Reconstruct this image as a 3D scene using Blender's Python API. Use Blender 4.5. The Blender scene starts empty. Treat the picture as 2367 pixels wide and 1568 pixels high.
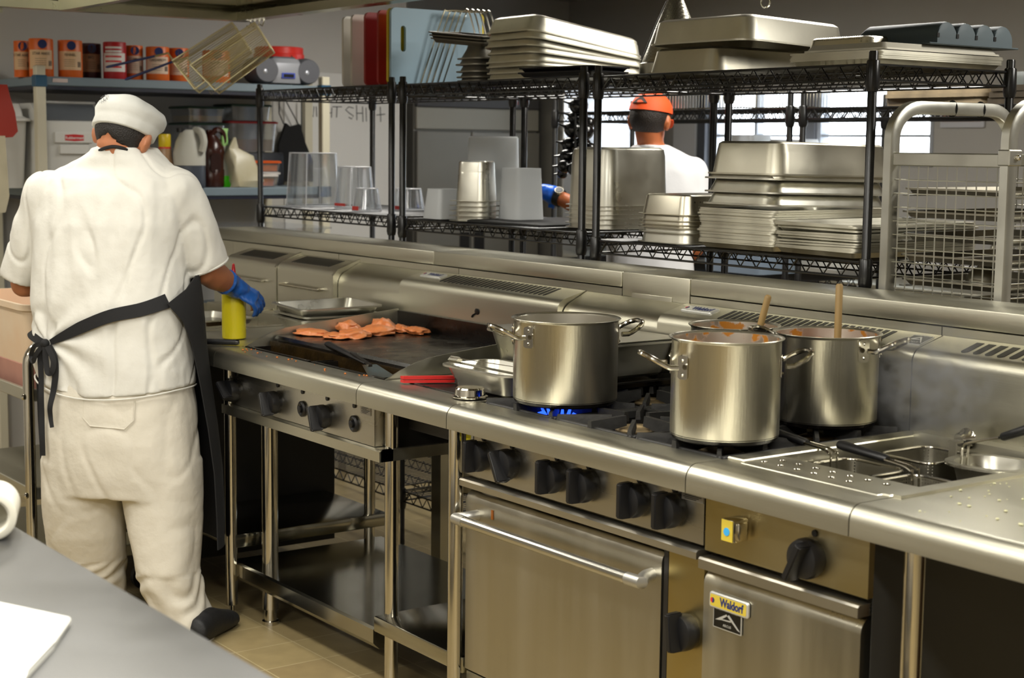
import bpy, bmesh, math, random
from mathutils import Vector, Matrix, Euler, noise
sc = bpy.context.scene
COL = sc.collection
PI = math.pi
# ------------------------------------------------------------------ camera
CW, CH, FPX = 2367, 1568, 3685.2
CPOS = Vector((3.32595, -2.21705, 1.56716))
YAW, PITCH, ROLL = math.radians(53.9553), math.radians(6.8571), math.radians(0.6459)
_f = Vector((-math.sin(YAW)*math.cos(PITCH), math.cos(YAW)*math.cos(PITCH), -math.sin(PITCH)))
_r = Vector((math.cos(YAW), math.sin(YAW), 0)); _u = _r.cross(_f)
_r2 = math.cos(ROLL)*_r + math.sin(ROLL)*_u; _u2 = -math.sin(ROLL)*_r + math.cos(ROLL)*_u
cam = bpy.data.objects.new('camera', bpy.data.cameras.new('camera')); COL.objects.link(cam)
cam.matrix_world = Matrix(((_r2.x, _u2.x, -_f.x, CPOS.x), (_r2.y, _u2.y, -_f.y, CPOS.y), (_r2.z, _u2.z, -_f.z, CPOS.z), (0, 0, 0, 1)))
cam.data.sensor_width = 36; cam.data.lens = FPX/CW*36; cam.data.clip_start = 0.05
cam.data.dof.use_dof = True; cam.data.dof.focus_distance = 4.3; cam.data.dof.aperture_fstop = 5.0
sc.camera = cam
# ------------------------------------------------------------------ colour management, world, lights
vs = sc.view_settings
vs.view_transform = 'Standard'; vs.look = 'None'; vs.gamma = 1; vs.use_curve_mapping = False
vs.exposure = 0.52
sc.cycles.max_bounces = 8; sc.cycles.diffuse_bounces = 3; sc.cycles.glossy_bounces = 5; sc.cycles.transmission_bounces = 6
sc.cycles.transparent_max_bounces = 16; sc.cycles.caustics_reflective = False; sc.cycles.caustics_refractive = False
sc.cycles.use_denoising = True; sc.cycles.sample_clamp_indirect = 6
w = bpy.data.worlds.new('daylight'); sc.world = w; w.use_nodes = True
_bg = w.node_tree.nodes['Background']; _bg.inputs[0].default_value = (0.86, 0.93, 1.0, 1); _bg.inputs[1].default_value = 4.5
def area(name, loc, size, power, col=(1, 0.93, 0.80), rot=(0, 0, 0)):
    l = bpy.data.lights.new(name, 'AREA'); l.shape = 'RECTANGLE'; l.size, l.size_y = size; l.energy = power; l.color = col
    o = bpy.data.objects.new(name, l); COL.objects.link(o); o.location = loc; o.rotation_euler = rot
    return o
WARM = (1.0, 0.972, 0.91)
CEIL = 2.56
for i, (x, y, p) in enumerate([(-2.9, -1.5, 12), (-0.9, -1.5, 13), (1.1, -1.5, 32), (3.1, -1.5, 38),
                               (-2.6, 1.9, 17), (-0.6, 2.1, 22), (1.7, 2.1, 34), (-0.9, -3.3, 20), (2.2, -3.3, 42)]):
    area('ceiling_lamp_light', (x, y, CEIL-0.075), (1.15, 0.25), p, WARM)
for x in (-2.3, -0.5, 1.3, 2.4):
    area('hood_lamp_light', (x, -0.42, 2.40), (0.9, 0.3), 13, (1, 0.962, 0.88))
# ------------------------------------------------------------------ helpers
def at(px, py, ax, v):
    "where the sight line through a pixel of the photograph meets a plane x=, y= or z="
    d = _r2*(px-CW/2) - _u2*(py-CH/2) + _f*FPX
    i = 'xyz'.index(ax); t = (v-CPOS[i])/d[i]
    return CPOS + d*t
def lin(c):
    if isinstance(c, str):
        c = [int(c[i:i+2], 16)/255 for i in (0, 2, 4)]
    return tuple((x/12.92 if x <= 0.04045 else ((x+0.055)/1.055)**2.4) for x in c[:3])
def M(name, col, rough=0.5, metal=0.0, var=0.0, vscale=6.0, bump=0.0, bscale=40.0, stretch=None, trans=0.0, alpha=1.0, emit=None, spec=None, col2=None, coat=0.0, rvar=0.0, sheen=0.0, ior=None, aniso=0.0):
    m = bpy.data.materials.new(name); m.use_nodes = True
    nt = m.node_tree; b = nt.nodes['Principled BSDF']; c = lin(col)
    I = b.inputs
    I['Base Color'].default_value = (*c, 1); I['Roughness'].default_value = rough; I['Metallic'].default_value = metal
    if trans: I['Transmission Weight'].default_value = trans
    if alpha < 1: I['Alpha'].default_value = alpha
    if spec is not None: I['Specular IOR Level'].default_value = spec
    if coat: I['Coat Weight'].default_value = coat
    if sheen: I['Sheen Weight'].default_value = sheen
    if ior: I['IOR'].default_value = ior
    if aniso: I['Anisotropic'].default_value = aniso
    if emit: I['Emission Color'].default_value = (*lin(emit[0]), 1); I['Emission Strength'].default_value = emit[1]
    if var or bump or rvar or col2:
        tc = nt.nodes.new('ShaderNodeTexCoord'); mp = nt.nodes.new('ShaderNodeMapping')
        nt.links.new(tc.outputs['Object'], mp.inputs[0])
        if stretch: mp.inputs['Scale'].default_value = stretch
    if var or col2:
        n = nt.nodes.new('ShaderNodeTexNoise'); n.inputs['Scale'].default_value = vscale; n.inputs['Detail'].default_value = 5
        nt.links.new(mp.outputs[0], n.inputs['Vector'])
        r = nt.nodes.new('ShaderNodeValToRGB')
        if col2:
            d0, d1 = c, lin(col2); lo, hi = 0.5-0.18/max(var, 0.3), 0.5+0.18/max(var, 0.3)
        else:
            d0, d1 = [x*(1-var) for x in c], [min(1, x*(1+var)) for x in c]; lo, hi = 0.3, 0.7
        r.color_ramp.elements[0].color = (*d0, 1); r.color_ramp.elements[1].color = (*d1, 1)
        r.color_ramp.elements[0].position = max(0, lo); r.color_ramp.elements[1].position = min(1, hi)
        nt.links.new(n.outputs[0], r.inputs[0]); nt.links.new(r.outputs[0], I['Base Color'])
    if rvar:
        n3 = nt.nodes.new('ShaderNodeTexNoise'); n3.inputs['Scale'].default_value = vscale; n3.inputs['Detail'].default_value = 4
        nt.links.new(mp.outputs[0], n3.inputs['Vector'])
        mr = nt.nodes.new('ShaderNodeMapRange'); mr.inputs['From Min'].default_value = 0.3; mr.inputs['From Max'].default_value = 0.7
        mr.inputs['To Min'].default_value = max(0.03, rough-rvar); mr.inputs['To Max'].default_value = min(1, rough+rvar)
        nt.links.new(n3.outputs[0], mr.inputs[0]); nt.links.new(mr.outputs[0], I['Roughness'])
    if bump:
        n2 = nt.nodes.new('ShaderNodeTexNoise'); n2.inputs['Scale'].default_value = bscale; n2.inputs['Detail'].default_value = 4
        nt.links.new(mp.outputs[0], n2.inputs['Vector'])
        bp = nt.nodes.new('ShaderNodeBump'); bp.inputs['Strength'].default_value = bump; bp.inputs['Distance'].default_value = 0.01
        nt.links.new(n2.outputs[0], bp.inputs['Height']); nt.links.new(bp.outputs[0], I['Normal'])
    return m
def holes(m, pitch, frac, axes=('X', 'Y', 'Z'), coord='Object'):
    "punch a square grid of round holes through a sheet material (two of the object's own axes chosen by the face)"
    nt = m.node_tree; b = nt.nodes['Principled BSDF']; L = nt.links.new
    tc = nt.nodes.new('ShaderNodeTexCoord'); sx = nt.nodes.new('ShaderNodeSeparateXYZ'); L(tc.outputs[coord], sx.inputs[0])
    ds = []
    for a in axes:
        k = nt.nodes.new('ShaderNodeMath'); k.operation = 'PINGPONG'; k.inputs[1].default_value = pitch/2; L(sx.outputs[a], k.inputs[0])
        q = nt.nodes.new('ShaderNodeMath'); q.operation = 'POWER'; q.inputs[1].default_value = 2; L(k.outputs[0], q.inputs[0]); ds.append(q)
    s = ds[0]
    for q in ds[1:]:
        z = nt.nodes.new('ShaderNodeMath'); z.operation = 'ADD'; L(s.outputs[0], z.inputs[0]); L(q.outputs[0], z.inputs[1]); s = z
    g = nt.nodes.new('ShaderNodeMath'); g.operation = 'GREATER_THAN'; g.inputs[1].default_value = (pitch*frac)**2; L(s.outputs[0], g.inputs[0])
    L(g.outputs[0], b.inputs['Alpha'])
    return m
class MB:
    def __init__(s): s.bm = bmesh.new()
    def face(s, vs):
        try: return s.bm.faces.new(vs)
        except ValueError: return None
    def box(s, x0, x1, y0, y1, z0, z1, bev=0, seg=2):
        v = [s.bm.verts.new((x, y, z)) for z in (z0, z1) for y in (y0, y1) for x in (x0, x1)]
        fs = [s.face([v[i] for i in q]) for q in ((0, 2, 3, 1), (4, 5, 7, 6), (0, 1, 5, 4), (2, 6, 7, 3), (0, 4, 6, 2), (1, 3, 7, 5))]
        if bev:
            es = {e for f in fs for e in f.edges}
            bmesh.ops.bevel(s.bm, geom=list(es), offset=bev, segments=seg, affect='EDGES', profile=0.5)
        return s
    def loft(s, loops, cap0=True, cap1=True, closed=True, wrap=False):
        R = [[s.bm.verts.new(p) for p in l] for l in loops]
        n = len(R[0]); m = len(R)
        for i in range(m if wrap else m-1):
            a, b = R[i], R[(i+1) % m]
            for j in range(n if closed else n-1):
                k = (j+1) % n
                s.face((a[j], a[k], b[k], b[j]))
        if cap0 and not wrap: s.face(R[0][::-1])
        if cap1 and not wrap: s.face(R[-1])
        return s
    def tube(s, pts, r, n=8, closed=False, flat=1.0, up=None, caps=True):
        P = [Vector(p) for p in pts]; m = len(P); rr = r if isinstance(r, (list, tuple)) else [r]*m
        T = []
        for i in range(m):
            a = P[i-1] if (i or closed) else P[i]; b = P[(i+1) % m] if (i < m-1 or closed) else P[i]
            t = (b-a); T.append(t.normalized() if t.length > 1e-9 else Vector((0, 0, 1)))
        u = Vector(up) if up else (Vector((0, 0, 1)) if abs(T[0].z) < 0.9 else Vector((1, 0, 0)))
        loops = []
        for i in range(m):
            u = (u - T[i]*u.dot(T[i]))
            u = u.normalized() if u.length > 1e-6 else T[i].orthogonal().normalized()
            v = T[i].cross(u)
            loops.append([P[i] + (u*math.cos(2*PI*k/n)*flat + v*math.sin(2*PI*k/n))*rr[i] for k in range(n)])
        return s.loft(loops, caps, caps, True, closed)
    def cyl(s, p0, p1, r0, r1=None, n=20):
        return s.tube([p0, p1], [r0, r0 if r1 is None else r1], n)
    def bar(s, p0, p1, w, h, up=(0, 0, 1)):
        a, b = Vector(p0), Vector(p1); t = (b-a).normalized(); u = Vector(up); u = (u-t*u.dot(t)).normalized(); v = t.cross(u)
        return s.loft([[p+v*x*w/2+u*y*h/2 for x, y in ((-1, -1), (1, -1), (1, 1), (-1, 1))] for p in (a, b)])
    def lathe(s, prof, n=32, c=(0, 0, 0), cap0=True, cap1=True, arc=None):
        c = Vector(c)
        return s.loft([[c+Vector((r*math.cos(2*PI*k/n), r*math.sin(2*PI*k/n), z)) for k in range(n)] for r, z in prof], cap0, cap1)
    def prism(s, poly, ax, a, b, bev=0):
        def p3(p, t): return (t, p[0], p[1]) if ax == 'x' else (p[0], t, p[1]) if ax == 'y' else (p[0], p[1], t)
        return s.loft([[p3(p, a) for p in poly], [p3(p, b) for p in poly]])
    def ball(s, c, r, n=16, m=10, sc=(1, 1, 1)):
        c = Vector(c)
        loops = [[c+Vector((math.sin(PI*i/m)*math.cos(2*PI*k/n)*r*sc[0], math.sin(PI*i/m)*math.sin(2*PI*k/n)*r*sc[1], -math.cos(PI*i/m)*r*sc[2])) for k in range(n)] for i in range(1, m)]
        return s.loft(loops)
    def sheet(s, quad, t):
        "a thin slab on four corners"
        q = [Vector(p) for p in quad]; n = (q[1]-q[0]).cross(q[3]-q[0]).normalized()*t
        return s.loft([q, [p+n for p in q]])
    def xf(s, mat):
        bmesh.ops.transform(s.bm, matrix=mat, verts=s.bm.verts); return s
    def obj(s, name, mat, parent=None, loc=None, ang=35, tri=False):
        bmesh.ops.recalc_face_normals(s.bm, faces=s.bm.faces)
        me = bpy.data.meshes.new(name); s.bm.to_mesh(me); s.bm.free()
        return link(name, me, mat, parent, loc, ang)
def link(name, me, mat, parent=None, loc=None, ang=35):
    for p in me.polygons: p.use_smooth = True
    try: me.set_sharp_from_angle(angle=math.radians(ang))
    except Exception: pass
    if mat and not me.materials: me.materials.append(mat)
    o = bpy.data.objects.new(name, me); COL.objects.link(o)
    if parent: o.parent = parent
    if loc: o.location = loc
    return o
def tag(o, label=None, cat=None, group=None, kind=None):
    if label: o['label'] = label
    if cat: o['category'] = cat
    if group: o['group'] = group
    if kind: o['kind'] = kind
    return o
def thing(name, label, cat, loc=(0, 0, 0), rz=0, group=None, rot=None):
    o = bpy.data.objects.new(name, None); COL.objects.link(o); o.location = loc; o.rotation_euler = rot if rot else (0, 0, rz)
    o.empty_display_size = 0.05
    return tag(o, label, cat, group)
def struct(o): o['kind'] = 'structure'; return o
def plabel(o, label): o['label'] = label; return o
def dup(o, loc=None, rz=None, label=None, group=None, rot=None, par=None):
    c = o.copy(); COL.objects.link(c)
    if par: c.parent = par
    for ch in list(o.children): dup(ch, par=c)
    if loc is not None: c.location = loc
    if rz is not None: c.rotation_euler = (0, 0, rz)
    if rot is not None: c.rotation_euler = rot
    if label: c['label'] = label
    if group: c['group'] = group
    return c
def rr(L, W, r, z, n=5, cx=0, cy=0):
    "rounded rectangle loop"
    r = min(r, L/2-1e-4, W/2-1e-4); o = []
    for sx, sy, a0 in ((1, 1, 0), (-1, 1, PI/2), (-1, -1, PI), (1, -1, 3*PI/2)):
        for k in range(n+1):
            a = a0+PI/2*k/n
            o.append(Vector((cx+sx*(L/2-r)+r*math.cos(a), cy+sy*(W/2-r)+r*math.sin(a), z)))
    return o
def bez(pts, n=24):
    "smooth curve through points (Catmull-Rom)"
    P = [Vector(p) for p in pts]; P = [P[0]*2-P[1]]+P+[P[-1]*2-P[-2]]; o = []; segs = len(P)-3
    for i in range(segs):
        k = max(2, n//segs)
        for j in range(k):
            t = j/k; a, b, c, d = P[i:i+4]
            o.append(0.5*((2*b)+(c-a)*t+(2*a-5*b+4*c-d)*t*t+(3*b-a-3*c+d)*t**3))
    o.append(P[-2]); return o
def arcpts(c, r, a0, a1, n, plane='xz'):
    o = []
    for k in range(n+1):
        a = a0+(a1-a0)*k/n; u, v = r*math.cos(a), r*math.sin(a)
        o.append((c[0]+u, c[1], c[2]+v) if plane == 'xz' else (c[0], c[1]+u, c[2]+v) if plane == 'yz' else (c[0]+u, c[1]+v, c[2]))
    return o
def text(name, body, size, mat, parent=None, loc=(0, 0, 0), rot=(PI/2, 0, 0), ext=0.0006, bold=0.0, sx=1.0):
    "lettering turned into a mesh"
    cu = bpy.data.curves.new(name, 'FONT'); cu.body = body; cu.size = size; cu.extrude = ext; cu.offset = bold; cu.align_x = 'CENTER'; cu.align_y = 'CENTER'; cu.resolution_u = 3
    t = bpy.data.objects.new(name, cu); COL.objects.link(t)
    dg = bpy.context.evaluated_depsgraph_get(); me = bpy.data.meshes.new_from_object(t.evaluated_get(dg)); me.name = name
    bpy.data.objects.remove(t); bpy.data.curves.remove(cu)
    me.materials.clear()
    o = link(name, me, mat, parent, loc); o.rotation_euler = rot; o.scale = (sx, 1, 1)
    return o
def bake(o):
    "replace an object's mesh by its modified form"
    dg = bpy.context.evaluated_depsgraph_get(); me = bpy.data.meshes.new_from_object(o.evaluated_get(dg))
    o.modifiers.clear(); mats = list(o.data.materials); o.data = me
    if not me.materials:
        for m_ in mats: me.materials.append(m_)
    return o
# ------------------------------------------------------------------ materials
STEEL = M('brushed_stainless', 'c3c0b0', 0.37, 1, var=0.05, vscale=3, rvar=0.06, bump=0.03, bscale=60, stretch=(0.3, 6, 6))
STEELV = M('upright_brushed_stainless', 'bebbab', 0.36, 1, var=0.06, vscale=3, rvar=0.06, bump=0.03, bscale=60, stretch=(6, 6, 0.3))
WORN = M('worn_stainless', 'bbb7a8', 0.36, 1, var=0.12, vscale=5, rvar=0.1, bump=0.05, bscale=14)
POT = M('pot_stainless', 'bdb9ab', 0.31, 1, var=0.07, vscale=2.5, rvar=0.08, bump=0.05, bscale=50, stretch=(4, 4, 0.25))
CHROME = M('polished_stainless', 'c9c5ba', 0.13, 1, rvar=0.04, vscale=10)
PAN = M('pan_stainless', 'c6c4b9', 0.33, 1, var=0.08, vscale=7, rvar=0.1)
OLDPAN = M('old_aluminium', 'c8c5b6', 0.46, 1, var=0.12, vscale=8, rvar=0.12)
SHELFST = M('smooth_undershelf_steel', 'aaa89c', 0.17, 1, var=0.05, vscale=3, rvar=0.04)
DARKST = M('grimy_dark_steel', '3a3733', 0.35, 0.9, var=0.25, vscale=9, rvar=0.15)
BLACKS = M('seasoned_black_steel', '15120f', 0.28, 0.4, var=0.3, vscale=9, rvar=0.12, bump=0.06, bscale=30)
IRON = M('cast_iron', '2c2b29', 0.5, 0.3, var=0.25, vscale=20, bump=0.1, bscale=80)
BLACK = M('black_plastic', '0e0e10', 0.40)
BLACKM = M('black_enamel_wire', '0b0b0c', 0.30)
DARK = M('dark_interior', '191715', 0.5)
WHITEP = M('white_plastic', 'dedcd4', 0.4)
RUB = M('black_rubber', '101010', 0.6)
# ------------------------------------------------------------------ the room
X0, X1, Y0, Y1 = -4.42, 6.0, -4.2, 4.6
def tiles():
    m = M('floor_tiles', 'b39d6e', 0.38, var=0.0)
    nt = m.node_tree; L = nt.links.new; b = nt.nodes['Principled BSDF']
    tc = nt.nodes.new('ShaderNodeTexCoord'); mp = nt.nodes.new('ShaderNodeMapping'); L(tc.outputs['Object'], mp.inputs[0])
    mp.inputs['Location'].default_value = (0.05, 0.08, 0)
    br = nt.nodes.new('ShaderNodeTexBrick'); L(mp.outputs[0], br.inputs['Vector'])
    br.offset = 0.0; br.inputs['Scale'].default_value = 1; br.inputs['Brick Width'].default_value = 0.2; br.inputs['Row Height'].default_value = 0.2
    br.inputs['Mortar Size'].default_value = 0.0022; br.inputs['Mortar Smooth'].default_value = 0.1
    br.inputs['Color1'].default_value = (*lin('b09d70'), 1); br.inputs['Color2'].default_value = (*lin('a38f66'), 1); br.inputs['Mortar'].default_value = (*lin('c9b98d'), 1)
    n = nt.nodes.new('ShaderNodeTexNoise'); n.inputs['Scale'].default_value = 14; n.inputs['Detail'].default_value = 6; L(mp.outputs[0], n.inputs['Vector'])
    mx = nt.nodes.new('ShaderNodeMix'); mx.data_type = 'RGBA'; mx.blend_type = 'MULTIPLY'; mx.inputs['Factor'].default_value = 0.35
    L(br.outputs['Color'], mx.inputs['A']); L(n.outputs[0], mx.inputs['B']); L(mx.outputs['Result'], b.inputs['Base Color'])
    return m
WALLM = M('painted_wall', 'bdbab4', 0.75, var=0.03, vscale=2)
CEILM = M('painted_ceiling', 'aaa69c', 0.85)
struct(MB().box(X0-1.2, X1+0.2, Y0-0.2, Y1+0.3, -0.1, 0).obj('floor', tiles()))
struct(MB().box(X0-1.2, X1+0.2, Y0-0.2, Y1+0.3, CEIL, CEIL+0.1).obj('ceiling', CEILM))
struct(MB().box(X0-0.15, X0, Y0, 2.66, 0, CEIL).obj('wall_left', WALLM))
struct(MB().box(X0-1.1, X0-1.0, 2.5, Y1, 0, CEIL).obj('wall_left.001', WALLM))
struct(MB().box(X0-1.0, X0-0.15, 2.56, 2.66, 0, CEIL).obj('wall_left.002', WALLM))
struct(MB().box(X1, X1+0.15, Y0, Y1, 0, CEIL).obj('wall_right', WALLM))
struct(MB().box(X0, X1, Y0-0.15, Y0, 0, CEIL).obj('wall_front', WALLM))
# back wall with two window openings
WX = [(-3.95, -3.14), (-3.09, -2.26)]; WZ = (1.49, 1.92); WZL = (1.18, 1.92)
mb = MB()
mb.box(X0-1.1, -3.98, Y1, Y1+0.15, 0, CEIL); mb.box(-2.26, X1, Y1, Y1+0.15, 0, CEIL)
mb.box(-3.98, -2.26, Y1, Y1+0.15, 1.92, CEIL); mb.box(-3.98, -2.26, Y1, Y1+0.15, 0, 1.22)
mb.box(-2.86, -2.26, Y1, Y1+0.15, 1.22, 1.49)
struct(mb.obj('wall_back', WALLM))
FRM = M('window_frame_grey', 'b9bec6', 0.5)
GLASS = bpy.data.materials.new('window_glass'); GLASS.use_nodes = True
nt = GLASS.node_tree; nt.nodes.remove(nt.nodes['Principled BSDF'])
tr = nt.nodes.new('ShaderNodeBsdfTransparent'); gl = nt.nodes.new('ShaderNodeBsdfGlossy'); gl.inputs['Roughness'].default_value = 0.02
mx = nt.nodes.new('ShaderNodeMixShader'); mx.inputs[0].default_value = 0.06
nt.links.new(tr.outputs[0], mx.inputs[1]); nt.links.new(gl.outputs[0], mx.inputs[2]); nt.links.new(mx.outputs[0], nt.nodes['Material Output'].inputs[0])
for i, (a, b) in enumerate([(-3.98, -3.19), (-3.09, -2.26)]):
    f = MB(); z0 = 1.22 if i == 0 else 1.49
    f.box(a, a+0.03, Y1-0.01, Y1+0.06, z0, 1.92); f.box(b-0.02, b, Y1-0.01, Y1+0.06, z0, 1.92)
    f.box(a, b, Y1-0.01, Y1+0.06, z0, z0+0.02); f.box(a, b, Y1-0.01, Y1+0.06, 1.90, 1.92)
    f.box(a, b, Y1+0.0, Y1+0.05, 1.645, 1.66)
    if i == 0: f.box(-3.60, -3.575, Y1-0.005, Y1+0.05, z0, 1.92)
    fr = struct(f.obj('window_%d' % (i+1), FRM))
    MB().box(a+0.03, b-0.02, Y1+0.02, Y1+0.026, z0+0.02, 1.90).obj('pane', GLASS, fr)
struct(MB().box(-3.19, -3.09, Y1-0.03, Y1+0.06, 1.22, 1.92).obj('trim_1', M('mullion_grey', '77787d', 0.6)))
struct(MB().box(-4.26, -4.06, Y1-0.06, Y1-0.01, 0.0, 2.1).obj('trim_2', M('white_jamb', 'd8d8da', 0.5)))
struct(MB().box(-4.05, -3.98, Y1-0.05, Y1-0.01, 0.0, 2.1).obj('trim_3', M('dark_jamb', '55585f', 0.5)))
# ceiling fluorescent fittings (outside the picture, seen only in reflections)
LAMPM = M('lamp_diffuser', 'f4f0e4', 0.6, emit=('fff3da', 3.0))
lampb = thing('ceiling_light', 'fluorescent ceiling fitting above the cooking aisle', 'ceiling light', (-2.9, -1.5, CEIL), group='fluorescent ceiling fittings')
MB().box(-0.62, 0.62, -0.16, 0.16, -0.05, 0, 0.01).obj('housing', WHITEP, lampb)
MB().box(-0.6, 0.6, -0.14, 0.14, -0.062, -0.05).obj('diffuser', LAMPM, lampb)
for x, y in [(-0.9, -1.5), (1.1, -1.5), (3.1, -1.5), (-2.6, 1.9), (-0.6, 2.1), (1.7, 2.1), (-0.9, -3.3), (2.2, -3.3)]:
    dup(lampb, (x, y, CEIL))
# ------------------------------------------------------------------ the cooking line
TOP = 0.915
def nose(y1=0.10, zt=TOP, zb=0.855, r=0.032):
    return [(y1, zt)] + [(r-r*math.sin(a), zt-r+r*math.cos(a)) for a in [PI/2*k/8 for k in range(9)]] + [(0.0, zb), (0.012, zb), (0.02, zb+0.006), (0.06, zb+0.006), (0.06, zt-0.012), (y1, zt-0.012)]
def splash(r=0.035, yf=0.70, yb=0.808, zk=1.10, zb=1.137, z0=0.90):
    s = math.atan2(zb-zk, yb-yf); pr = [(yb, z0), (yf, z0)]
    cy, cz = yf+r, zk-r*0.55
    for k in range(9):
        a = PI-(PI/2-s)*k/8
        pr.append((cy+r*math.cos(a), cz+r*math.sin(a)))
    pr.append((yb, zb)); return pr
def slope_pt(t, off=0.0):
    "point on the sloping top of a splash, t from 0 (front) to 1 (back)"
    p = splash(); a, b = Vector((0, *p[-2])), Vector((0, *p[-1])); n = Vector((0, -(b-a).z, (b-a).y)).normalized()
    return a+(b-a)*t+n*off
def vent(x0, x1, n, t0=0.1, t1=0.88, w=0.6, mat=None):
    mb = MB(); st = (x1-x0)/n
    for i in range(n):
        c = x0+st*(i+0.5); h = st*w/2; a, b = slope_pt(t0, -0.004), slope_pt(t1, -0.004); a2, b2 = slope_pt(t0, 0.0008), slope_pt(t1, 0.0008)
        k = h*0.6
        def lp(p, q): return [(c-h, p.y+(q.y-p.y)*0.1, p.z+(q.z-p.z)*0.1), (c-h+k, p.y, p.z), (c+h-k, p.y, p.z), (c+h, p.y+(q.y-p.y)*0.1, p.z+(q.z-p.z)*0.1), (c+h, q.y, q.z), (c-h, q.y, q.z)]
        mb.loft([lp(a, b), lp(a2, b2)])
    return mb
SLOT = M('vent_shadow_black', '1c1a17', 0.5, 0.3)
def knob(par, x, y, z, ang=0, r=0.039, mark=True):
    "round control knob with a grip fin, axis towards the cook"
    mb = MB(); n = 28
    mb.loft([[(x+rad*math.cos(2*PI*k/n), y-d, z+rad*math.sin(2*PI*k/n)) for k in range(n)] for rad, d in ((r*0.93, 0), (r*0.93, 0.008), (r, 0.010), (r, 0.022), (r*0.92, 0.032), (r*0.55, 0.036))])
    k_ = mb.obj('knob', BLACK, par)
    c, s = math.cos(ang), math.sin(ang)
    def q(u, v, d): return (x+u*c-v*s, y-d, z+u*s+v*c)
    g = MB(); L = r*1.12; prof = [(-0.0085, L), (0.0085, L), (0.0085, -L*0.85), (-0.0085, -L*0.85)]
    g.loft([[q(u*1.25, v, 0.022) for u, v in prof], [q(u, v, 0.054) for u, v in prof], [q(u*0.8, v*0.94, 0.060) for u, v in prof]])
    bmesh.ops.bevel(g.bm, geom=[e for e in g.bm.edges], offset=0.0025, segments=2, affect='EDGES')
    g.obj('grip', BLACK, k_)
    if mark:
        p = MB(); m_ = q(0, r*0.62, 0.0335); rad = 0.004
        p.tube([(m_[0]+rad*math.sin(t), m_[1]-0.001, m_[2]+rad*math.cos(t)) for t in (0, 2.1, 4.2)], 0.0005, 4, True)
        p.obj('pointer_mark', M_WHITE, k_)
    return k_
M_WHITE = M('white_mark', 'd8d8d4', 0.5)
def pilot(par, x, z, y=0.06):
    MB().cyl((x, y+0.002, z), (x, y-0.004, z), 0.0075, 0.0068, 14).obj('pilot_light', BLACK, par)
PANELM = M('control_panel_steel', 'b8b4a8', 0.30, 1, var=0.06, vscale=2.5, rvar=0.07, bump=0.02, bscale=60, stretch=(0.3, 5, 5))
YELP = M('painted_gold_reflection_steel', 'b0983c', 0.34, 1, var=0.3, vscale=3.2, rvar=0.05, col2='b4ad98')  # yellow reflection on the steel, put into its colour in patches
BADGEW = M('badge_silver', 'cfcfca', 0.35, 0.6); NAVY = M('badge_navy', '1f2c5e', 0.4); REDB = M('badge_red', 'c22a2c', 0.4); BLKB = M('badge_black', '0c0b0a', 0.3); YELB = M('badge_yellow', 'c3ad3c', 0.4)
def maker_badge(par, org, xd, up, nrm, w, h, face):
    "raised name plate with the red and navy roundel and navy lettering"
    xd, up, nrm, org = Vector(xd), Vector(up), Vector(nrm), Vector(org)
    mt = Matrix((xd, up, nrm)).transposed()
    mb = MB(); mb.loft([rr(w, h, h*0.18, 0), rr(w, h, h*0.18, 0.004), rr(w-0.004, h-0.004, h*0.14, 0.006)])
    mb.xf(Matrix.Translation(org) @ mt.to_4x4()); b = mb.obj('name_badge', BADGEW, par)
    i = MB(); i.loft([rr(w-0.009, h-0.009, h*0.1, 0.006), rr(w-0.009, h-0.009, h*0.1, 0.0065)]); i.xf(Matrix.Translation(org) @ mt.to_4x4()); i.obj('badge_face', face, b)
    e = mt.to_euler()
    text('badge_lettering', 'Waldorf', h*0.72, NAVY, b, org+xd*w*0.09+nrm*0.0066, e, 0.0005, 0.0009, 0.82)
    for s_, mm in ((1, REDB), (-1, NAVY)):
        d = MB(); r = h*0.17
        d.loft([[(-w*0.40+s_*-r*math.sin(a), r*math.cos(a), zz) for a in [PI*k/10 for k in range(11)]] for zz in (0.0064, 0.0072)]); d.xf(Matrix.Translation(org) @ mt.to_4x4()); d.obj('badge_roundel', mm, b)
    return b
def arch_badge(par, org, xd, up, nrm, w, h):
    xd, up, nrm, org = Vector(xd), Vector(up), Vector(nrm), Vector(org); mt = Matrix((xd, up, nrm)).transposed(); T = Matrix.Translation(org) @ mt.to_4x4()
    mb = MB(); mb.loft([rr(w, h, 0.001, 0), rr(w, h, 0.001, 0.0025)]); mb.xf(T); b = mb.obj('supplier_plate', BADGEW, par)
    i = MB(); i.loft([rr(w-0.004, h-0.004, 0.001, 0.0025), rr(w-0.004, h-0.004, 0.001, 0.0029)]); i.xf(T); i.obj('plate_face', BLKB, b)
    a = MB(); z0, z1 = 0.0029, 0.0036
    for poly in ([(-.42, -.12), (-.02, .27), (.06, .27), (-.22, -.08), (-.30, -.10)], [(-.02, .27), (.06, .27), (.46, -.34), (.38, -.30), (.02, .18)], [(-.17, -.02), (.13, .02), (.14, -.04), (-.2, -.07)]):
        a.loft([[(u*w, v*h, z) for u, v in poly] for z in (z0, z1)])
    a.xf(T); a.obj('arch_emblem', BADGEW, b)
    e = mt.to_euler()
    text('plate_lettering', 'ARCUS', h*0.17, BADGEW, b, org+xd*0.0+up*(-h*0.29)+nrm*0.003, e, 0.0003)
    text('plate_lettering', 'SUPPLIED BY', h*0.085, BADGEW, b, org+xd*(-w*0.27)+up*(h*0.39)+nrm*0.003, e, 0.0003)
    text('plate_lettering', '800 777 8889', h*0.075, BADGEW, b, org+xd*(w*0.25)+up*(h*0.39)+nrm*0.003, e, 0.0003)
    return b
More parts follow.
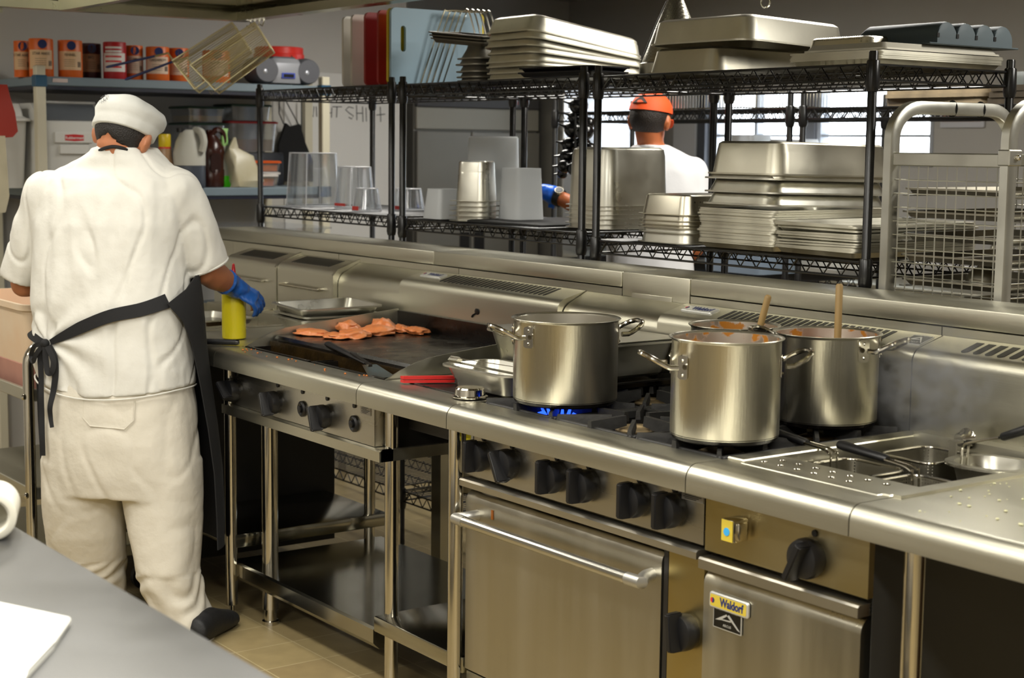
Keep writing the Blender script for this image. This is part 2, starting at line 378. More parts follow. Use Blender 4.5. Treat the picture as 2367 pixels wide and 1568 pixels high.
def rating(par, x0, x1, z0, z1):
    p = MB().box(x0, x1, 0.0585, 0.0605, z0, z1).obj('rating_label', M('rating_plate', '97938a', 0.4, 0.6), par)
    g = MB(); z = z1-0.004
    for k in range(6):
        g.box(x0+0.006+0.004*(k % 2), x1-0.006-0.008*(k % 3), 0.0580, 0.0586, z-0.0028, z-0.0012); z -= (z1-z0-0.006)/6
    g.obj('printed_lines', BLKB, p)
SL = slope_pt(1)-slope_pt(0); SLU = SL.normalized(); SLN = Vector((0, -SLU.z, SLU.y))
# --- six burner range
rg = thing('gas_range', 'stainless six-burner gas range with six black knobs and oven below', 'range', (0, 0, 0))
MB().prism(nose(0.105), 'x', 0.0015, 0.8985).obj('front_rail', STEEL, rg)
MB().box(0.0, 0.895, 0.06, 0.075, 0.733, 0.862).obj('control_panel', PANELM, rg)
for i, x in enumerate((0.078, 0.200, 0.381, 0.501, 0.681, 0.798)):
    knob(rg, x, 0.06, 0.792, 0 if i != 1 else PI+0.5); pilot(rg, x+0.004, 0.838)
y_ = MB().box(0.004, 0.026, 0.0586, 0.0606, 0.815, 0.85).obj('warning_sticker', M('sticker_yellow', 'd9cf2e', 0.5), rg)
MB().box(0.026, 0.036, 0.0586, 0.0606, 0.815, 0.85).obj('sticker_edge', M_WHITE, y_)
MB().box(0.006, 0.010, 0.0578, 0.0586, 0.836, 0.846).box(0.026, 0.034, 0.0578, 0.0586, 0.838, 0.846).obj('sticker_print', BLKB, y_)
rating(rg, 0.825, 0.893, 0.822, 0.85)
MB().prism([(0.078, 0.724), (0.045, 0.724), (0.040, 0.720), (0.040, 0.705), (0.078, 0.705)], 'x', 0.0, 0.895).obj('heat_deflector', PANELM, rg)
body = MB(); body.box(0.002, 0.898, 0.10, 0.69, 0.16, 0.70); body.box(0.77, 0.784, 0.062, 0.10, 0.16, 0.70); body.obj('oven_body', DARK, rg)
# oven door with rounded top, and its bar handle
dp = [(0.10, 0.218), (0.060, 0.218)] + [(0.060+0.022*(1-math.cos(a)), 0.690-0.028+0.028*math.sin(a)) for a in [PI/2*k/6 for k in range(7)]] + [(0.10, 0.69)]
mb = MB(); mb.prism(dp, 'x', 0.004, 0.764); dr = mb.obj('oven_door', M('oven_door_steel', 'b6b1a2', 0.34, 1, var=0.07, vscale=2.5, rvar=0.08, bump=0.03, bscale=50, stretch=(5, 5, 0.3)), rg)
CASTAL = M('cast_aluminium', 'b9b8b2', 0.35, 0.9)
for x, sg in ((0.0, 1), (0.787, -1)):
    h = MB(); h.tube(bez([(x+sg*0.055, 0.064, 0.634), (x+sg*0.050, 0.035, 0.632), (x+sg*0.034, 0.013, 0.628), (x+sg*0.030, 0.008, 0.628)], 12)+[(x+sg*0.075, 0.006, 0.628)], 0.0145, 14); plabel(h.obj('handle_bracket', CASTAL, dr), 'satin cast end of the oven handle')
MB().cyl((0.068, 0.006, 0.628), (0.718, 0.006, 0.628), 0.0133, n=18).obj('handle', M('satin_bar', 'c2c0b6', 0.24, 1), dr)
MB().box(0.118, 0.126, 0.058, 0.0605, 0.636, 0.66).obj('food_smear', M('orange_smear', '8a4e12', 0.4), dr)
MB().box(0.786, 0.898, 0.062, 0.10, 0.16, 0.70).obj('side_panel', YELP, rg)
k_ = knob(rg, 0.852, 0.062, 0.535, 0.12, 0.041)
MB().box(0.004, 0.764, 0.064, 0.10, 0.10, 0.212, 0.004).obj('base_drawer', STEEL, rg)
for x in (0.06, 0.84):
    for y in (0.12, 0.62): MB().lathe([(0.022, 0), (0.022, 0.02), (0.016, 0.025), (0.016, 0.16)], 16, (x, y, 0)).obj('leg', CHROME, rg)
# hob well, burners, pan supports
hw = MB(); hw.box(0.0015, 0.8985, 0.105, 0.70, 0.70, 0.872); hw.box(0.0015, 0.022, 0.105, 0.70, 0.872, 0.913); hw.box(0.880, 0.8985, 0.105, 0.70, 0.872, 0.913)
hw.obj('hob_well', M('hob_well_steel', '5a5751', 0.3, 0.95, var=0.25, vscale=9, rvar=0.1), rg)
BURN = M('burner_cap_tan', '8d7a58', 0.5, 0.3, var=0.25, vscale=18); FLAME = M('gas_flame', '1a35c8', 0.5, emit=('2450ff', 2.2), alpha=0.75)
for i, x in enumerate((0.155, 0.452, 0.748)):
    for j, y in enumerate((0.245, 0.545)):
        b_ = MB().lathe([(0.062, 0.872), (0.062, 0.884), (0.04, 0.888), (0.04, 0.896)], 28, (x, y, 0)).obj('burner', DARKST, rg)
        MB().lathe([(0.05, 0.896), (0.052, 0.900), (0.049, 0.904), (0.020, 0.905), (0.016, 0.901)], 28, (x, y, 0)).obj('burner_cap', BURN, b_)
        if i == 0 and j == 0:
            fl = MB()
            for k in range(22):
                a = 2*PI*k/22; c, s = math.cos(a), math.sin(a)
                fl.tube([(x+c*0.048, y+s*0.048, 0.895), (x+c*0.058, y+s*0.058, 0.903), (x+c*0.066, y+s*0.066, 0.915), (x+c*0.071, y+s*0.071, 0.932)], [0.003, 0.0045, 0.0035, 0.0006], 6)
            plabel(fl.obj('gas_flame', FLAME, b_), 'ring of blue gas flames')
for i, x in enumerate((0.155, 0.452, 0.748)):
    t = MB(); z0, z1 = 0.905, 0.936; w_ = 0.139
    for y in (0.115, 0.395, 0.688): t.box(x-w_, x+w_, y-0.007, y+0.007, 0.895, 0.918, 0.003, 1)
    for s_ in (-1, 1): t.box(x+s_*w_-0.007, x+s_*w_+0.007, 0.115, 0.688, 0.895, 0.918, 0.003, 1)
    for y in (0.245, 0.545):
        for k in range(8):
            a = PI/4*k; c, s_ = math.cos(a), math.sin(a); ro = min(0.137/max(abs(c), 1e-3), 0.143/max(abs(s_), 1e-3)); ri = 0.058 if k % 2 else 0.036
            if k % 2: ro *= 0.98
            p0, p1 = Vector((x+c*ri, y+s_*ri, 0)), Vector((x+c*ro, y+s_*ro, 0)); v = Vector((-s_, c, 0))*(0.0065 if k % 2 else 0.009); zz = z1 if k % 2 == 0 else z1-0.004
            t.loft([[p0-v+Vector((0, 0, 0.912)), p0+v+Vector((0, 0, 0.912)), p0+v*0.7+Vector((0, 0, zz)), p0-v*0.7+Vector((0, 0, zz))], [p1-v+Vector((0, 0, 0.897)), p1+v+Vector((0, 0, 0.897)), p1+v*0.7+Vector((0, 0, zz-0.004)), p1-v*0.7+Vector((0, 0, zz-0.004))]])
    t.obj('pan_support', IRON, rg)
MB().prism(splash(), 'x', 0.002, 0.8985).obj('splashback', STEEL, rg)
vent(0.20, 0.775, 26).obj('vent_grille', SLOT, rg)
bp = slope_pt(0.52, 0.0); maker_badge(rg, (0.103, bp.y, bp.z), (1, 0, 0), SLU, SLN, 0.125, 0.038, BADGEW)
bp = slope_pt(0.45, 0.0); arch_badge(rg, (0.862, bp.y, bp.z), (1, 0, 0), SLU, SLN, 0.058, 0.056)
# --- griddle on its stand
gd = thing('griddle', 'stainless griddle with a black hot plate on an open stand', 'griddle', (-0.9, 0, 0))
def gx(x): return x+0.9
MB().prism(nose(0.098), 'x', gx(-1.3485), gx(-0.4515)).obj('front_rail', STEEL, gd)
MB().box(gx(-1.35), gx(-0.452), 0.06, 0.40, 0.73, 0.862).obj('control_panel', PANELM, gd)
for x, a in ((-1.312, 0.9), (-1.030, PI+0.35), (-0.722, PI+0.35)): knob(gd, gx(x), 0.06, 0.778, a, 0.036); pilot(gd, gx(x+0.006), 0.832)
for x in (-0.866, -0.560):
    ig = MB().lathe([(0.024, 0), (0.024, 0.006), (0.018, 0.010), (0.010, 0.006), (0.010, 0.014), (0.005, 0.016)], 24).xf(Matrix.Translation((gx(x), 0.06, 0.780)) @ Matrix.Rotation(PI/2, 4, 'X')).obj('igniter_button', BLACK, gd); pilot(gd, gx(x), 0.832)
rating(gd, gx(-0.525), gx(-0.47), 0.815, 0.845)
MB().box(gx(-1.35), gx(-0.45), 0.11, 0.69, 0.70, 0.872).obj('burner_box', DARK, gd)
fr = MB(); fr.prism([(0.055, 0.728), (0.045, 0.724), (0.045, 0.695), (0.09, 0.695), (0.09, 0.728)], 'x', gx(-1.39), gx(-0.40)); fr.box(gx(-0.415), gx(-0.40), 0.05, 0.70, 0.695, 0.728); fr.obj('stand_rail', STEEL, gd)
for x, y in ((-1.26, 0.15), (-0.62, 0.62), (-1.26, 0.62)):
    MB().lathe([(0.028, 0), (0.028, 0.012), (0.020, 0.014), (0.020, 0.05), (0.027, 0.052), (0.027, 0.72)], 20, (gx(x), y, 0)).obj('leg', CHROME, gd)
sh = [(0.66, 0.196), (0.085, 0.196), (0.078, 0.190), (0.078, 0.150), (0.10, 0.128), (0.13, 0.128), (0.13, 0.150), (0.66, 0.170)]
MB().prism(sh, 'x', gx(-1.40), gx(-0.487)).obj('undershelf', SHELFST, gd)
hp = [(0.215, 0.905), (0.205, 0.925), (0.205, 0.937), (0.213, 0.946), (0.690, 0.946), (0.690, 0.905)]
MB().prism(hp, 'x', gx(-1.325), gx(-0.475)).obj('hot_plate', BLACKS, gd)
tr = MB()
for a, b in ((-1.33, -0.91), (-0.89, -0.47)):
    tr.box(gx(a), gx(b), 0.102, 0.112, 0.872, 0.918); tr.box(gx(a), gx(b), 0.112, 0.20, 0.872, 0.878); tr.box(gx(a), gx(a)+0.008, 0.112, 0.20, 0.872, 0.914); tr.box(gx(b)-0.008, gx(b), 0.112, 0.20, 0.872, 0.914)
tr.obj('grease_trough', DARKST, gd)
MB().box(gx(-1.33), gx(-0.47), 0.190, 0.207, 0.872, 0.929).obj('plate_lip', M('browned_grease_steel', '38290f', 0.4, 0.6, var=0.5, vscale=18, bump=0.2, bscale=60), gd)
g_ = random.Random(4); cr = MB()
for k in range(60):
    x, y = g_.choice([g_.gauss(-1.16, 0.05), g_.gauss(-0.82, 0.05)]), g_.uniform(0.118, 0.19); r = g_.uniform(0.003, 0.008)
    if -1.32 < x < -0.48: cr.ball((gx(x), y, 0.879+r*0.5), r, 6, 4, (1, 1, 0.7))
tag(cr.obj('burnt_scraps', M('charred_scraps', '0d0a08', 0.6), gd), kind='stuff')
gp = [(0.095, 0.912), (0.15, 0.937), (0.20, 0.956), (0.25, 0.968), (0.32, 0.976), (0.69, 1.010), (0.69, 0.905), (0.095, 0.905)]
for x in (-1.338, -0.463): MB().prism(gp, 'x', gx(x)-0.003, gx(x)+0.003).obj('side_guard', STEEL, gd)
bk = MB().box(gx(-1.335), gx(-0.466), 0.685, 0.697, 0.905, 1.004).obj('back_guard', BLACKS, gd)
MB().prism(splash(), 'x', gx(-1.3485), gx(-0.452)).obj('splashback', STEEL, gd)
vent(gx(-1.155), gx(-0.555), 25).obj('vent_grille', SLOT, gd)
bp = slope_pt(0.52); maker_badge(gd, (gx(-1.235), bp.y, bp.z), (1, 0, 0), SLU, SLN, 0.125, 0.038, BADGEW)
MB().ball((gx(-0.875), 0.699, 1.040), 0.014, 10, 6, (1, 0.12, 0.8)).tube([(gx(-0.878), 0.698, 1.035), (gx(-0.897), 0.698, 1.027), (gx(-0.902), 0.698, 1.02)], 0.003, 5).obj('burnt_splash', BLKB, gd)
# --- infill benches
def infill(name, x0, x1, label, legs, shelf=None, spl=True, top=True):
    t = thing(name, label, 'bench', (x0, 0, 0)); w_ = x1-x0
    MB().prism(nose(0.70), 'x', 0.0015, w_-0.0015).obj('worktop', STEEL, t)
    if spl: MB().prism(splash(0.055, 0.715, 0.808, 1.085, 1.135), 'x', 0.002, w_-0.002).obj('splashback', STEEL, t)
    for x, y in legs:
        MB().lathe([(0.024, 0), (0.024, 0.012), (0.008, 0.014), (0.008, 0.05), (0.0195, 0.054), (0.0195, 0.862)], 20, (x, y, 0)).obj('leg', CHROME, t)
    if shelf:
        z, ys = shelf; MB().box(0.002, w_-0.002, ys, 0.66, z-0.045, z, 0.004).obj('undershelf', SHELFST, t)
    return t
inf = infill('infill_bench', -0.45, 0.0, 'narrow stainless infill bench between griddle and gas range', [(0.025, 0.10), (0.428, 0.045), (0.04, 0.60), (0.42, 0.60)], (0.245, 0.055))
MB().box(0.045, 0.435, 0.145, 0.50, 0.78, 0.86).obj('drawer_box', DARK, inf)
tl = MB(); tl.loft([rr(0.36, 0.42, 0.02, 0.9155, 4, 0.25, 0.33), rr(0.352, 0.412, 0.018, 0.9185, 4, 0.25, 0.33), rr(0.335, 0.395, 0.015, 0.9165, 4, 0.25, 0.33)], True, True); tl.obj('inset_tray', DARKST, inf)
infill('infill_bench', -1.80, -1.35, 'stainless infill bench under the yellow squeeze bottle, beside the griddle', [(0.43, 0.065), (0.03, 0.065), (0.42, 0.60)], (0.29, 0.06))
i2 = infill('infill_bench', 1.35, 2.55, 'wide stainless end bench with crumbs, right of the pasta cooker', [(0.108, 0.06), (1.1, 0.06), (0.11, 0.62)], None)
MB().prism([(0.12, TOP-0.002), (0.12, TOP+0.006), (0.70, TOP+0.006), (0.70, TOP-0.002)], 'x', 0.0, 0.02).obj('raised_edge', STEEL, i2)
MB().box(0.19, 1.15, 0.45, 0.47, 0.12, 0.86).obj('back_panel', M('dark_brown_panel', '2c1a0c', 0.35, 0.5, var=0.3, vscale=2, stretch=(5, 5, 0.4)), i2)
# --- pasta cooker
pc = thing('pasta_cooker', 'stainless pasta cooker with drilled drain strip and panel coloured with a yellow reflection', 'pasta cooker', (0.9, 0, 0))
MB().prism(nose(0.115), 'x', 0.0015, 0.4485).obj('front_rail', STEEL, pc)
MB().box(0.0, 0.45, 0.06, 0.075, 0.725, 0.862).obj('control_panel', YELP, pc)
knob(pc, 0.305, 0.06, 0.775, PI-0.45, 0.041); pilot(pc, 0.312, 0.825)
tp = MB(); tp.box(0.092, 0.128, 0.018, 0.062, 0.770, 0.818, 0.005); tp.box(0.1275, 0.136, 0.026, 0.050, 0.776, 0.812, 0.003); v_ = tp.obj('fill_valve', CHROME, pc)
MB().box(0.094, 0.126, 0.0165, 0.0185, 0.772, 0.816).obj('valve_face', YELB, v_); MB().cyl((0.110, 0.0166, 0.792), (0.110, 0.0150, 0.792), 0.0085, n=16).obj('blue_dot', M('tap_blue', '3aa0dd', 0.4), v_)
MB().prism([(0.078, 0.714), (0.042, 0.714), (0.038, 0.710), (0.038, 0.690), (0.078, 0.690)], 'x', 0.004, 0.446).obj('heat_deflector', PANELM, pc)
dp2 = [(0.10, 0.12), (0.060, 0.12)] + [(0.060+0.024*(1-math.cos(a)), 0.681-0.03+0.03*math.sin(a)) for a in [PI/2*k/6 for k in range(7)]] + [(0.10, 0.681)]
cd = MB().prism(dp2, 'x', 0.0, 0.436).obj('cabinet_door', M('cabinet_door_steel', 'b6b1a0', 0.33, 1, var=0.08, vscale=2.5, rvar=0.08, bump=0.03, bscale=50, stretch=(5, 5, 0.3)), pc)
maker_badge(cd, (0.083, 0.058, 0.626), (1, 0, 0), (0, 0, 1), (0, -1, 0), 0.116, 0.034, YELB)
arch_badge(cd, (0.078, 0.058, 0.591), (1, 0, 0), (0, 0, 1), (0, -1, 0), 0.084, 0.046)
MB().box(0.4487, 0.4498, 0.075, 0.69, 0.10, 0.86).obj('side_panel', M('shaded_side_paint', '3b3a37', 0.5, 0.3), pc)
cb = MB(); cb.box(0.002, 0.448, 0.102, 0.69, 0.10, 0.72); cb.obj('cabinet', DARK, pc)
for x in (0.05, 0.40): MB().lathe([(0.02, 0), (0.02, 0.02), (0.015, 0.025), (0.015, 0.10)], 14, (x, 0.16, 0)).obj('leg', CHROME, pc)
tk = MB()   # the open tank
tk.box(0.0015, 0.052, 0.115, 0.70, 0.72, 0.921, 0.003, 1); tk.box(0.425, 0.4485, 0.115, 0.70, 0.72, 0.919, 0.003, 1); tk.box(0.05, 0.43, 0.655, 0.70, 0.72, 0.93); tk.box(0.05, 0.43, 0.115, 0.205, 0.72, 0.905); tk.box(0.05, 0.43, 0.2, 0.66, 0.72, 0.735)
tk.obj('tank', STEEL, pc)
MB().box(0.052, 0.425, 0.205, 0.655, 0.735, 0.80).obj('cooking_water', M('pasta_water', '77705c', 0.08, spec=0.6), pc)
ds = MB().box(0.052, 0.425, 0.105, 0.232, 0.905, 0.9165, 0.002, 1).obj('drain_strip', STEEL, pc)
for k in range(7):
    for r_ in range(2):
        if r_ == 0 and k == 6: continue
        x, y = 0.078+0.047*k+0.012*r_, 0.150+0.042*r_
        q = MB().lathe([(0.0075, 0.9166), (0.0085, 0.9175), (0.0068, 0.9180), (0.0056, 0.9167)], 16, (x, y, 0)); q.obj('drain_hole_rim', CHROME, ds)
        MB().cyl((x, y, 0.9160), (x, y, 0.9170), 0.0056, n=14).obj('drain_hole', SLOT, ds)
tap = MB().lathe([(0.022, 0), (0.024, 0.006), (0.018, 0.012), (0.012, 0.026), (0.016, 0.03), (0.012, 0.036)], 20).xf(Matrix.Translation((0.205, 0.655, 0.938)) @ Matrix.Rotation(PI/2, 4, 'X')).obj('tap', CHROME, pc)
MB().box(0.197, 0.219, 0.596, 0.600, 0.875, 0.935, 0.0015, 1).box(0.197, 0.219, 0.594, 0.62, 0.933, 0.938).obj('tap_lever', WORN, pc)
MB().prism(splash(), 'x', 0.002, 0.4485).obj('splashback', STEEL, pc)
vent(0.105, 0.40, 9, 0.05, 0.8, 0.62).obj('vent_grille', SLOT, pc)
# --- two fryers at the far end
for x0, lab in ((-2.70, 'stainless deep fryer farthest from the camera at the end of the line'), (-2.25, 'stainless deep fryer beside the infill bench with stacked trays')):
    fy = thing('deep_fryer', lab, 'fryer', (x0, 0, 0))
    MB().prism(nose(0.13), 'x', 0.0015, 0.4485).obj('front_rail', STEEL, fy)
    MB().box(0.0015, 0.4485, 0.06, 0.70, 0.10, 0.86).obj('cabinet', DARK, fy)
    MB().box(0.01, 0.44, 0.045, 0.06, 0.14, 0.70, 0.004).obj('cabinet_door', STEELV, fy)
    t_ = MB(); t_.box(0.0015, 0.03, 0.13, 0.70, 0.86, 0.918); t_.box(0.42, 0.4485, 0.13, 0.70, 0.86, 0.918); t_.box(0.03, 0.42, 0.13, 0.19, 0.86, 0.915); t_.box(0.03, 0.42, 0.60, 0.70, 0.86, 0.925); t_.obj('tank_rim', STEEL, fy)
    MB().box(0.03, 0.42, 0.19, 0.60, 0.86, 0.885).obj('frying_oil', M('frying_oil', '4a3210', 0.06, spec=0.6), fy)
    MB().prism(splash(), 'x', 0.002, 0.448).obj('splashback', STEEL, fy)
    vent(0.06, 0.36, 15, 0.05, 0.9, 0.66).obj('vent_grille', SLOT, fy)
    MB().tube([(0.06, 0.70, 1.03), (0.06, 0.68, 1.03), (0.36, 0.68, 1.03), (0.36, 0.70, 1.03)], 0.006, 8).obj('basket_rail', CHROME, fy)
    MB().prism([(0.695, 0.915), (0.695, 1.09), (0.715, 1.112), (0.812, 1.147), (0.812, 0.915)], 'x', 0.436, 0.449).obj('end_rim', STEEL, fy)
    for x in (0.05, 0.40): MB().lathe([(0.02, 0), (0.015, 0.02), (0.015, 0.10)], 14, (x, 0.14, 0)).obj('leg', CHROME, fy)
# --- service spine behind the line
sp = thing('service_spine', 'long stainless service ledge running behind the cooking line', 'service spine', (0, 0.92, 0))
for a, b in ((-3.05, -1.30), (-1.30, -0.285), (-0.283, 0.012), (0.014, 2.55)):
    MB().box(a, b-0.001, -0.11, 0.11, 1.160, 1.207, 0.004).obj('ledge', STEEL, sp) if not (a == -0.283) else MB().box(a, b-0.001, -0.11, 0.11, 1.100, 1.207, 0.004).obj('ledge', STEEL, sp)
for a, b in ((-3.05, -2.86), (-2.86, -1.963), (-1.961, -1.148), (-1.146, -0.285), (0.014, 0.892), (0.894, 2.55)):
    MB().box(a, b-0.001, -0.108, 0.11, 0.80, 1.157).obj('fascia', STEEL, sp)
MB().box(-0.235, -0.06, -0.113, -0.105, 1.10, 1.148, 0.002).obj('access_cover', STEEL, sp)
MB().box(-0.283, 0.012, -0.108, 0.11, 0.80, 1.10).obj('fascia', STEEL, sp)
for x in (-3.0, -1.4, 0.0, 1.2, 2.5): MB().box(x-0.03, x+0.03, -0.03, 0.03, 0, 0.80).obj('post', STEEL, sp)
# ------------------------------------------------------------------ wire racks behind the line and what stands on them
ORD = ['topmost', 'second from the top', 'third from the top', 'fourth from the top', 'fifth from the top', 'sixth from the top', 'seventh from the top', 'eighth from the top', 'ninth from the top', 'tenth from the top', 'eleventh from the top', 'twelfth from the top', 'thirteenth from the top', 'fourteenth from the top', 'fifteenth from the top', 'sixteenth from the top', 'seventeenth from the top', 'eighteenth from the top', 'nineteenth from the top', 'twentieth from the top', 'twenty-first from the top', 'twenty-second from the top']
def wire_shelf(L, W, n=None, zig=0.032, mid=True):
    "wire shelf, top surface at z=0"
    mb = MB(); r = 0.0035; a, b = -L/2+0.022, L/2-0.022; c, d = -W/2+0.022, W/2-0.022
    for z in (-r, -0.044):
        mb.tube([(a, -W/2, z), (b, -W/2, z)], r, 6); mb.tube([(a, W/2, z), (b, W/2, z)], r, 6)
        mb.tube([(-L/2, c, z), (-L/2, d, z)], r, 6); mb.tube([(L/2, c, z), (L/2, d, z)], r, 6)
    def zz(p0, p1, ln):
        k = int(ln/zig); P = [Vector(p0).lerp(Vector(p1), i/k)+Vector((0, 0, -r if i % 2 else -0.044)) for i in range(k+1)]
        mb.tube(P, 0.0025, 5)
    for y in (-W/2, W/2): zz((a, y, 0), (b, y, 0), b-a)
    for x in (-L/2, L/2): zz((x, c, 0), (x, d, 0), d-c)
    if mid:
        for y in (-W/6, W/6):
            mb.tube([(-L/2, y, -0.01), (L/2, y, -0.01)], 0.003, 5); mb.tube([(-L/2, y, -0.044), (L/2, y, -0.044)], 0.003, 5); zz((-L/2, y, 0), (L/2, y, 0), L)
    k = n or int(L/0.026)
    for i in range(1, k): x = -L/2+L*i/k; mb.tube([(x, -W/2, -0.003), (x, W/2, -0.003)], 0.0022, 4)
    return mb
def rack(x0, x1, y0, y1, zs, label, top=1.832):
    L, W = x1-x0, y1-y0; t = thing('wire_rack', label, 'shelving rack', ((x0+x1)/2, (y0+y1)/2, 0))
    for sx in (-1, 1):
        for sy in (-1, 1):
            p = MB(); x, y = sx*L/2, sy*W/2
            prof = [(0.013, 0), (0.013, 0.02), (0.0125, 0.022)]
            prof += [(0.0125, top-0.004), (0.011, top)]
            p.lathe(prof, 14, (x, y, 0)); q = p.obj('post', BLACKM, t)
            for zz in zs: MB().lathe([(0.0155, zz-0.075), (0.019, zz-0.06), (0.0175, zz+0.004), (0.0155, zz+0.008)], 16, (x, y, 0)).obj('collar', BLACKM, q)
    for zz in zs:
        s_ = wire_shelf(L, W).obj('shelf', BLACKM, t); s_.location = (0, 0, zz)
    return t
RY0, RY1 = 1.07, 1.65
TZ = 1.806; MZ1, MZ2, MZ3 = 1.296, 1.291, 1.272
rack(-3.11, -2.0, RY0, RY1, (TZ, MZ1, 0.22), 'black wire rack holding clear plastic tubs, leftmost of the row behind the line')
rack(-1.92, -0.807, RY0, RY1, (TZ-0.002, MZ2, 0.22), 'black wire rack holding the upturned deep pots, middle of the row behind the line')
rack(-0.732, 0.422, RY0, RY1, (TZ-0.006, MZ3, 0.22), 'black wire rack holding stacked sheet trays, rightmost of the row behind the line')
rack(-2.72, -1.19, 2.42, 2.9, (1.735, 1.045, 0.3), 'black wire rack behind the cook in the orange cap', 1.80)
rack(-1.12, 0.30, 2.42, 2.9, (1.735, 0.9, 0.3), 'black wire rack by the window, behind the mesh tray trolley', 1.80)
def pan(L, W, H, fl=0.014, r=0.04, tp=0.016, br=0.022, t=0.0013, n=5, lip=0.005):
    mb = MB(); a, b = L-2*fl, W-2*fl
    mb.loft([rr(a-2*tp-1.4*br, b-2*tp-1.4*br, r*0.6, 0, n), rr(a-2*tp-0.4*br, b-2*tp-0.4*br, r*0.85, br*0.3, n), rr(a-2*tp, b-2*tp, r, br, n), rr(a, b, r*1.1, H-lip, n), rr(L, W, r*1.1+fl, H-lip, n), rr(L, W, r*1.1+fl, H, n),
             rr(a-2*t, b-2*t, r*1.1, H, n), rr(a-2*tp-2*t, b-2*tp-2*t, r, br+t, n), rr(a-2*tp-2*t-0.8*br, b-2*tp-2*t-0.8*br, r*0.8, t+br*0.2, n), rr(a-2*tp-1.6*br, b-2*tp-1.6*br, r*0.6, t, n)])
    return mb
def sheet_tray(L, W, H=0.020, t=0.0012):
    mb = MB()
    mb.loft([rr(L-0.034, W-0.034, 0.012, 0, 3), rr(L-0.012, W-0.012, 0.016, H-0.004, 3), rr(L, W, 0.018, H-0.005, 3), rr(L, W, 0.018, H, 3), rr(L-0.015, W-0.015, 0.014, H, 3), rr(L-0.036, W-0.036, 0.012, t, 3)])
    return mb
def stack(proto, n, x, y, z, pitch, lab, grp, up=False, rz=0.0, seed=1, jit=0.004, tilt=(0, 0), fan=0.0, topdz=0):
    "n copies on one another, the prototype becomes the lowest; labels count from the top"
    g = random.Random(seed); zc = z
    for i in range(n):
        o = proto if i == 0 else dup(proto)
        k = n-1-i; tx = tilt[0]+g.uniform(-1, 1)*fan; ty = tilt[1]+g.uniform(-1, 1)*fan
        o.location = (x+g.uniform(-jit, jit), y+g.uniform(-jit, jit), zc); o.rotation_euler = ((PI if up else 0)+tx, ty, rz+g.uniform(-jit, jit)*2)
        tag(o, lab % ORD[k], o.get('category'), grp); zc += pitch if not isinstance(pitch, list) else pitch[i]
    return zc
def T(o, cat): o['category'] = cat; return o
# -- rightmost rack, middle shelf
p = T(sheet_tray(0.52, 0.325).obj('sheet_tray', OLDPAN), 'tray'); p.data.transform(Matrix.Rotation(PI/2, 4, 'Z'))
stack(p, 21, -0.115, 1.355, MZ3+0.002, 0.0050, 'grey sheet tray, %s under the tall pans', 'sheet trays under the tall pans', seed=3, jit=0.005, fan=0.002)
p = T(sheet_tray(0.52, 0.315).obj('sheet_tray', OLDPAN), 'tray'); p.data.transform(Matrix.Rotation(PI/2, 4, 'Z'))
stack(p, 13, 0.215, 1.345, MZ3+0.003, [0.0045]*5+[0.009, 0.0055, 0.006, 0.005, 0.011, 0.007, 0.006, 0.006], 'loose sheet tray beside the rack post, %s of its stack', 'sheet trays beside the rack post', seed=8, jit=0.009, fan=0.009)
p = T(pan(0.53, 0.325, 0.062, br=0.018).obj('oven_pan', PAN), 'pan'); p.data.transform(Matrix.Rotation(PI/2, 4, 'Z'))
z_ = MZ3+0.026+21*0.0050-0.002
stack(p, 3, -0.10, 1.345, z_+0.062, [0.036, 0.040, 0.036], 'upturned steel pan over the sheet trays, %s of the lower three', 'upturned pans over the sheet trays', True, seed=2, tilt=(-0.02, 0), jit=0.003)
p = T(pan(0.53, 0.325, 0.098, r=0.045, tp=0.010).obj('roasting_pan', WORN), 'pan'); p.data.transform(Matrix.Rotation(PI/2, 4, 'Z'))
stack(p, 2, -0.095, 1.345, z_+0.175, [0.014, 0.01], 'upturned roasting pan crowning the tall stack, %s of two', 'upturned roasting pans crowning the tall stack', True, seed=5, tilt=(-0.015, 0.0), jit=0.004)
PERF = holes(M('perforated_pan_steel', 'b9b4a4', 0.28, 1, var=0.08, vscale=6), 0.022, 0.13)
PERFF = holes(M('finely_perforated_steel', 'b9b4a4', 0.3, 1, var=0.08, vscale=6), 0.008, 0.22)
p = T(pan(0.325, 0.265, 0.062, tp=0.007, br=0.012, lip=0.0025).obj('oven_pan', PAN), 'pan'); p.data.transform(Matrix.Rotation(PI/2, 4, 'Z'))
stack(p, 2, -0.49, 1.29, MZ3+0.062, [0.033, 0.02], 'shallow steel pan under the perforated pans, %s of two', 'shallow pans under the perforated pans', True, seed=6)
p = T(pan(0.325, 0.265, 0.060, tp=0.007, br=0.012, lip=0.0025).obj('perforated_pan', PERFF), 'pan'); p.data.transform(Matrix.Rotation(PI/2, 4, 'Z'))
stack(p, 3, -0.49, 1.29, MZ3+0.108, [0.010, 0.012, 0.01], 'upturned pan with fine holes, %s of three in the front stack', 'finely perforated pans', True, seed=7)
p = T(pan(0.325, 0.265, 0.064, tp=0.008, br=0.014, lip=0.0025).obj('perforated_pan', PERF), 'pan'); p.data.transform(Matrix.Rotation(PI/2, 4, 'Z'))
tag(p, 'upturned perforated pan with large round holes, on top of its stack'); p.location = (-0.492, 1.29, MZ3+0.108+0.045); p.rotation_euler = (PI, 0, 0.01)
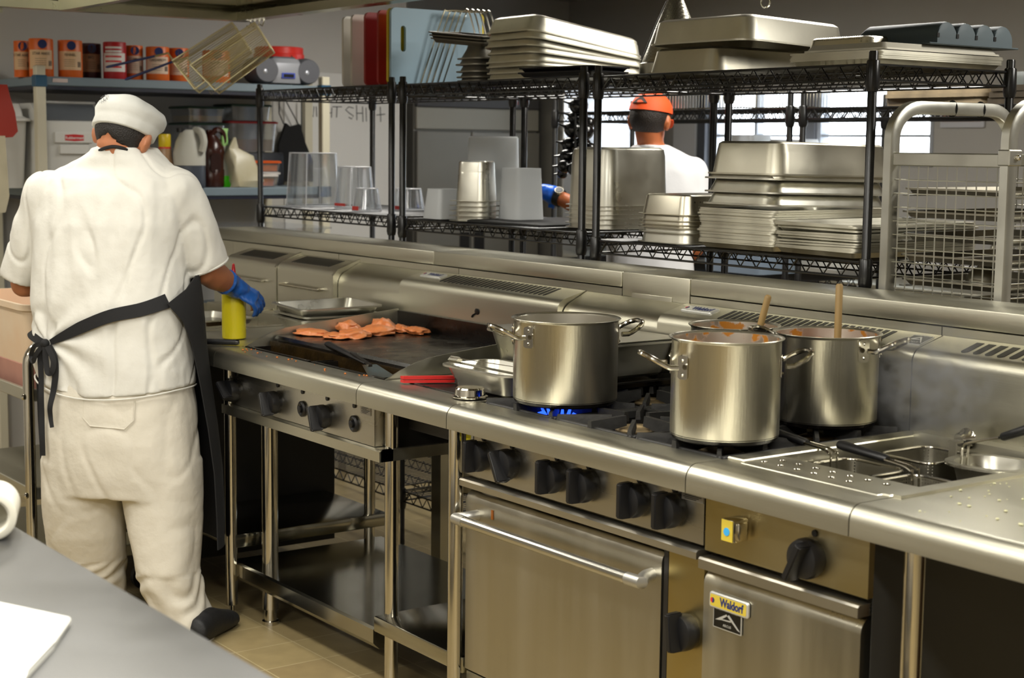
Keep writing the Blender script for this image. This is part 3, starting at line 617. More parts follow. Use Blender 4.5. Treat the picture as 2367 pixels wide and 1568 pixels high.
# -- middle rack, middle shelf
p = T(pan(0.325, 0.265, 0.20, r=0.05, br=0.028, tp=0.006, lip=0.0025).obj('deep_pan', PAN), 'pan'); p.data.transform(Matrix.Rotation(PI/2, 4, 'Z'))
stack(p, 6, -0.965, 1.355, MZ2+0.203, [0.016, 0.018, 0.014, 0.016, 0.014, 0.01], 'upturned deep steel pan behind the rack posts, %s of its stack', 'deep pans behind the rack posts', True, seed=9, jit=0.004)
p = T(pan(0.190, 0.176, 0.150, r=0.035, br=0.012, fl=0.026, tp=0.007, lip=0.002).obj('bain_marie_pot', PAN), 'pot')
stack(p, 5, -1.635, 1.22, MZ2+0.150, [0.0185]*6, 'upturned square steel inset pot, %s of its stack', 'upturned square inset pots', True, rz=0.5, seed=10, jit=0.002)
FROST = M('frosted_white_plastic', 'eef0f0', 0.35)
nt = FROST.node_tree; tl_ = nt.nodes.new('ShaderNodeBsdfTranslucent'); tl_.inputs[0].default_value = (0.86, 0.88, 0.88, 1); mxx = nt.nodes.new('ShaderNodeMixShader'); mxx.inputs[0].default_value = 0.45
nt.links.new(nt.nodes['Principled BSDF'].outputs[0], mxx.inputs[1]); nt.links.new(tl_.outputs[0], mxx.inputs[2]); nt.links.new(mxx.outputs[0], nt.nodes['Material Output'].inputs[0])
CLEAR = bpy.data.materials.new('clear_polycarbonate'); CLEAR.use_nodes = True
nt = CLEAR.node_tree; nt.nodes.remove(nt.nodes['Principled BSDF'])
tr = nt.nodes.new('ShaderNodeBsdfTransparent'); tr.inputs[0].default_value = (0.93, 0.94, 0.95, 1); gl = nt.nodes.new('ShaderNodeBsdfGlossy'); gl.inputs['Roughness'].default_value = 0.08; gl.inputs[0].default_value = (0.9, 0.92, 0.95, 1)
lw = nt.nodes.new('ShaderNodeLayerWeight'); lw.inputs[0].default_value = 0.25; mth = nt.nodes.new('ShaderNodeMath'); mth.operation = 'MULTIPLY_ADD'; mth.inputs[1].default_value = 0.55; mth.inputs[2].default_value = 0.07; mth.use_clamp = True
df = nt.nodes.new('ShaderNodeBsdfDiffuse'); df.inputs[0].default_value = (0.85, 0.87, 0.9, 1); m2 = nt.nodes.new('ShaderNodeMixShader'); m2.inputs[0].default_value = 0.05
mx = nt.nodes.new('ShaderNodeMixShader')
nt.links.new(lw.outputs['Facing'], mth.inputs[0]); nt.links.new(mth.outputs[0], mx.inputs[0]); nt.links.new(tr.outputs[0], m2.inputs[1]); nt.links.new(df.outputs[0], m2.inputs[2])
nt.links.new(m2.outputs[0], mx.inputs[1]); nt.links.new(gl.outputs[0], mx.inputs[2]); nt.links.new(mx.outputs[0], nt.nodes['Material Output'].inputs[0])
def jar(name, lab, cat, r0, r1, h, loc, mat, sq=False, up=True):
    "tapered round (or square) tub standing upside down or upright"
    mb = MB(); t = 0.003
    if sq:
        mb.loft([rr(2*r0, 2*r0, 0.02, 0), rr(2*r1, 2*r1, 0.02, h), rr(2*r1-2*t, 2*r1-2*t, 0.018, h), rr(2*r0-2*t, 2*r0-2*t, 0.018, t)])
    else:
        mb.lathe([(r0*0.95, 0), (r0, 0.006), (r1, h-0.01), (r1+0.004, h-0.008), (r1+0.004, h), (r1-t, h), (r0-t, 0.008), (r0-2*t, t)], 32)
    o = mb.obj(name, mat); tag(o, lab, cat); o.location = loc if up else (loc[0], loc[1], loc[2]+h); o.rotation_euler = (0 if up else PI, 0, 0); return o
jar('plastic_tub', 'tall white plastic tub standing upside down behind the steel inset pots', 'tub', 0.098, 0.105, 0.318, (-2.0+0.19, 1.42, MZ2), FROST, False, False)
jar('plastic_tub', 'milky white square tub upside down right of the steel inset pots', 'tub', 0.058, 0.066, 0.20, (-1.50, 1.33, MZ2), FROST, True, False)
jar('plastic_tub', 'small milky tub upside down left of the steel inset pots', 'tub', 0.050, 0.062, 0.115, (-1.83, 1.20, MZ2), FROST, True, False)
# black folded cloth lying on the middle shelf
tag(MB().loft([rr(0.62, 0.46, 0.03, 0), rr(0.62, 0.46, 0.03, 0.006), rr(0.60, 0.44, 0.03, 0.009)]).xf(Matrix.Rotation(0.05, 4, 'Z')).obj('shelf_liner', RUB), 'black rubber mat on the wire shelf between the steel pots', 'mat').location = (-1.36, 1.37, MZ2+0.0005)
bpy.data.objects['shelf_liner'].scale = (0.72, 1, 1)
# -- leftmost rack, middle shelf: clear tubs
EDGEM = M('plastic_edge_highlight', 'e6e8ec', 0.2, alpha=0.75)  # highlights on the tub edges, painted as whitish tubes
def clear_box(lab, L, W, H, loc, inv=True, marks=None, rz=0):
    t = 0.0035; tp = 0.014; mb = MB()
    mb.loft([rr(L-2*tp, W-2*tp, 0.025, 0, 4), rr(L-0.006, W-0.006, 0.03, H-0.012, 4), rr(L, W, 0.03, H-0.012, 4), rr(L, W, 0.03, H, 4), rr(L-2*t-0.006, W-2*t-0.006, 0.028, H, 4), rr(L-2*tp-2*t, W-2*tp-2*t, 0.023, t, 4)])
    if inv: mb.xf(Matrix.Translation((0, 0, H)) @ Matrix.Rotation(PI, 4, 'X'))
    o = mb.obj('clear_tub', CLEAR); eg = MB(); zb_, zt_ = (H, 0.0) if inv else (0.0, H)
    eg.tube(rr(L-0.004, W-0.004, 0.03, 0.004, 4), 0.0028, 5, True); eg.tube(rr(L-2*tp, W-2*tp, 0.025, H-0.003, 4), 0.0028, 5, True)
    for sx in (-1, 1):
        for sy in (-1, 1): eg.tube([(sx*(L/2-0.010), sy*(W/2-0.010), 0.006), (sx*(L/2-tp-0.007), sy*(W/2-tp-0.007), H-0.005)], 0.0024, 5)
    eg.obj('edge_highlight', EDGEM, o); tag(o, lab, 'tub', 'clear polycarbonate tubs on the leftmost rack'); o.location = loc; o.rotation_euler = (0, 0, rz)
    if marks:
        z0, z1 = marks; plabel(MB().box(-L/2+0.03, L/2-0.03, -W/2-0.0035, -W/2-0.0025, z0, z1).obj('red_marking', M('red_film', 'd23a30', 0.4, alpha=0.75), o), 'red printed band')
    return o
clear_box('largest clear plastic tub, upside down at the left end of the rack', 0.20, 0.19, 0.238, (-2.945, 1.245, MZ1+0.001))
clear_box('tall clear tub right of the largest clear tub', 0.15, 0.14, 0.182, (-2.66, 1.29, MZ1+0.001), True, (0.012, 0.024))
clear_box('small clear tub in front with a red band, beside the rack post', 0.11, 0.105, 0.098, (-2.38, 1.185, MZ1+0.001), True, (0.006, 0.022))
clear_box('low clear tub with a red band, at the back by the rack post', 0.13, 0.11, 0.095, (-2.40, 1.40, MZ1+0.001), True, (0.006, 0.020))
# -- leftmost rack, top shelf: cutting boards in a wire stand
def board(lab, x, col, name, y0=1.10, W=0.445, H=0.297, handle=False, z=TZ+0.0005):
    o = None; mb = MB(); t = 0.014
    if handle:
        # frame of loops with a slot near the front edge
        out = [Vector((0, v.x, v.y)) for v in rr(W, H, 0.02, 0, 5, W/2, H/2)]
        hole = [Vector((0, v.x, v.y)) for v in rr(0.024, 0.10, 0.0119, 0, 5, 0.055, H*0.60)]
        # bridge: outer and inner loops have equal counts
        bm = mb.bm; A = [[bm.verts.new(p+Vector((dx, 0, 0))) for p in l] for dx in (-t/2, t/2) for l in (out, hole)]
        n = len(out)
        for k in range(n):
            j = (k+1) % n
            mb.face((A[0][k], A[0][j], A[1][j], A[1][k])); mb.face((A[2][k], A[3][k], A[3][j], A[2][j])); mb.face((A[0][k], A[2][k], A[2][j], A[0][j])); mb.face((A[1][k], A[1][j], A[3][j], A[3][k]))
    else:
        mb.loft([[Vector((dx, v.x, v.y)) for v in rr(W, H, 0.02, 0, 5, W/2, H/2)] for dx in (-t/2, t/2)])
    o = mb.obj('cutting_board', M(name, col, 0.45, bump=0.03, bscale=300)); tag(o, lab, 'cutting board', 'colour-coded cutting boards on the rack'); o.location = (x, y0, z); return o
board('pale blue cutting board with a hand slot, foremost on the rack', -2.060, 'a6c6d8', 'blue_board', handle=True, W=0.43)
board('yellow cutting board close behind the blue one', -2.082, 'e0c41c', 'yellow_board', W=0.455)
board('red cutting board right behind the yellow one', -2.155, 'a1180f', 'red_board', H=0.293)
board('red cutting board between the other red board and the white ones', -2.255, '97160d', 'red_board_worn', H=0.290)
board('white cutting board next to the two red ones', -2.36, 'd9d2c6', 'white_board', H=0.288)
board('white cutting board at the far left of the boards', -2.43, 'e3dfd6', 'far_white_board', H=0.284)
wr = thing('board_stand', 'chrome wire stand of five tall hoops before the blue board', 'stand', (-2.0, 1.3, TZ))
for k in range(5):
    y = 0.02+0.026*k; h = MB()
    h.tube([(-0.03+0.0*k, y-0.10, 0.003)]+bez([(-0.03, y-0.10, 0.003), (-0.01, y-0.01, 0.270), (0.0, y+0.005, 0.292), (0.03, y+0.06, 0.292), (0.045, y+0.085, 0.275), (0.08, y+0.14, 0.003)], 24), 0.0035, 7); h.obj('hoop', CHROME, wr)
b_ = MB(); b_.tube([(-0.03, -0.10, 0.004), (-0.03, 0.06, 0.004)], 0.0035, 6); b_.tube([(0.08, 0.13, 0.004), (0.08, 0.29, 0.004)], 0.0035, 6); b_.obj('base_rod', CHROME, wr)
# -- middle rack, top shelf
p = T(pan(0.53, 0.325, 0.064, br=0.03, tp=0.008, fl=0.007, r=0.05).obj('gastronorm_pan', OLDPAN), 'pan'); p.data.transform(Matrix.Rotation(PI/2, 4, 'Z'))
for i in range(8):
    o = p if i == 0 else dup(p); tl_ = 0.145*(i/7)**1.2*(1 if i != 3 else 0.75)
    o.location = (-1.325+0.004*(-1)**i, 1.395+0.004*math.sin(i*2.1), TZ+0.066+0.0125*i+0.262*math.sin(tl_)); o.rotation_euler = (PI-tl_, 0.004*math.sin(i*1.7), 0.012*math.sin(i*2.7)); tag(o, 'upturned pale steel pan, %s of the big leaning stack' % ORD[7-i], 'pan', 'big leaning stack of upturned pans')
p = T(pan(0.265, 0.162, 0.060, br=0.02, r=0.03, fl=0.014).obj('small_pan', M('dull_grey_pan', '8f8c84', 0.5, 0.9, var=0.15)), 'pan'); p.data.transform(Matrix.Rotation(PI/2, 4, 'Z'))
stack(p, 5, -1.62, 1.28, TZ+0.062, [0.014, 0.020, 0.026, 0.022, 0.01], 'upturned dull grey small pan, %s of the stack beside the boards', 'dull grey small pans', True, rz=0.0, seed=13)
p = T(sheet_tray(0.26, 0.20, 0.018).obj('small_tray', M('dark_old_tray', '66625a', 0.5, 0.9, var=0.2)), 'tray')
stack(p, 3, -1.68, 1.22, TZ+0.142, 0.011, 'dark little tray tipped on the grey pans, %s of three', 'dark little trays on the grey pans', False, rz=0.3, seed=14, tilt=(0.05, 0.10))
p = T(sheet_tray(0.36, 0.20, 0.016).obj('baking_tray', M('black_tray', '17161a', 0.5, 0.5)), 'tray')
stack(p, 2, -1.02, 1.19, TZ+0.002, 0.016, 'black baking tray lying before the leaning pan stack, %s of two', 'black baking trays', False, rz=0.1, seed=15)
# -- rightmost rack, top shelf
SIEVE = holes(M('sieve_steel', 'aaa697', 0.3, 1), 0.0055, 0.30, ('X', 'Z'))
ch = thing('conical_strainer', 'fine steel conical strainer standing upside down on the rack', 'strainer', (-0.66, 1.33, TZ-0.006))
MB().lathe([(0.108, 0.046), (0.060, 0.175), (0.030, 0.245), (0.010, 0.285), (0.002, 0.290)], 40, cap0=False).obj('mesh_cone', SIEVE, ch)
MB().lathe([(0.112, 0.0), (0.114, 0.002), (0.114, 0.044), (0.108, 0.048), (0.106, 0.044), (0.106, 0.0)], 40).obj('rim_band', PAN, ch)
sm = MB(); sm.tube([(-0.066, -0.088, 0.048), (-0.036, -0.050, 0.175), (-0.018, -0.025, 0.245), (-0.001, -0.003, 0.29)], 0.002, 5); sm.obj('seam', DARKST, ch)
MB().tube(bez([(0.10, 0.05, 0.02), (0.14, 0.07, 0.022), (0.24, 0.12, 0.022), (0.262, 0.13, 0.022)], 12), 0.006, 8).obj('handle', CHROME, ch)
lp_ = MB(); lp_.tube([(0.115+0.018*math.cos(a), 0.16, 0.235+0.018*math.sin(a)) for a in [2*PI*k/14 for k in range(14)]], 0.003, 6, True)
rp = T(pan(0.34, 0.50, 0.080, br=0.03, r=0.05, fl=0.010, tp=0.010).obj('roasting_tin', WORN), 'roasting tin'); tag(rp, 'big upturned aluminium roasting tin, lower of two beside the strainer'); rp.location = (-0.425, 1.375, TZ-0.006+0.082); rp.rotation_euler = (PI, 0.0, 0.02)
rp2 = T(pan(0.45, 0.47, 0.080, br=0.028, r=0.045, fl=0.008, tp=0.008).obj('roasting_tin', M('bright_aluminium', 'cac7ba', 0.40, 1, var=0.1)), 'roasting tin'); tag(rp2, 'big upturned aluminium roasting tin, upper of two beside the strainer'); rp2.location = (-0.36, 1.37, TZ-0.006+0.164); rp2.rotation_euler = (PI-0.03, 0.0, 0.03)
MB().tube([(0.02*math.cos(a), 0, 0.02*math.sin(a)) for a in [2*PI*k/16 for k in range(16)]], 0.003, 6, True).obj('hanging_loop', CHROME, rp2).location = (-0.14, -0.22, -0.095)
p = T(sheet_tray(0.335, 0.535, 0.018).obj('sheet_tray', OLDPAN), 'tray')
stack(p, 5, 0.252, 1.36, TZ-0.005, 0.0045, 'wide sheet tray at the top shelf right end, %s of five', 'wide sheet trays at the right end', False, seed=16, jit=0.003)
pt = T(pan(0.265, 0.325, 0.05, fl=0.008, br=0.016, r=0.04, tp=0.008).obj('perforated_pan', PERFF), 'pan'); tag(pt, 'upturned pan with fine holes on top shelf, before the loaf mould'); pt.location = (0.115, 1.40, TZ+0.034+0.052); pt.rotation_euler = (PI, 0, 0.03)
wt = T(sheet_tray(0.30, 0.50, 0.020).xf(Matrix.Translation((0, 0, 0.020)) @ Matrix.Rotation(PI, 4, 'X')).obj('baking_sheet', M('pale_baking_sheet', 'd2cebf', 0.5, 0.6)), 'tray'); tag(wt, 'pale upturned baking sheet under the grey baguette mould'); wt.location = (0.262, 1.37, TZ+0.034)
bg = thing('baguette_mould', 'dark grey baguette mould with four rounded channels, at the right end', 'baking mould', (0.262, 1.475, TZ+0.0555), -PI/2)
MOULD = M('grey_silicone_mould', '4f5b60', 0.6)
for k in range(4):
    x = -0.155+0.082*k; c = MB(); pr = [(-0.041, 0.003)]+[(-0.041*math.cos(a), 0.024+0.041*math.sin(a)) for a in [PI*i/12 for i in range(13)]]+[(0.041, 0.003)]
    c.loft([[(x+u, yy, v*s_) for u, v in pr] for yy, s_ in ((-0.145, 0.3), (-0.14, 0.85), (-0.125, 1), (0.135, 1), (0.143, 0.97), (0.145, 0.9))]); c.obj('channel', MOULD, bg)
    MB().box(x+0.034, x+0.044, 0.1445, 0.147, 0.02, 0.032).obj('notch', BLACK, bg)
MB().box(-0.215, 0.175, -0.155, 0.155, 0, 0.005, 0.002, 1).obj('base_flange', MOULD, bg)
# things low behind the line, seen through the open stands
for x, y, h, r, lab in ((-1.80, 1.30, 0.13, 0.095, 'steel pot on the low wire shelf, seen under the infill bench'), (-1.80, 1.301, 0.10, 0.088, 'steel pot stacked on another on the low wire shelf')):
    z0 = 0.222 if h == 0.13 else 0.354
    MB().lathe([(r*0.97, 0), (r, 0.006), (r, h-0.01), (r+0.008, h-0.004), (r+0.008, h), (r-0.004, h), (r-0.004, 0.008), (r*0.9, 0.006)], 32).obj('stock_pot', POT); o = bpy.context.scene.objects
    q = [k for k in COL.objects if k.name.startswith('stock_pot')][-1]; tag(q, lab, 'pot'); q.location = (x, y, z0)
# -- on the rear rack by the windows
BASKW = holes(M('ribbed_basket', 'b3aea2', 0.5, 0.6), 0.012, 0.28, ('X', 'Y'))
for i, (x, y, L, lab) in enumerate(((-1.75, 2.62, 0.5, 'ribbed wire basket on the rear rack right of the orange cap'), (-1.38, 2.70, 0.3, 'ribbed wire basket on the rear rack by its centre post'))):
    b = thing('wire_basket', lab, 'basket', (x, y, 1.737)); g = MB(); H = 0.075
    for z in (0.004, H): g.tube([v for v in rr(L, 0.3, 0.03, z, 4)], 0.003, 5, True)
    g.obj('rim', CHROME, b)
    n = int(L/0.018)
    for yy in (-0.15, 0.15):
        g2 = MB()
        for k in range(n+1): xx = -L/2+L*k/n; g2.tube([(xx, yy, 0.004), (xx, yy, H)], 0.002, 4)
        g2.obj('ribbed_side', CHROME, b)
o = T(pan(0.34, 0.26, 0.055).obj('oven_pan', WORN), 'pan'); tag(o, 'dull pan upside down on the rear rack between the two baskets'); o.location = (-1.6+0.02, 2.58, 1.737+0.055); o.rotation_euler = (PI, 0, 0)
bpy.data.objects.remove(o)
p = T(MB().loft([rr(0.46, 0.32, 0.02, 0), rr(0.46, 0.32, 0.02, 0.014)]).obj('baking_board', M('browned_board', '7a6c55', 0.6, var=0.3, vscale=14)), 'board')
stack(p, 4, -0.55, 2.66, 1.737, 0.0145, 'browned flat tray on the rear rack, %s of four', 'browned trays on the rear rack', seed=21, jit=0.012)
p = T(MB().loft([rr(0.50, 0.36, 0.02, 0), rr(0.50, 0.36, 0.02, 0.02), rr(0.47, 0.33, 0.02, 0.02), rr(0.46, 0.32, 0.02, 0.004)]).obj('flan_tray', M('burnt_tray', '4b4338', 0.5, 0.7, var=0.3, vscale=14)), 'tray')
stack(p, 3, -0.02, 2.62, 1.737, 0.022, 'burnt baking tray above the mesh trolley, %s of three', 'burnt trays above the mesh trolley', seed=22, jit=0.012)
tag(MB().loft([rr(0.24, 0.24, 0.03, 0), rr(0.24, 0.24, 0.03, 0.10), rr(0.22, 0.22, 0.03, 0.12)]).obj('plastic_crate', M('dark_green_plastic', '2a302c', 0.5)), 'dark green plastic box on the rear rack', 'box').location = (-0.24, 2.75, 1.737)
# ------------------------------------------------------------------ pots, pans and tools on the line
STEW = M('tomato_stew', '7d3410', 0.35, var=0.45, vscale=25, bump=0.5, bscale=35, spec=0.5, col2='a3571c')
SMEAR = M('dried_sauce', '9c5a1c', 0.5, var=0.5, vscale=20)
POTIN = M('pot_inside_steel', 'c2bdb0', 0.38, 1, var=0.08, vscale=5)
def crust(m, col):
    "sauce splashed in patches on the steel"
    nt = m.node_tree; b = nt.nodes['Principled BSDF']; L = nt.links.new
    tc = nt.nodes.new('ShaderNodeTexCoord'); n = nt.nodes.new('ShaderNodeTexNoise'); n.inputs['Scale'].default_value = 26; n.inputs['Detail'].default_value = 6; L(tc.outputs['Object'], n.inputs['Vector'])
    r = nt.nodes.new('ShaderNodeValToRGB'); r.color_ramp.elements[0].position = 0.52; r.color_ramp.elements[1].position = 0.58; L(n.outputs[0], r.inputs[0])
    mx = nt.nodes.new('ShaderNodeMix'); mx.data_type = 'RGBA'; L(r.outputs[0], mx.inputs['Factor']); mx.inputs['A'].default_value = b.inputs['Base Color'].default_value; mx.inputs['B'].default_value = (*lin(col), 1)
    L(mx.outputs['Result'], b.inputs['Base Color'])
    inv = nt.nodes.new('ShaderNodeMath'); inv.operation = 'SUBTRACT'; inv.inputs[0].default_value = 1; L(r.outputs[0], inv.inputs[1]); L(inv.outputs[0], b.inputs['Metallic'])
    return m
SAUCY = crust(M('sauce_splashed_steel', 'c2bdb0', 0.38, 1), '9a641c')
def pot(label, c, r, h, dirs, stew=None, inner=POTIN, hz=0.04, hs=1.0):
    z0 = 0.9365; t = thing('stock_pot', label, 'pot', (c[0], c[1], z0))
    n = 64
    MB().lathe([(r-0.010, 0), (r-0.003, 0.003), (r, 0.010), (r, h-0.008), (r+0.002, h-0.005), (r+0.006, h-0.003), (r+0.007, h-0.0012), (r+0.006, h), (r+0.002, h-0.001), (r-0.002, h-0.005)], n, cap1=False).obj('body', POT, t)
    MB().lathe([(r-0.002, h-0.005), (r-0.0025, 0.02), (r-0.012, 0.008)], n, cap0=False).obj('inside', inner, t)
    MB().lathe([(r-0.012, -0.003), (r-0.004, 0.001), (r-0.001, 0.007), (r+0.0004, 0.012), (r-0.004, 0.012)], n, cap1=False).obj('scorched_base', BLACKS, t)
    for d in dirs:
        d = Vector((d[0], d[1], 0)).normalized(); s_ = Vector((-d.y, d.x, 0)); Z = Vector((0, 0, 1)); o = d*r+Z*(h-hz)
        def q(a, b, e): return o+d*a*hs+s_*b*hs+Z*e*hs
        lp = [q(0.002, 0.046, 0), q(0.020, 0.046, 0), q(0.030, 0.045, 0.004), q(0.048, 0.043, 0.014), q(0.062, 0.034, 0.022), q(0.072, 0.018, 0.027), q(0.074, 0, 0.028)]
        lp = lp+[q(*v) for v in ((0.072, -0.018, 0.027), (0.062, -0.034, 0.022), (0.048, -0.043, 0.014), (0.030, -0.045, 0.004), (0.020, -0.046, 0), (0.002, -0.046, 0))]
        hd = MB().tube(lp, 0.0062*hs, 10).obj('handle', CHROME, t)
        for sg in (1, -1):
            ang = math.atan2(d.y, d.x)+sg*0.046*hs/r; pm = MB(); rr_ = r+0.0008
            pm.loft([[Vector((math.cos(ang+u*0.016/r)*(rr_+dr), math.sin(ang+u*0.016/r)*(rr_+dr), h-hz+v)) for u, v in ((-1, -0.022), (-0.6, -0.026), (0.6, -0.026), (1, -0.022), (1, 0.022), (0.6, 0.026), (-0.6, 0.026), (-1, 0.022))] for dr in (0, 0.002)])
            pl = pm.obj('handle_plate', CHROME, hd)
            rv = MB()
            for v in (-0.016, 0.016):
                e = Vector((math.cos(ang), math.sin(ang), 0)); rv.tube([e*(rr_+0.001)+Z*(h-hz+v), e*(rr_+0.0045)+Z*(h-hz+v)], [0.0045, 0.003], 8)
            rv.obj('rivets', CHROME, hd)
    if stew:
        s_ = MB(); R = r-0.004; rings = [(R, 0), (R*0.97, 0.002), (R*0.7, 0.004), (R*0.4, 0.002), (R*0.12, 0.003)]; s_.lathe(rings, 48)
        for v in s_.bm.verts: v.co.z += 0.006*noise.noise(v.co*40)
        o = s_.obj('tomato_stew', STEW); tag(o, 'rust red tomato stew inside the %s' % stew[1], 'stew', kind='stuff'); o.location = (c[0], c[1], z0+h-stew[0])
    return t
pot('big empty stock pot on the lit front-left burner, with two loop handles', (0.203, 0.222), 0.131, 0.211, [(-0.2, -0.96), (0.25, 0.95)], None, hz=0.042)
pot('tall stock pot in front on the range, sauce smeared inside its rim', (0.792, 0.210), 0.120, 0.224, [(-0.43, -0.9), (0.43, 0.9)], (0.075, 'front tall stock pot'), SAUCY, hz=0.062)
pot('stock pot at the back of the range with an upright wooden spoon', (0.770, 0.553), 0.120, 0.212, [(0.93, 0.30), (-0.93, -0.3)], (0.030, 'back right stock pot'), SAUCY, hz=0.032)
pot('smaller pot mostly hidden behind the front tall pot, wooden spoon leaning in it', (0.462, 0.552), 0.108, 0.200, [(-0.5, 0.85), (0.5, -0.85)], (0.06, 'hidden rear pot'), SAUCY, hz=0.05)
WOOD = M('spoon_wood', '8d7345', 0.6, var=0.2, vscale=30, stretch=(1, 1, 0.1))
def spoon(lab, top, bot, r=0.0085):
    t = Vector(top); b = Vector(bot); d = (b-t).normalized(); o = thing('wooden_spoon', lab, 'spoon', tuple(b), 0, 'wooden spoons in the pots')
    MB().tube([t-b, t-b+d*0.004, (t-b)*0.5, Vector((0, 0, 0))], [r*0.7, r, r, r*1.05], 14).obj('handle', WOOD, o)
    MB().tube([Vector((0, 0, 0)), d*0.02, d*0.05, d*0.08, d*0.10], [r, r*1.5, 0.024, 0.022, 0.008], 14, flat=0.4).obj('bowl', WOOD, o)
spoon('wooden spoon standing upright in the back right pot', (0.832, 0.52, 1.266), (0.828, 0.525, 1.04))
spoon('wooden spoon leaning in the hidden rear pot', (0.568, 0.56, 1.216), (0.502, 0.566, 1.03))
# pans left of the big pot
def put(o, loc, rz=0, rot=None): o.location = loc; o.rotation_euler = rot or (0, 0, rz); return o
bp_ = T(sheet_tray(0.50, 0.325, 0.018).obj('baking_tray', DARKST), 'tray'); tag(bp_, 'dark flat tray lying under the large covered pan behind the big pot'); put(bp_, (-0.105, 0.525, 0.9375))
bx = T(pan(0.53, 0.325, 0.098, br=0.03, r=0.05).obj('gastronorm_pan', PAN), 'pan'); tag(bx, 'large deep steel pan behind the big empty stock pot'); put(bx, (-0.125, 0.527, 0.9575))
lid = T(MB().loft([rr(0.50, 0.30, 0.04, 0), rr(0.515, 0.315, 0.045, 0.004), rr(0.49, 0.285, 0.04, 0.0015)]).obj('pan_lid', M('bright_lid', 'cfccc2', 0.45, 1, var=0.04)), 'lid'); tag(lid, 'flat bright lid covering the large deep pan behind the big pot'); put(lid, (-0.125, 0.527, 1.0565))
fp = T(pan(0.325, 0.20, 0.065, br=0.022, r=0.035).obj('gastronorm_pan', PAN), 'pan'); tag(fp, 'small steel pan holding steel tongs, left of the big pot'); put(fp, (-0.112, 0.245, 0.9175))
tg = thing('tongs', 'stained steel tongs lying across the small pan', 'tongs', (-0.225, 0.165, 0.985), 0.12)
a_ = MB(); a_.bar((0, 0, 0.006), (0.29, 0.012, -0.004), 0.018, 0.002, (0, 0, 1)); a_.bar((0, 0.004, 0.016), (0.29, 0.03, 0.012), 0.018, 0.002, (0, 0.2, 1)); a_.obj('arms', CHROME, tg)
MB().tube([(-0.004, 0.002, 0.011), (0.03, 0.003, 0.011)], 0.012, 4, flat=0.8).obj('hinge', WORN, tg)
MB().box(-0.002, 0.0, -0.004, 0.008, 0.006, 0.016).obj('hinge_opening', BLKB, tg)
w_ = MB()
for k in range(7):
    a = PI*k/6; w_.ball((0.27+0.016*math.cos(a), 0.055+0.0*k, 0.010+0.016*math.sin(a)), 0.004, 6, 4)
w_.tube([(0.27+0.016*math.cos(PI*k/10), 0.055, 0.006+0.016*math.sin(PI*k/10)) for k in range(11)], 0.003, 5); w_.obj('scalloped_tip', DARKST, tg)
rt = thing('tongs', 'red-handled steel tongs lying on the infill bench', 'tongs', (-0.372, 0.098, 0.9165), 0)
REDP = M('red_vinyl', 'c3201c', 0.35)
rh = MB()
for z, dy in ((0.006, 0.0), (0.016, 0.0)):
    rh.loft([[Vector((0.004+y*0.52-0.009*s2+0.0, y, z+zz)) for s2, zz in ((-1, -0.003), (1, -0.003), (1, 0.005), (-1, 0.005))] for y in (0.0, 0.015, 0.03, 0.125)])
plabel(rh.obj('handle', REDP, rt), 'red vinyl grips')
ra = MB()
for z in (0.006, 0.016): ra.bar((0.004+0.125*0.52, 0.125, z), (0.004+0.26*0.52, 0.26, z), 0.014, 0.002)
ra.obj('arms', CHROME, rt)
tin = MB().lathe([(0.047, 0), (0.047, 0.003), (0.0405, 0.006), (0.039, 0.022), (0.035, 0.026), (0.030, 0.0265)], 36).obj('round_tin', CHROME); T(tin, 'tin'); tag(tin, 'small round upturned tin on the tray before the big pot'); put(tin, (-0.066, 0.118, 0.9185))
# spatula across the grease trough
sp_ = thing('spatula', 'black-handled spatula lying across the griddle front', 'spatula', (-0.80, 0.18, 0.94))
A, B = Vector((-1.005, 0.222, 0.953)), Vector((-0.640, 0.148, 0.938)); O = Vector((-0.80, 0.18, 0.94)); d = (B-A).normalized()
MB().tube([A-O, A-O+d*0.01, A.lerp(B, 0.5)-O, B-O], [0.009, 0.013, 0.012, 0.009], 12, flat=0.65).obj('handle', BLACK, sp_)
MB().bar(B-O-d*0.12+Vector((0, -0.006, 0.012)), B-O+d*0.03, 0.012, 0.004).obj('shank', DARKST, sp_)
C_ = B-O+d*0.02; s_ = Vector((0.25, 0.97, 0)).normalized(); e = d*0.105+Vector((0, 0, -0.02))
MB().sheet([C_-s_*0.022, C_+s_*0.022, C_+s_*0.045+e, C_-s_*0.035+e], 0.0018).obj('blade', CHROME, sp_)
# chicken pieces on the hot plate
CHK = M('raw_chicken', 'd8702f', 0.32, var=0.3, vscale=22, bump=0.35, bscale=60, spec=0.55, col2='e39a64'); CHK.node_tree.nodes['Principled BSDF'].inputs['Subsurface Weight'].default_value = 0.15; CHK.node_tree.nodes['Principled BSDF'].inputs['Subsurface Radius'].default_value = (0.02, 0.008, 0.004)
def meat(lab, px, py, L, W, H, rz, seed, zb=0.9465):
    p = at(px, py, 'z', zb+H*0.4); mb = MB(); nn, mm = 28, 14
    mb.ball((0, 0, 0), 1, nn, mm)
    for v in mb.bm.verts:
        k = Vector((v.co.x*1.5+seed*3.1, v.co.y*1.5, v.co.z*1.5)); f = 1+0.42*noise.noise(k)+0.16*noise.noise(k*3)
        x, y, z = v.co.x*f*L/2, v.co.y*f*W/2, v.co.z
        z = max(z, -0.55)*H*0.62*(0.85+0.5*noise.noise(Vector((x*30, y*30, seed))))
        v.co = (x, y, z+H*0.34+0.002*noise.noise(Vector((x*160, y*160, seed))))
    o = mb.obj('chicken_piece', CHK, ang=80); tag(o, lab, 'chicken', 'marinated chicken on the griddle'); put(o, (p.x, p.y, zb), rz); return o
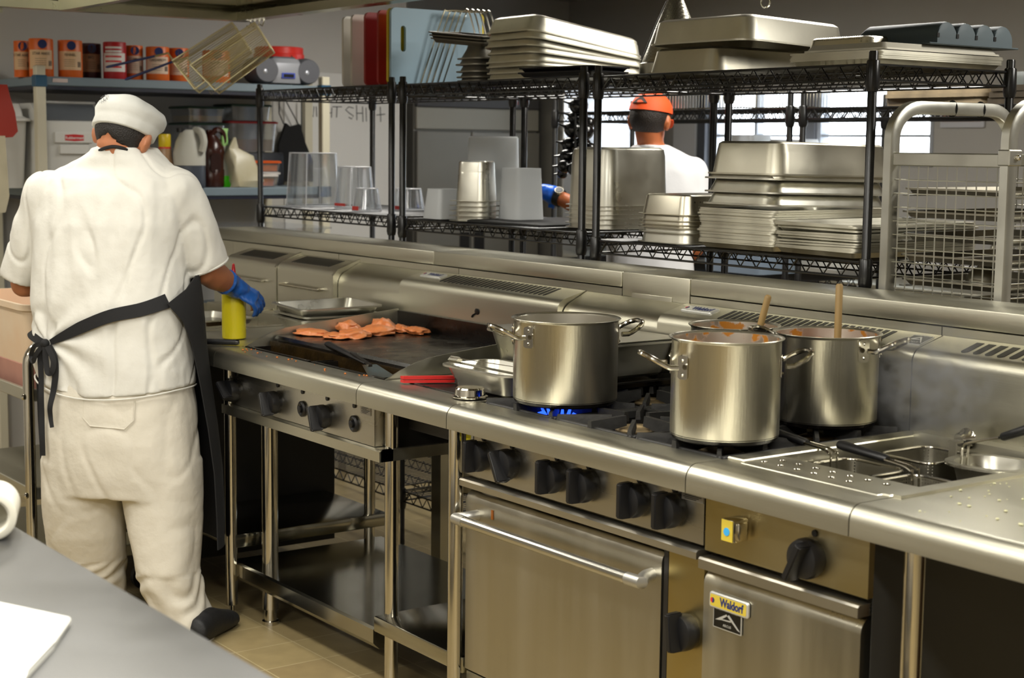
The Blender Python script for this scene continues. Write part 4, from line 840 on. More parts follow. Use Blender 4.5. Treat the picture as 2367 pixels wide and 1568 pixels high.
meat('marinated chicken piece farthest left on the griddle', 722, 768, 0.135, 0.085, 0.024, 0.5, 1)
meat('marinated chicken piece second from the left on the griddle', 780, 776, 0.10, 0.075, 0.022, 0.2, 2)
meat('marinated chicken piece at the front middle of the griddle heap', 815, 772, 0.12, 0.10, 0.032, 0.9, 3)
meat('marinated chicken piece curled up at the back left of the heap', 805, 755, 0.08, 0.09, 0.040, 1.2, 4)
meat('biggest marinated chicken piece right of the heap middle', 868, 764, 0.13, 0.11, 0.036, 1.1, 5)
meat('raised marinated chicken piece at the back of the heap', 885, 753, 0.09, 0.12, 0.048, 1.4, 6)
meat('small marinated chicken strip between heap and rightmost piece', 928, 760, 0.06, 0.08, 0.030, 1.2, 7)
meat('marinated chicken piece farthest right on the griddle', 962, 764, 0.075, 0.105, 0.028, 1.3, 8)
g_ = random.Random(11)
for nm, mt_, n_, fx, fy, lab in (('food_scraps', M('orange_scraps', 'c4722a', 0.6, var=0.3), 26, (-1.32, -0.55), (0.035, 0.095), 'orange and charred food scraps on the griddle front edge'), ('rice_crumbs', M('pale_crumbs', 'd2cfa4', 0.6), 34, (1.37, 1.75), (0.06, 0.50), 'pale crumbs scattered on the end bench')):
    mb = MB()
    for k in range(n_):
        x, y = g_.uniform(*fx), g_.uniform(*fy); r = g_.uniform(0.0012, 0.0038)
        if nm == 'rice_crumbs': x = 1.36+0.3*abs(g_.gauss(0, 0.5)); y = g_.uniform(0.06, 0.42)
        mb.ball((x, y, TOP+r*0.6), r, 6, 4, (g_.uniform(0.8, 1.6), 1, 0.7))
    tag(mb.obj(nm, mt_), lab, 'crumbs', kind='stuff')
# trays, bottle and tool on the far infill bench
p = T(pan(0.325, 0.265, 0.060, fl=0.014, br=0.014, r=0.02, tp=0.022).obj('gastronorm_pan', PAN), 'pan'); p.data.transform(Matrix.Rotation(PI/2, 4, 'Z'))
stack(p, 3, -1.535, 0.523, TOP+0.0015, [0.012, 0.030, 0.01], 'empty steel pan behind the yellow squeeze bottle, %s of three', 'stacked pans behind the squeeze bottle', seed=30, tilt=(0.0, 0.012), fan=0.012, jit=0.004, rz=-0.06)
sq = thing('squeeze_bottle', 'yellow oil squeeze bottle with a red nozzle under the gloved hand', 'bottle', (-1.545, 0.168, TOP+0.0005))
OIL = M('yellow_oil_bottle', 'f2e02c', 0.25, spec=0.5, var=0.04); OIL.node_tree.nodes['Principled BSDF'].inputs['Subsurface Weight'].default_value = 0.35; OIL.node_tree.nodes['Principled BSDF'].inputs['Subsurface Radius'].default_value = (0.03, 0.025, 0.008); r = 0.0405
MB().lathe([(r-0.006, 0), (r-0.001, 0.003), (r, 0.010), (r, 0.150), (r-0.002, 0.160)], 36).obj('oil', OIL, sq)
MB().lathe([(r-0.0018, 0.160), (r-0.004, 0.170), (r-0.014, 0.184), (0.022, 0.188)], 36).obj('shoulder', M('clear_shoulder', 'd9d6a8', 0.25, trans=0.4), sq)
MB().lathe([(0.0245, 0.186), (0.0245, 0.204), (0.0235, 0.207), (0.016, 0.210), (0.012, 0.216), (0.0075, 0.222), (0.0055, 0.240), (0.004, 0.252), (0.002, 0.254)], 28).obj('nozzle_cap', M('red_cap', 'c5161a', 0.3), sq)
bt = MB().tube([(-1.50, -0.03+0.0, 0.0), (-1.42, 0.045, 0.0), (-1.372, 0.092, 0.0)], [0.0085, 0.0095, 0.0105], 12).obj('black_tool_handle', BLACK); bt.name = 'spatula_handle'
bpy.data.objects.remove(bt)
st = thing('steel_rod', 'black rod-handled tool lying before the squeeze bottle', 'kitchen tool', (-1.43, 0.055, TOP+0.0105))
MB().tube([(-0.075, -0.10, 0.0), (0.056, 0.037, 0.0)], 0.0095, 12).obj('grip', BLACK, st); MB().tube([(0.056, 0.037, 0), (0.062, 0.043, 0)], [0.0095, 0.007], 12).obj('charred_end', BLACKS, st)
tr_ = T(sheet_tray(0.30, 0.22, 0.022).obj('oven_tray', PAN), 'tray'); tag(tr_, 'steel tray on the fryer top left of the squeeze bottle'); put(tr_, (-2.02, 0.30, 0.9205), 0.1)
# pasta baskets and inserts in the cooker
MESHB = holes(M('fine_basket_mesh', 'a6a294', 0.35, 1), 0.0068, 0.27)
def pasta_basket(lab, x0, x1, y0, y1, zt, H=0.125):
    t = thing('pasta_basket', lab, 'basket', ((x0+x1)/2, (y0+y1)/2, zt)); L, W = x1-x0, y1-y0
    mb = MB(); mb.loft([rr(L-0.004, W-0.004, 0.03, 0), rr(L-0.008, W-0.008, 0.03, -H*0.8), rr(L-0.03, W-0.03, 0.03, -H)], False, True); mb.obj('mesh_body', MESHB, t)
    MB().tube(rr(L, W, 0.03, 0, 6), 0.0035, 8, True).obj('rim', CHROME, t); return t, ((x0+x1)/2, (y0+y1)/2, zt)
def grip(t, o, pts, grip_pts, sep=(0, 0.02, 0)):
    O = Vector(o); s_ = Vector(sep)/2
    w = MB()
    for sg in (1, -1):
        P = [Vector(p)-O+s_*sg for p in pts]; w.tube(bez(P, 20) if len(P) > 3 else P, 0.0028, 7)
    hd = w.obj('handle', CHROME, t)
    a, b = [Vector(p)-O for p in grip_pts]; d = (b-a)
    MB().tube([a, a+d*0.03, a+d*0.12, a+d*0.5, a+d*0.95, b], [0.007, 0.012, 0.0135, 0.012, 0.011, 0.008], 14, flat=0.8).obj('grip', BLACK, hd)
t1, o1 = pasta_basket('perforated pasta basket at the left of the cooker with black grip', 0.962, 1.125, 0.282, 0.430, 0.893)
y = 0.355; pg = [at(1748, 985, 'y', y), at(1866, 1024, 'y', y), at(1918, 1040, 'y', y), at(1922, 1100, 'y', y)]
grip(t1, o1, [pg[1], pg[1].lerp(pg[2], 0.8), pg[2]+Vector((0.008, 0, -0.006)), Vector((pg[2].x+0.012, y, 0.915)), Vector((pg[2].x+0.014, y, 0.86))], (pg[0], pg[1]))
t2, o2 = pasta_basket('perforated pasta basket at the front right of the cooker with black grip', 1.150, 1.318, 0.282, 0.425, 0.890)
y = 0.345; pg = [at(1938, 1027, 'y', y), at(2052, 1062, 'y', y), at(2106, 1080, 'y', y)]
grip(t2, o2, [pg[1], pg[1].lerp(pg[2], 0.8), pg[2]+Vector((0.008, 0, -0.006)), Vector((pg[2].x+0.012, y, 0.915)), Vector((pg[2].x+0.014, y, 0.86))], (pg[0], pg[1]))
t3, o3 = pasta_basket('perforated pasta basket at the back of the cooker with raised handle', 1.000, 1.150, 0.475, 0.640, 0.905)
y = 0.52; pg = [at(2390, 988, 'y', y), at(2316, 1011, 'y', y), at(2240, 1024, 'y', y)]
grip(t3, o3, [pg[1], pg[1].lerp(pg[2], 0.85), pg[2]+Vector((-0.006, 0, -0.006)), Vector((pg[2].x-0.010, y, 0.93)), Vector((pg[2].x-0.012, y, 0.86))], (pg[0], pg[1]))
ip = T(pan(0.19, 0.175, 0.10, fl=0.018, br=0.02, r=0.05).obj('gastronorm_pan', PAN), 'pan'); tag(ip, 'steel insert pan at the right back corner of the pasta cooker'); put(ip, (1.255, 0.545, 0.915-0.095), 0.15)
# steam rising off the pasta cooker
sv = bpy.data.materials.new('steam'); sv.use_nodes = True; nt = sv.node_tree; nt.nodes.remove(nt.nodes['Principled BSDF'])
vol = nt.nodes.new('ShaderNodeVolumePrincipled'); tc = nt.nodes.new('ShaderNodeTexCoord'); n = nt.nodes.new('ShaderNodeTexNoise'); n.inputs['Scale'].default_value = 9; n.inputs['Detail'].default_value = 3
gr = nt.nodes.new('ShaderNodeVectorMath'); gr.operation = 'LENGTH'; nt.links.new(tc.outputs['Generated'], n.inputs['Vector'])
mp = nt.nodes.new('ShaderNodeMapping'); mp.inputs['Location'].default_value = (-1, -1, -1); mp.inputs['Scale'].default_value = (2, 2, 2); nt.links.new(tc.outputs['Generated'], mp.inputs[0]); nt.links.new(mp.outputs[0], gr.inputs[0])
mr = nt.nodes.new('ShaderNodeMapRange'); mr.inputs['From Min'].default_value = 1.0; mr.inputs['From Max'].default_value = 0.3; mr.inputs['To Min'].default_value = 0; mr.inputs['To Max'].default_value = 1; nt.links.new(gr.outputs['Value'], mr.inputs[0])
cr_ = nt.nodes.new('ShaderNodeMapRange'); cr_.inputs['From Min'].default_value = 0.42; cr_.inputs['From Max'].default_value = 0.72; nt.links.new(n.outputs[0], cr_.inputs[0])
mu = nt.nodes.new('ShaderNodeMath'); mu.operation = 'MULTIPLY'; nt.links.new(mr.outputs[0], mu.inputs[0]); nt.links.new(cr_.outputs[0], mu.inputs[1])
m3 = nt.nodes.new('ShaderNodeMath'); m3.operation = 'MULTIPLY'; m3.inputs[1].default_value = 18.0; nt.links.new(mu.outputs[0], m3.inputs[0]); nt.links.new(m3.outputs[0], vol.inputs['Density'])
nt.links.new(vol.outputs[0], nt.nodes['Material Output'].inputs['Volume'])
sm_ = MB().ball((0, 0, 0), 1, 20, 12, (0.17, 0.12, 0.16)).obj('steam', sv); tag(sm_, 'thin steam drifting above the pasta cooker', 'steam', kind='stuff'); sm_.location = (1.08, 0.56, 1.06)
# ------------------------------------------------------------------ shelf unit on the left wall
SHX = -3.75
GREYP = M('grey_polymer_shelf', '74838c', 0.45); DBLUE = M('dark_blue_edge', '12172a', 0.4); CREAM = M('cream_post', 'c9c3ad', 0.5); TEAL = M('teal_clip', '1d4a66', 0.4)
su = thing('storage_shelf', 'grey polymer storage shelf with cream posts against the left wall', 'shelf unit', (-4.07, 1.02, 0))
YA, YB = 0.30, 1.745
for zt in (1.860, 1.358, 0.75):
    MB().box(-0.32, 0.32, YA-1.02, YB-1.02, zt-0.040, zt, 0.004, 1).obj('shelf', GREYP, su)
    MB().box(-0.316, 0.313, YA-1.018, YB-1.022, zt-0.056, zt-0.041).obj('shelf_frame', DBLUE, su)
for x in (-0.29, 0.335):
    for y in (YA-1.02, YB-1.02):
        p_ = MB().box(x-0.022, x+0.022, y-0.022, y+0.022, 0, 1.905, 0.004, 1).obj('post', CREAM, su)
        for zt in (1.862, 1.36): MB().box(x-0.026, x+0.026, y-0.027, y+0.027, zt-0.05, zt+0.002, 0.003, 1).obj('post_clip', TEAL, p_)
MB().box(0.318, 0.323, -0.655, -0.585, 1.835, 1.852).obj('shelf_sticker', M('pale_sticker', 'c9b9b4', 0.5), su)
def spice(lab, px0, px1, pt, pb, x, body, lab_col, word, redw=False):
    a, b = at(px0, pb, 'x', x), at(px1, pb, 'x', x); c = (a+b)/2; r = (b-a).length/2*0.96; h = at((px0+px1)/2, pt, 'x', x).z-1.861
    t = thing('spice_tin', lab, 'tin', (x, c.y, 1.861), 0, 'spice tins on the top shelf'); Ry = math.atan2(CPOS.y-c.y, CPOS.x-x)
    MB().lathe([(r*0.97, 0), (r, 0.003), (r, h-0.004), (r*0.96, h), (r*0.9, h-0.003)], 30).obj('tin_body', body, t)
    lb = MB(); z0, z1 = h*0.20, h*0.70
    lb.loft([[((r+0.0006)*math.cos(Ry+u), (r+0.0006)*math.sin(Ry+u), z) for u in [-1.15+2.2*k/16 for k in range(17)]] for z in (z0, z1)], False, False, False); l_ = lb.obj('paper_label', lab_col, t)
    if redw:
        for z in (0.30, 0.45, 0.58, 0.72, 0.82):
            s_ = MB(); s_.loft([[((r+0.001)*math.cos(Ry+u), (r+0.001)*math.sin(Ry+u), h*z+dz) for u in [-0.9+1.5*k/10 for k in range(11)]] for dz in (0, h*0.05)], False, False, False); s_.obj('label_stripe', REDB if z < 0.6 else M_WHITE, l_)
    else:
        d = MB(); n = 18
        d.loft([[((r+dr)*math.cos(Ry+0.12+0.020/r*math.cos(q)), (r+dr)*math.sin(Ry+0.12+0.020/r*math.cos(q)), h*0.85+0.020*math.sin(q)) for q in [2*PI*k/n for k in range(n)]] for dr in (0.0005, 0.0015)]); d.obj('round_emblem', NAVY, t)
        e = Vector((math.cos(Ry), math.sin(Ry), 0)); rot = Matrix((Vector((-e.y, e.x, 0)), Vector((0, 0, 1)), e)).transposed().to_euler()
        text('label_lettering', word, h*0.105, BLKB, l_, e*(r+0.001)+Vector((0, 0, h*0.60)), rot, 0.0002, 0, 0.8)
        g = MB()
        for k in range(4):
            zz = h*(0.30+0.055*k); g.loft([[((r+0.001)*math.cos(Ry+u), (r+0.001)*math.sin(Ry+u), zz+dz) for u in [-0.5+0.9*q/6 for q in range(7)]] for dz in (0, 0.0015)], False, False, False)
        g.obj('printed_lines', BLKB, l_)
        bc = MB()
        for k in range(7): u = 0.62+0.05*k; bc.loft([[((r+0.0012)*math.cos(Ry+u+v), (r+0.0012)*math.sin(Ry+u+v), z) for z in (h*0.28, h*0.42)] for v in (0, 0.022)], False, False, False)
        bc.obj('barcode', BLKB, l_)
    return t
ORNG = M('orange_tin', 'd8641a', 0.42, var=0.06); MAROON = M('maroon_tin', '3f1218', 0.42); BEIGE = M('beige_label', 'd9b58c', 0.55); PINKL = M('pinkish_label', 'd8bda6', 0.55); TANL = M('tan_label', 'a78464', 0.55); REDT = M('red_tin', 'a81c20', 0.42); WHL = M('white_label', 'd9d3cc', 0.5)
spice('orange spice tin labelled star anise, farthest left of the row', 33, 70, 95, 170, -3.98, ORNG, BEIGE, 'STAR ANISE')
spice('orange spice tin behind the shelf post, second from the left', 68, 124, 90, 172, -3.86, ORNG, BEIGE, 'STAR ANISE')
spice('orange spice tin labelled fennel, before the maroon one', 135, 191, 94, 175, -3.86, ORNG, BEIGE, 'FENNEL')
spice('dark maroon spice tin in the row of orange ones', 188, 234, 101, 178, -3.95, MAROON, TANL, 'BBQ')
spice('red and white tin with stripes in the row of spice tins', 240, 292, 98, 182, -3.86, REDT, WHL, '', True)
spice('orange spice tin partly behind the red and white tin', 290, 331, 106, 184, -3.92, ORNG, PINKL, 'CUMIN')
spice('orange spice tin labelled cardamom', 339, 391, 109, 187, -3.86, ORNG, PINKL, 'CARDAMOM')
spice('orange spice tin seen behind the handle ends of the wire baskets', 389, 436, 112, 190, -3.90, ORNG, PINKL, 'CLOVES')
spice('orange spice tin seen through the hanging wire baskets', 470, 530, 118, 196, -3.86, ORNG, PINKL, 'NUTMEG')
# radio and bucket
SILV = M('radio_silver', 'b9bcc4', 0.35, 0.5); SPK = M('speaker_grey', '55565c', 0.5, 0.2)
c = at(648, 197, 'x', -3.84); rd = thing('radio', 'silver portable radio with two round speakers on the top shelf', 'radio', (-3.84, c.y, 1.861))
MB().loft([rr(0.15, 0.17, 0.03, 0.008, 4), rr(0.17, 0.19, 0.04, 0.04, 4), rr(0.17, 0.19, 0.04, 0.105, 4), rr(0.13, 0.16, 0.04, 0.128, 4)]).obj('body', SILV, rd)
for s_ in (-1, 1):
    b = MB(); n = 28; yc = s_*0.115
    b.loft([[(xx, yc+ry*math.cos(2*PI*k/n)*0.070, 0.068+ry*math.sin(2*PI*k/n)*0.066) for k in range(n)] for xx, ry in ((-0.07, 0.7), (-0.05, 1), (0.05, 1), (0.078, 0.92), (0.086, 0.85))]); sk = b.obj('speaker', SPK, rd)
    MB().ball((0.086, yc-0.012, 0.062), 0.012, 12, 8, (0.4, 1, 1)).obj('speaker_dome', SILV, sk)
MB().box(0.082, 0.089, -0.038, 0.038, 0.030, 0.058, 0.003, 1).obj('display_bezel', M('blue_bezel', '3d4fb0', 0.4), rd); MB().box(0.088, 0.0905, -0.028, 0.028, 0.036, 0.052).obj('display', BLKB, rd)
MB().box(-0.02, 0.045, -0.062, 0.062, 0.125, 0.138, 0.004, 1).obj('button_row', SPK, rd)
bk_ = thing('bucket', 'white bucket with a bright red lid behind the radio', 'bucket', (-4.10, at(645, 150, 'x', -4.10).y, 1.861))
MB().lathe([(0.105, 0), (0.108, 0.004), (0.118, 0.145)], 36).obj('body', M('bucket_cream', 'd8d3c8', 0.5), bk_)
MB().lathe([(0.120, 0.130), (0.128, 0.134), (0.130, 0.165), (0.124, 0.168), (0.124, 0.198), (0.118, 0.202), (0.110, 0.200)], 36).obj('lid', M('red_lid', 'd22a1e', 0.35), bk_)
MB().tube([(0.13*math.cos(a), 0.13*math.sin(a), 0.155-0.10*math.sin(max(0, a))) for a in [PI*k/14 for k in range(15)]], 0.0025, 6).obj('wire_handle', CHROME, bk_)
# --- lower shelf
ZL = 1.3585
ib = thing('ingredient_bin', 'white ingredient bin with a sloping clear lid on the lower shelf', 'storage bin', (-3.98, 0.475, ZL))
WB = M('white_bin', 'd3d2cc', 0.45); sh_ = [(0.19, 0.0), (0.215, 0.24), (0.215, 0.30), (0.09, 0.385), (-0.20, 0.385), (-0.20, 0.0)]
body = MB()
body.loft([[Vector((u*k, w_, v)) for u, v in sh_] for w_, k in ((-0.165, 0.97), (-0.15, 1), (0.15, 1), (0.165, 0.97))]); body.obj('bin_body', WB, ib)
SMK = M('smoky_lid', '6c7074', 0.2, spec=0.6)
a, b = Vector((0.2165, 0, 0.302)), Vector((0.092, 0, 0.3865))
d = (b-a).normalized(); nn = Vector((d.z*-1, 0, d.x))*-1
lid_ = MB(); lid_.loft([[a+d*t*0.98+Vector((0, s_*(0.135-0.012*t/0.15), 0))+Vector((0.003, 0, 0.003)) for t, s_ in ((0.01, -1), (0.14, -1), (0.14, 1), (0.01, 1))], [a+d*t*0.98+Vector((0, s_*(0.135-0.012*t/0.15), 0))+Vector((-0.002, 0, -0.002)) for t, s_ in ((0.01, -1), (0.14, -1), (0.14, 1), (0.01, 1))]]); lid_.obj('clear_lid', SMK, ib)
MB().box(0.075, 0.10, -0.14, 0.14, 0.385, 0.397, 0.003, 1).obj('lid_hinge', WB, ib)
MB().box(0.214, 0.226, -0.105, 0.075, 0.205, 0.255, 0.004, 1).obj('name_panel', WB, ib)
lg = MB(); lg.loft([[Vector((xx, -0.012+0.047*sgn*(1-0.08*abs(q)), 0.230+0.0155*q)) for sgn, q in ((-1, -0.8), (0, -1), (1, -0.8), (1, 0.8), (0, 1), (-1, 0.8))] for xx in (0.226, 0.2272)]); l_ = lg.obj('red_logo', REDB, ib)
text('logo_lettering', 'Rubbermaid', 0.0185, M_WHITE, l_, (0.2274, -0.012, 0.229), (PI/2, 0, PI/2), 0.0003, 0.0002, 0.95)
MB().box(0.205, 0.222, -0.08, 0.06, 0.155, 0.198, 0.004, 1).obj('grip_pocket', WB, ib)
cs = thing('storage_box', 'white box with a scoop ledge left of the cream post', 'storage bin', (-4.02, 0.245, ZL)); MB().loft([rr(0.30, 0.13, 0.02, 0), rr(0.32, 0.16, 0.02, 0.30), rr(0.36, 0.185, 0.02, 0.302), rr(0.36, 0.185, 0.02, 0.312), rr(0.30, 0.14, 0.02, 0.325), rr(0.28, 0.12, 0.02, 0.38)]).obj('box_body', WB, cs); cs.location.y = 0.205
def yz(px, py, x): p = at(px, py, 'x', x); return p.y, p.z
# bottles and bags
def lathe_item(name, lab, cat, x, px0, px1, py0, prof, mat, group=None):
    a, b = at(px0, 437, 'x', x), at(px1, 437, 'x', x); r = (b.y-a.y)/2*0.92; h = at((px0+px1)/2, py0, 'x', x).z-ZL
    t = thing(name, lab, cat, (x, (a.y+b.y)/2, ZL), 0, group); MB().lathe([(p*r, z*h) for p, z in prof], 32).obj('body', mat, t); return t, r, h
t, r, h = lathe_item('spice_jar', 'brown jar with yellow cap behind the cook in the white hat', 'jar', -3.84, 356, 408, 310, [(0.95, 0), (1, 0.03), (1, 0.30), (0.62, 0.60), (0.60, 0.72), (0.5, 0.74)], M('brown_jar', '9c7a58', 0.3, var=0.25, vscale=12))
MB().lathe([(0.52*r, 0.73*h), (0.55*r, 0.74*h), (0.55*r, 0.98*h), (0.5*r, h)], 28).obj('cap', M('yellow_cap', 'd3b714', 0.35), t); MB().lathe([(0.56*r, 0.72*h), (0.56*r, 0.76*h)], 28).obj('red_ring', REDB, t)
MILK = M('milky_jug', 'd0cec2', 0.4, trans=0.2, ior=1.3)
t, r, h = lathe_item('jug', 'milky plastic jug half full of dark sauce', 'jug', -3.80, 400, 476, 300, [(0.9, 0.38), (0.99, 0.385), (0.99, 0.60), (0.90, 0.68), (0.80, 0.80), (0.62, 0.90), (0.5, 0.97), (0.34, 1.0)], MILK)
MB().lathe([(0.93*r, 0), (0.97*r, 0.02*h), (0.985*r, 0.10*h), (0.985*r, 0.38*h)], 32).obj('dark_sauce', M('grey_blue_sauce', '3d434d', 0.4), t)
MB().tube(bez([(0.2*r, 0.3*r, 0.99*h), (0.75*r, 0.45*r, 0.96*h), (1.02*r, 0.5*r, 0.80*h), (0.98*r, 0.4*r, 0.62*h)], 16), 0.018, 10).obj('handle', MILK, t)
MB().lathe([(0.022, 0), (0.022, 0.02)], 18, (-0.1*r, -0.45*r, 0.955*h)).obj('cap', BLACK, t)
BRN = M('brown_jug', '38180f', 0.25, var=0.1)
t, r, h = lathe_item('jug', 'dark brown jug with loop handle beside the milky jug', 'jug', -3.88, 455, 520, 300, [(0.93, 0), (1, 0.03), (1, 0.30), (0.95, 0.32), (0.95, 0.55), (1, 0.60), (0.95, 0.70), (0.70, 0.82), (0.34, 0.92), (0.30, 1.0)], BRN)
MB().tube(bez([(0.2*r, -0.1*r, 0.90*h), (0.3*r, 0.35*r, 1.0*h), (0.3*r, 0.85*r, 0.93*h), (0.3*r, 0.92*r, 0.70*h)], 20), 0.014, 10).obj('handle', BRN, t)
MB().loft([[Vector((xx*r, -0.05*r+v.x, 0.42*h+v.y)) for v in rr(0.8*r, 0.34*h, 0.02, 0, 4)] for xx in (0.86, 0.99)]).obj('pressed_panel', M('brown_jug_shade', '2a110b', 0.25), t)
gb = thing('bag', 'clear bag with a bright green band beside the brown jug', 'bag', (-3.86, at(517, 437, 'x', -3.86).y+0.005, ZL))
MB().loft([rr(0.05, 0.055, 0.01, 0), rr(0.055, 0.06, 0.01, 0.03), rr(0.05, 0.055, 0.01, 0.055)]).obj('green_band', M('lime_green', '4fdc1c', 0.4), gb)
MB().loft([rr(0.05, 0.056, 0.01, 0.0555), rr(0.045, 0.05, 0.01, 0.12), rr(0.03, 0.04, 0.008, 0.20)]).obj('body', M('frosty_bag', 'b4b8a8', 0.3, trans=0.2), gb)
MB().loft([rr(0.03, 0.04, 0.008, 0.2005), rr(0.02, 0.03, 0.006, 0.26), rr(0.01, 0.045, 0.004, 0.285)]).obj('green_neck', M('pale_green', '8fc06a', 0.4), gb)
wb_ = MB(); yc = at(566, 437, 'x', -3.82).y
for z, L, W, dy in ((0, 0.09, 0.16, 0), (0.03, 0.11, 0.175, 0), (0.10, 0.09, 0.15, -0.01), (0.15, 0.06, 0.12, -0.03), (0.19, 0.03, 0.06, -0.058), (0.24, 0.01, 0.02, -0.062)): wb_.bm  # profile below
wb_.loft([rr(L, W, 0.02, z, 5, 0, dy) for z, L, W, dy in ((0, 0.09, 0.16, 0), (0.03, 0.11, 0.175, 0), (0.10, 0.09, 0.15, -0.01), (0.15, 0.06, 0.12, -0.03), (0.19, 0.03, 0.06, -0.058), (0.24, 0.01, 0.02, -0.062))])
for v in wb_.bm.verts: v.co += Vector((0.020, 0.022, 0.006))*noise.noise(v.co*22)
o = wb_.obj('food_bag', M('white_food_bag', 'd0ccb8', 0.35, var=0.3, vscale=10, col2='a89a70')); tag(o, 'crumpled open white food bag on the lower shelf', 'bag'); o.location = (-3.82, yc, ZL)
def lidbox(lab, px0, px1, pyt, pyb, x, lidmat, fillmat, fillf, dep=0.28, z0=None, group='lidded tubs on the lower shelf'):
    a, b = at(px0, pyb, 'x', x), at(px1, pyb, 'x', x); W = b.y-a.y; zt = at((px0+px1)/2, pyt, 'x', x).z; zb = ZL if z0 is None else z0; H = zt-zb-0.012
    t = thing('food_tub', lab, 'tub', (x-dep/2, (a.y+b.y)/2, zb), 0, group)
    MB().loft([rr(dep*0.92, W*0.90, 0.02, 0.002), rr(dep*0.98, W*0.97, 0.02, H), rr(dep*0.96, W*0.95, 0.02, H), rr(dep*0.90, W*0.88, 0.02, 0.005)]).obj('tub_body', CLEAR, t)
    if lidmat: MB().loft([rr(dep*1.02, W*1.03, 0.02, H+0.0005), rr(dep*1.03, W*1.04, 0.02, H+0.008), rr(dep*0.95, W*0.96, 0.02, H+0.012)]).obj('lid', lidmat, t)
    if fillmat: MB().loft([rr(dep*0.88, W*0.86, 0.02, 0.006), rr(dep*0.90, W*0.88, 0.02, H*fillf)]).obj('contents', fillmat, t)
    return zb+H+0.0125
GRNL = M('green_lid', '153c2a', 0.4); RDL = M('dark_red_lid', '961a22', 0.4); RICE = M('pale_grain', 'b09a70', 0.7); ORF = M('orange_filling', 'd06a22', 0.5, var=0.35, vscale=12); TANF = M('tan_filling', 'b8945c', 0.6)
lidbox('clear tub standing on the lower shelf beneath the green lidded ones, behind the jugs', 437, 524, 345, 437, -4.05, None, M('grey_filling', '6a665c', 0.6), 0.8)
z_ = lidbox('clear tub with a green lid, lower of the two behind the brown jug', 437, 524, 284, 340, -4.05, GRNL, None, 0, 0.25, at(480, 345, 'x', -4.05).z+0.001)
lidbox('clear tub of pale grain with a green lid, on another green-lidded tub', 437, 524, 246, 284, -4.05, GRNL, RICE, 0.5, 0.25, z_)
lidbox('clear tub of tan food low on the shelf beside the rack post', 560, 645, 403, 437, -3.80, WHL, ORF, 0.8)
z1 = lidbox('clear tub of orange food with white lid, right of the white bag', 572, 650, 398, 437, -4.0, WHL, TANF, 0.8, 0.2)
zA = at(600, 400, 'x', -3.80).z+0.002
lidbox('clear tub of orange food stacked above the tan tub', 572, 652, 372, 400, -3.82, M('orange_lid', 'd4581c', 0.4), ORF, 0.8, 0.2, zA)
zB = at(600, 352, 'x', -4.05).z
ts = MB().box(-4.33, -4.02, 1.42, 1.80, zB-0.16, zB-0.001, 0.01).obj('dark_crate', M('dark_crate', '22252c', 0.5)); bpy.data.objects.remove(ts)
st_ = thing('crate', 'dark crate holding up the red-lidded tub at the back', 'crate', (-4.20, at(588, 352, 'x', -4.05).y+0.01, ZL)); MB().box(-0.14, 0.13, -0.17, 0.17, 0, zB-ZL-0.001, 0.01).obj('crate_body', M('dark_crate', '22252c', 0.5), st_)
z_ = lidbox('clear tub of brown grain with a red lid behind the rack post', 530, 644, 280, 350, -4.05, RDL, M('brown_grain', '6e5838', 0.7), 0.45, 0.25, zB)
lidbox('small clear tub with a green lid, on the red-lidded tub', 536, 630, 241, 278, -4.05, GRNL, None, 0, 0.22, z_)
# lower clear container lid behind the ledge
cl_ = MB(); cl_.loft([rr(0.52, 0.36, 0.05, 0), rr(0.56, 0.40, 0.06, 0.05), rr(0.60, 0.44, 0.06, 0.052), rr(0.60, 0.44, 0.06, 0.060), rr(0.54, 0.38, 0.05, 0.058)]); 
o = cl_.obj('clear_bin', CLEAR); tag(o, 'large clear bin lid standing behind the far end of the steel ledge', 'bin'); o.location = (-3.45, 1.26, 1.13)
sb = thing('side_table', 'steel side table behind the far end of the ledge', 'table', (-3.45, 1.26, 0)); MB().box(-0.32, 0.32, -0.3, 0.3, 1.09, 1.129, 0.004).obj('table_top', STEEL, sb)
for x in (-0.28, 0.28):
    for y in (-0.26, 0.26): MB().cyl((x, y, 0), (x, y, 1.09), 0.018, n=12).obj('leg', CHROME, sb)
# things hanging at the left edge of the picture
p = at(12, 250, 'x', -3.62); mb = MB(); mb.loft([[Vector((xx, yy*s_, zz)) for yy, zz in ((-0.04, 0.10), (0.0, 0.10), (0.012, 0.05), (0.035, -0.02), (0.046, -0.10), (0.02, -0.125), (-0.05, -0.13))] for xx, s_ in ((0.0, 1), (0.035, 0.9))])
o = mb.obj('dustpan', M('dull_red', '8f2412', 0.5)); tag(o, 'dull red scoop hanging at the left end of the shelf', 'scoop'); o.location = p
p = at(8, 400, 'x', -3.60); mb = MB()
mb.loft([[Vector((xx+0.01*math.sin(zz*40), yy, zz)) for yy, zz in ((-0.10, 0.16), (0.005, 0.16), (0.012, 0.0), (0.014, -0.10), (0.0, -0.17), (-0.10, -0.18))] for xx in (0, 0.02)])
o = mb.obj('hanging_cloth', M('offwhite_cloth', 'b8b096', 0.85, var=0.15, bump=0.2, bscale=200)); tag(o, 'off-white cloth hanging at the left edge below the red scoop', 'cloth'); o.location = p
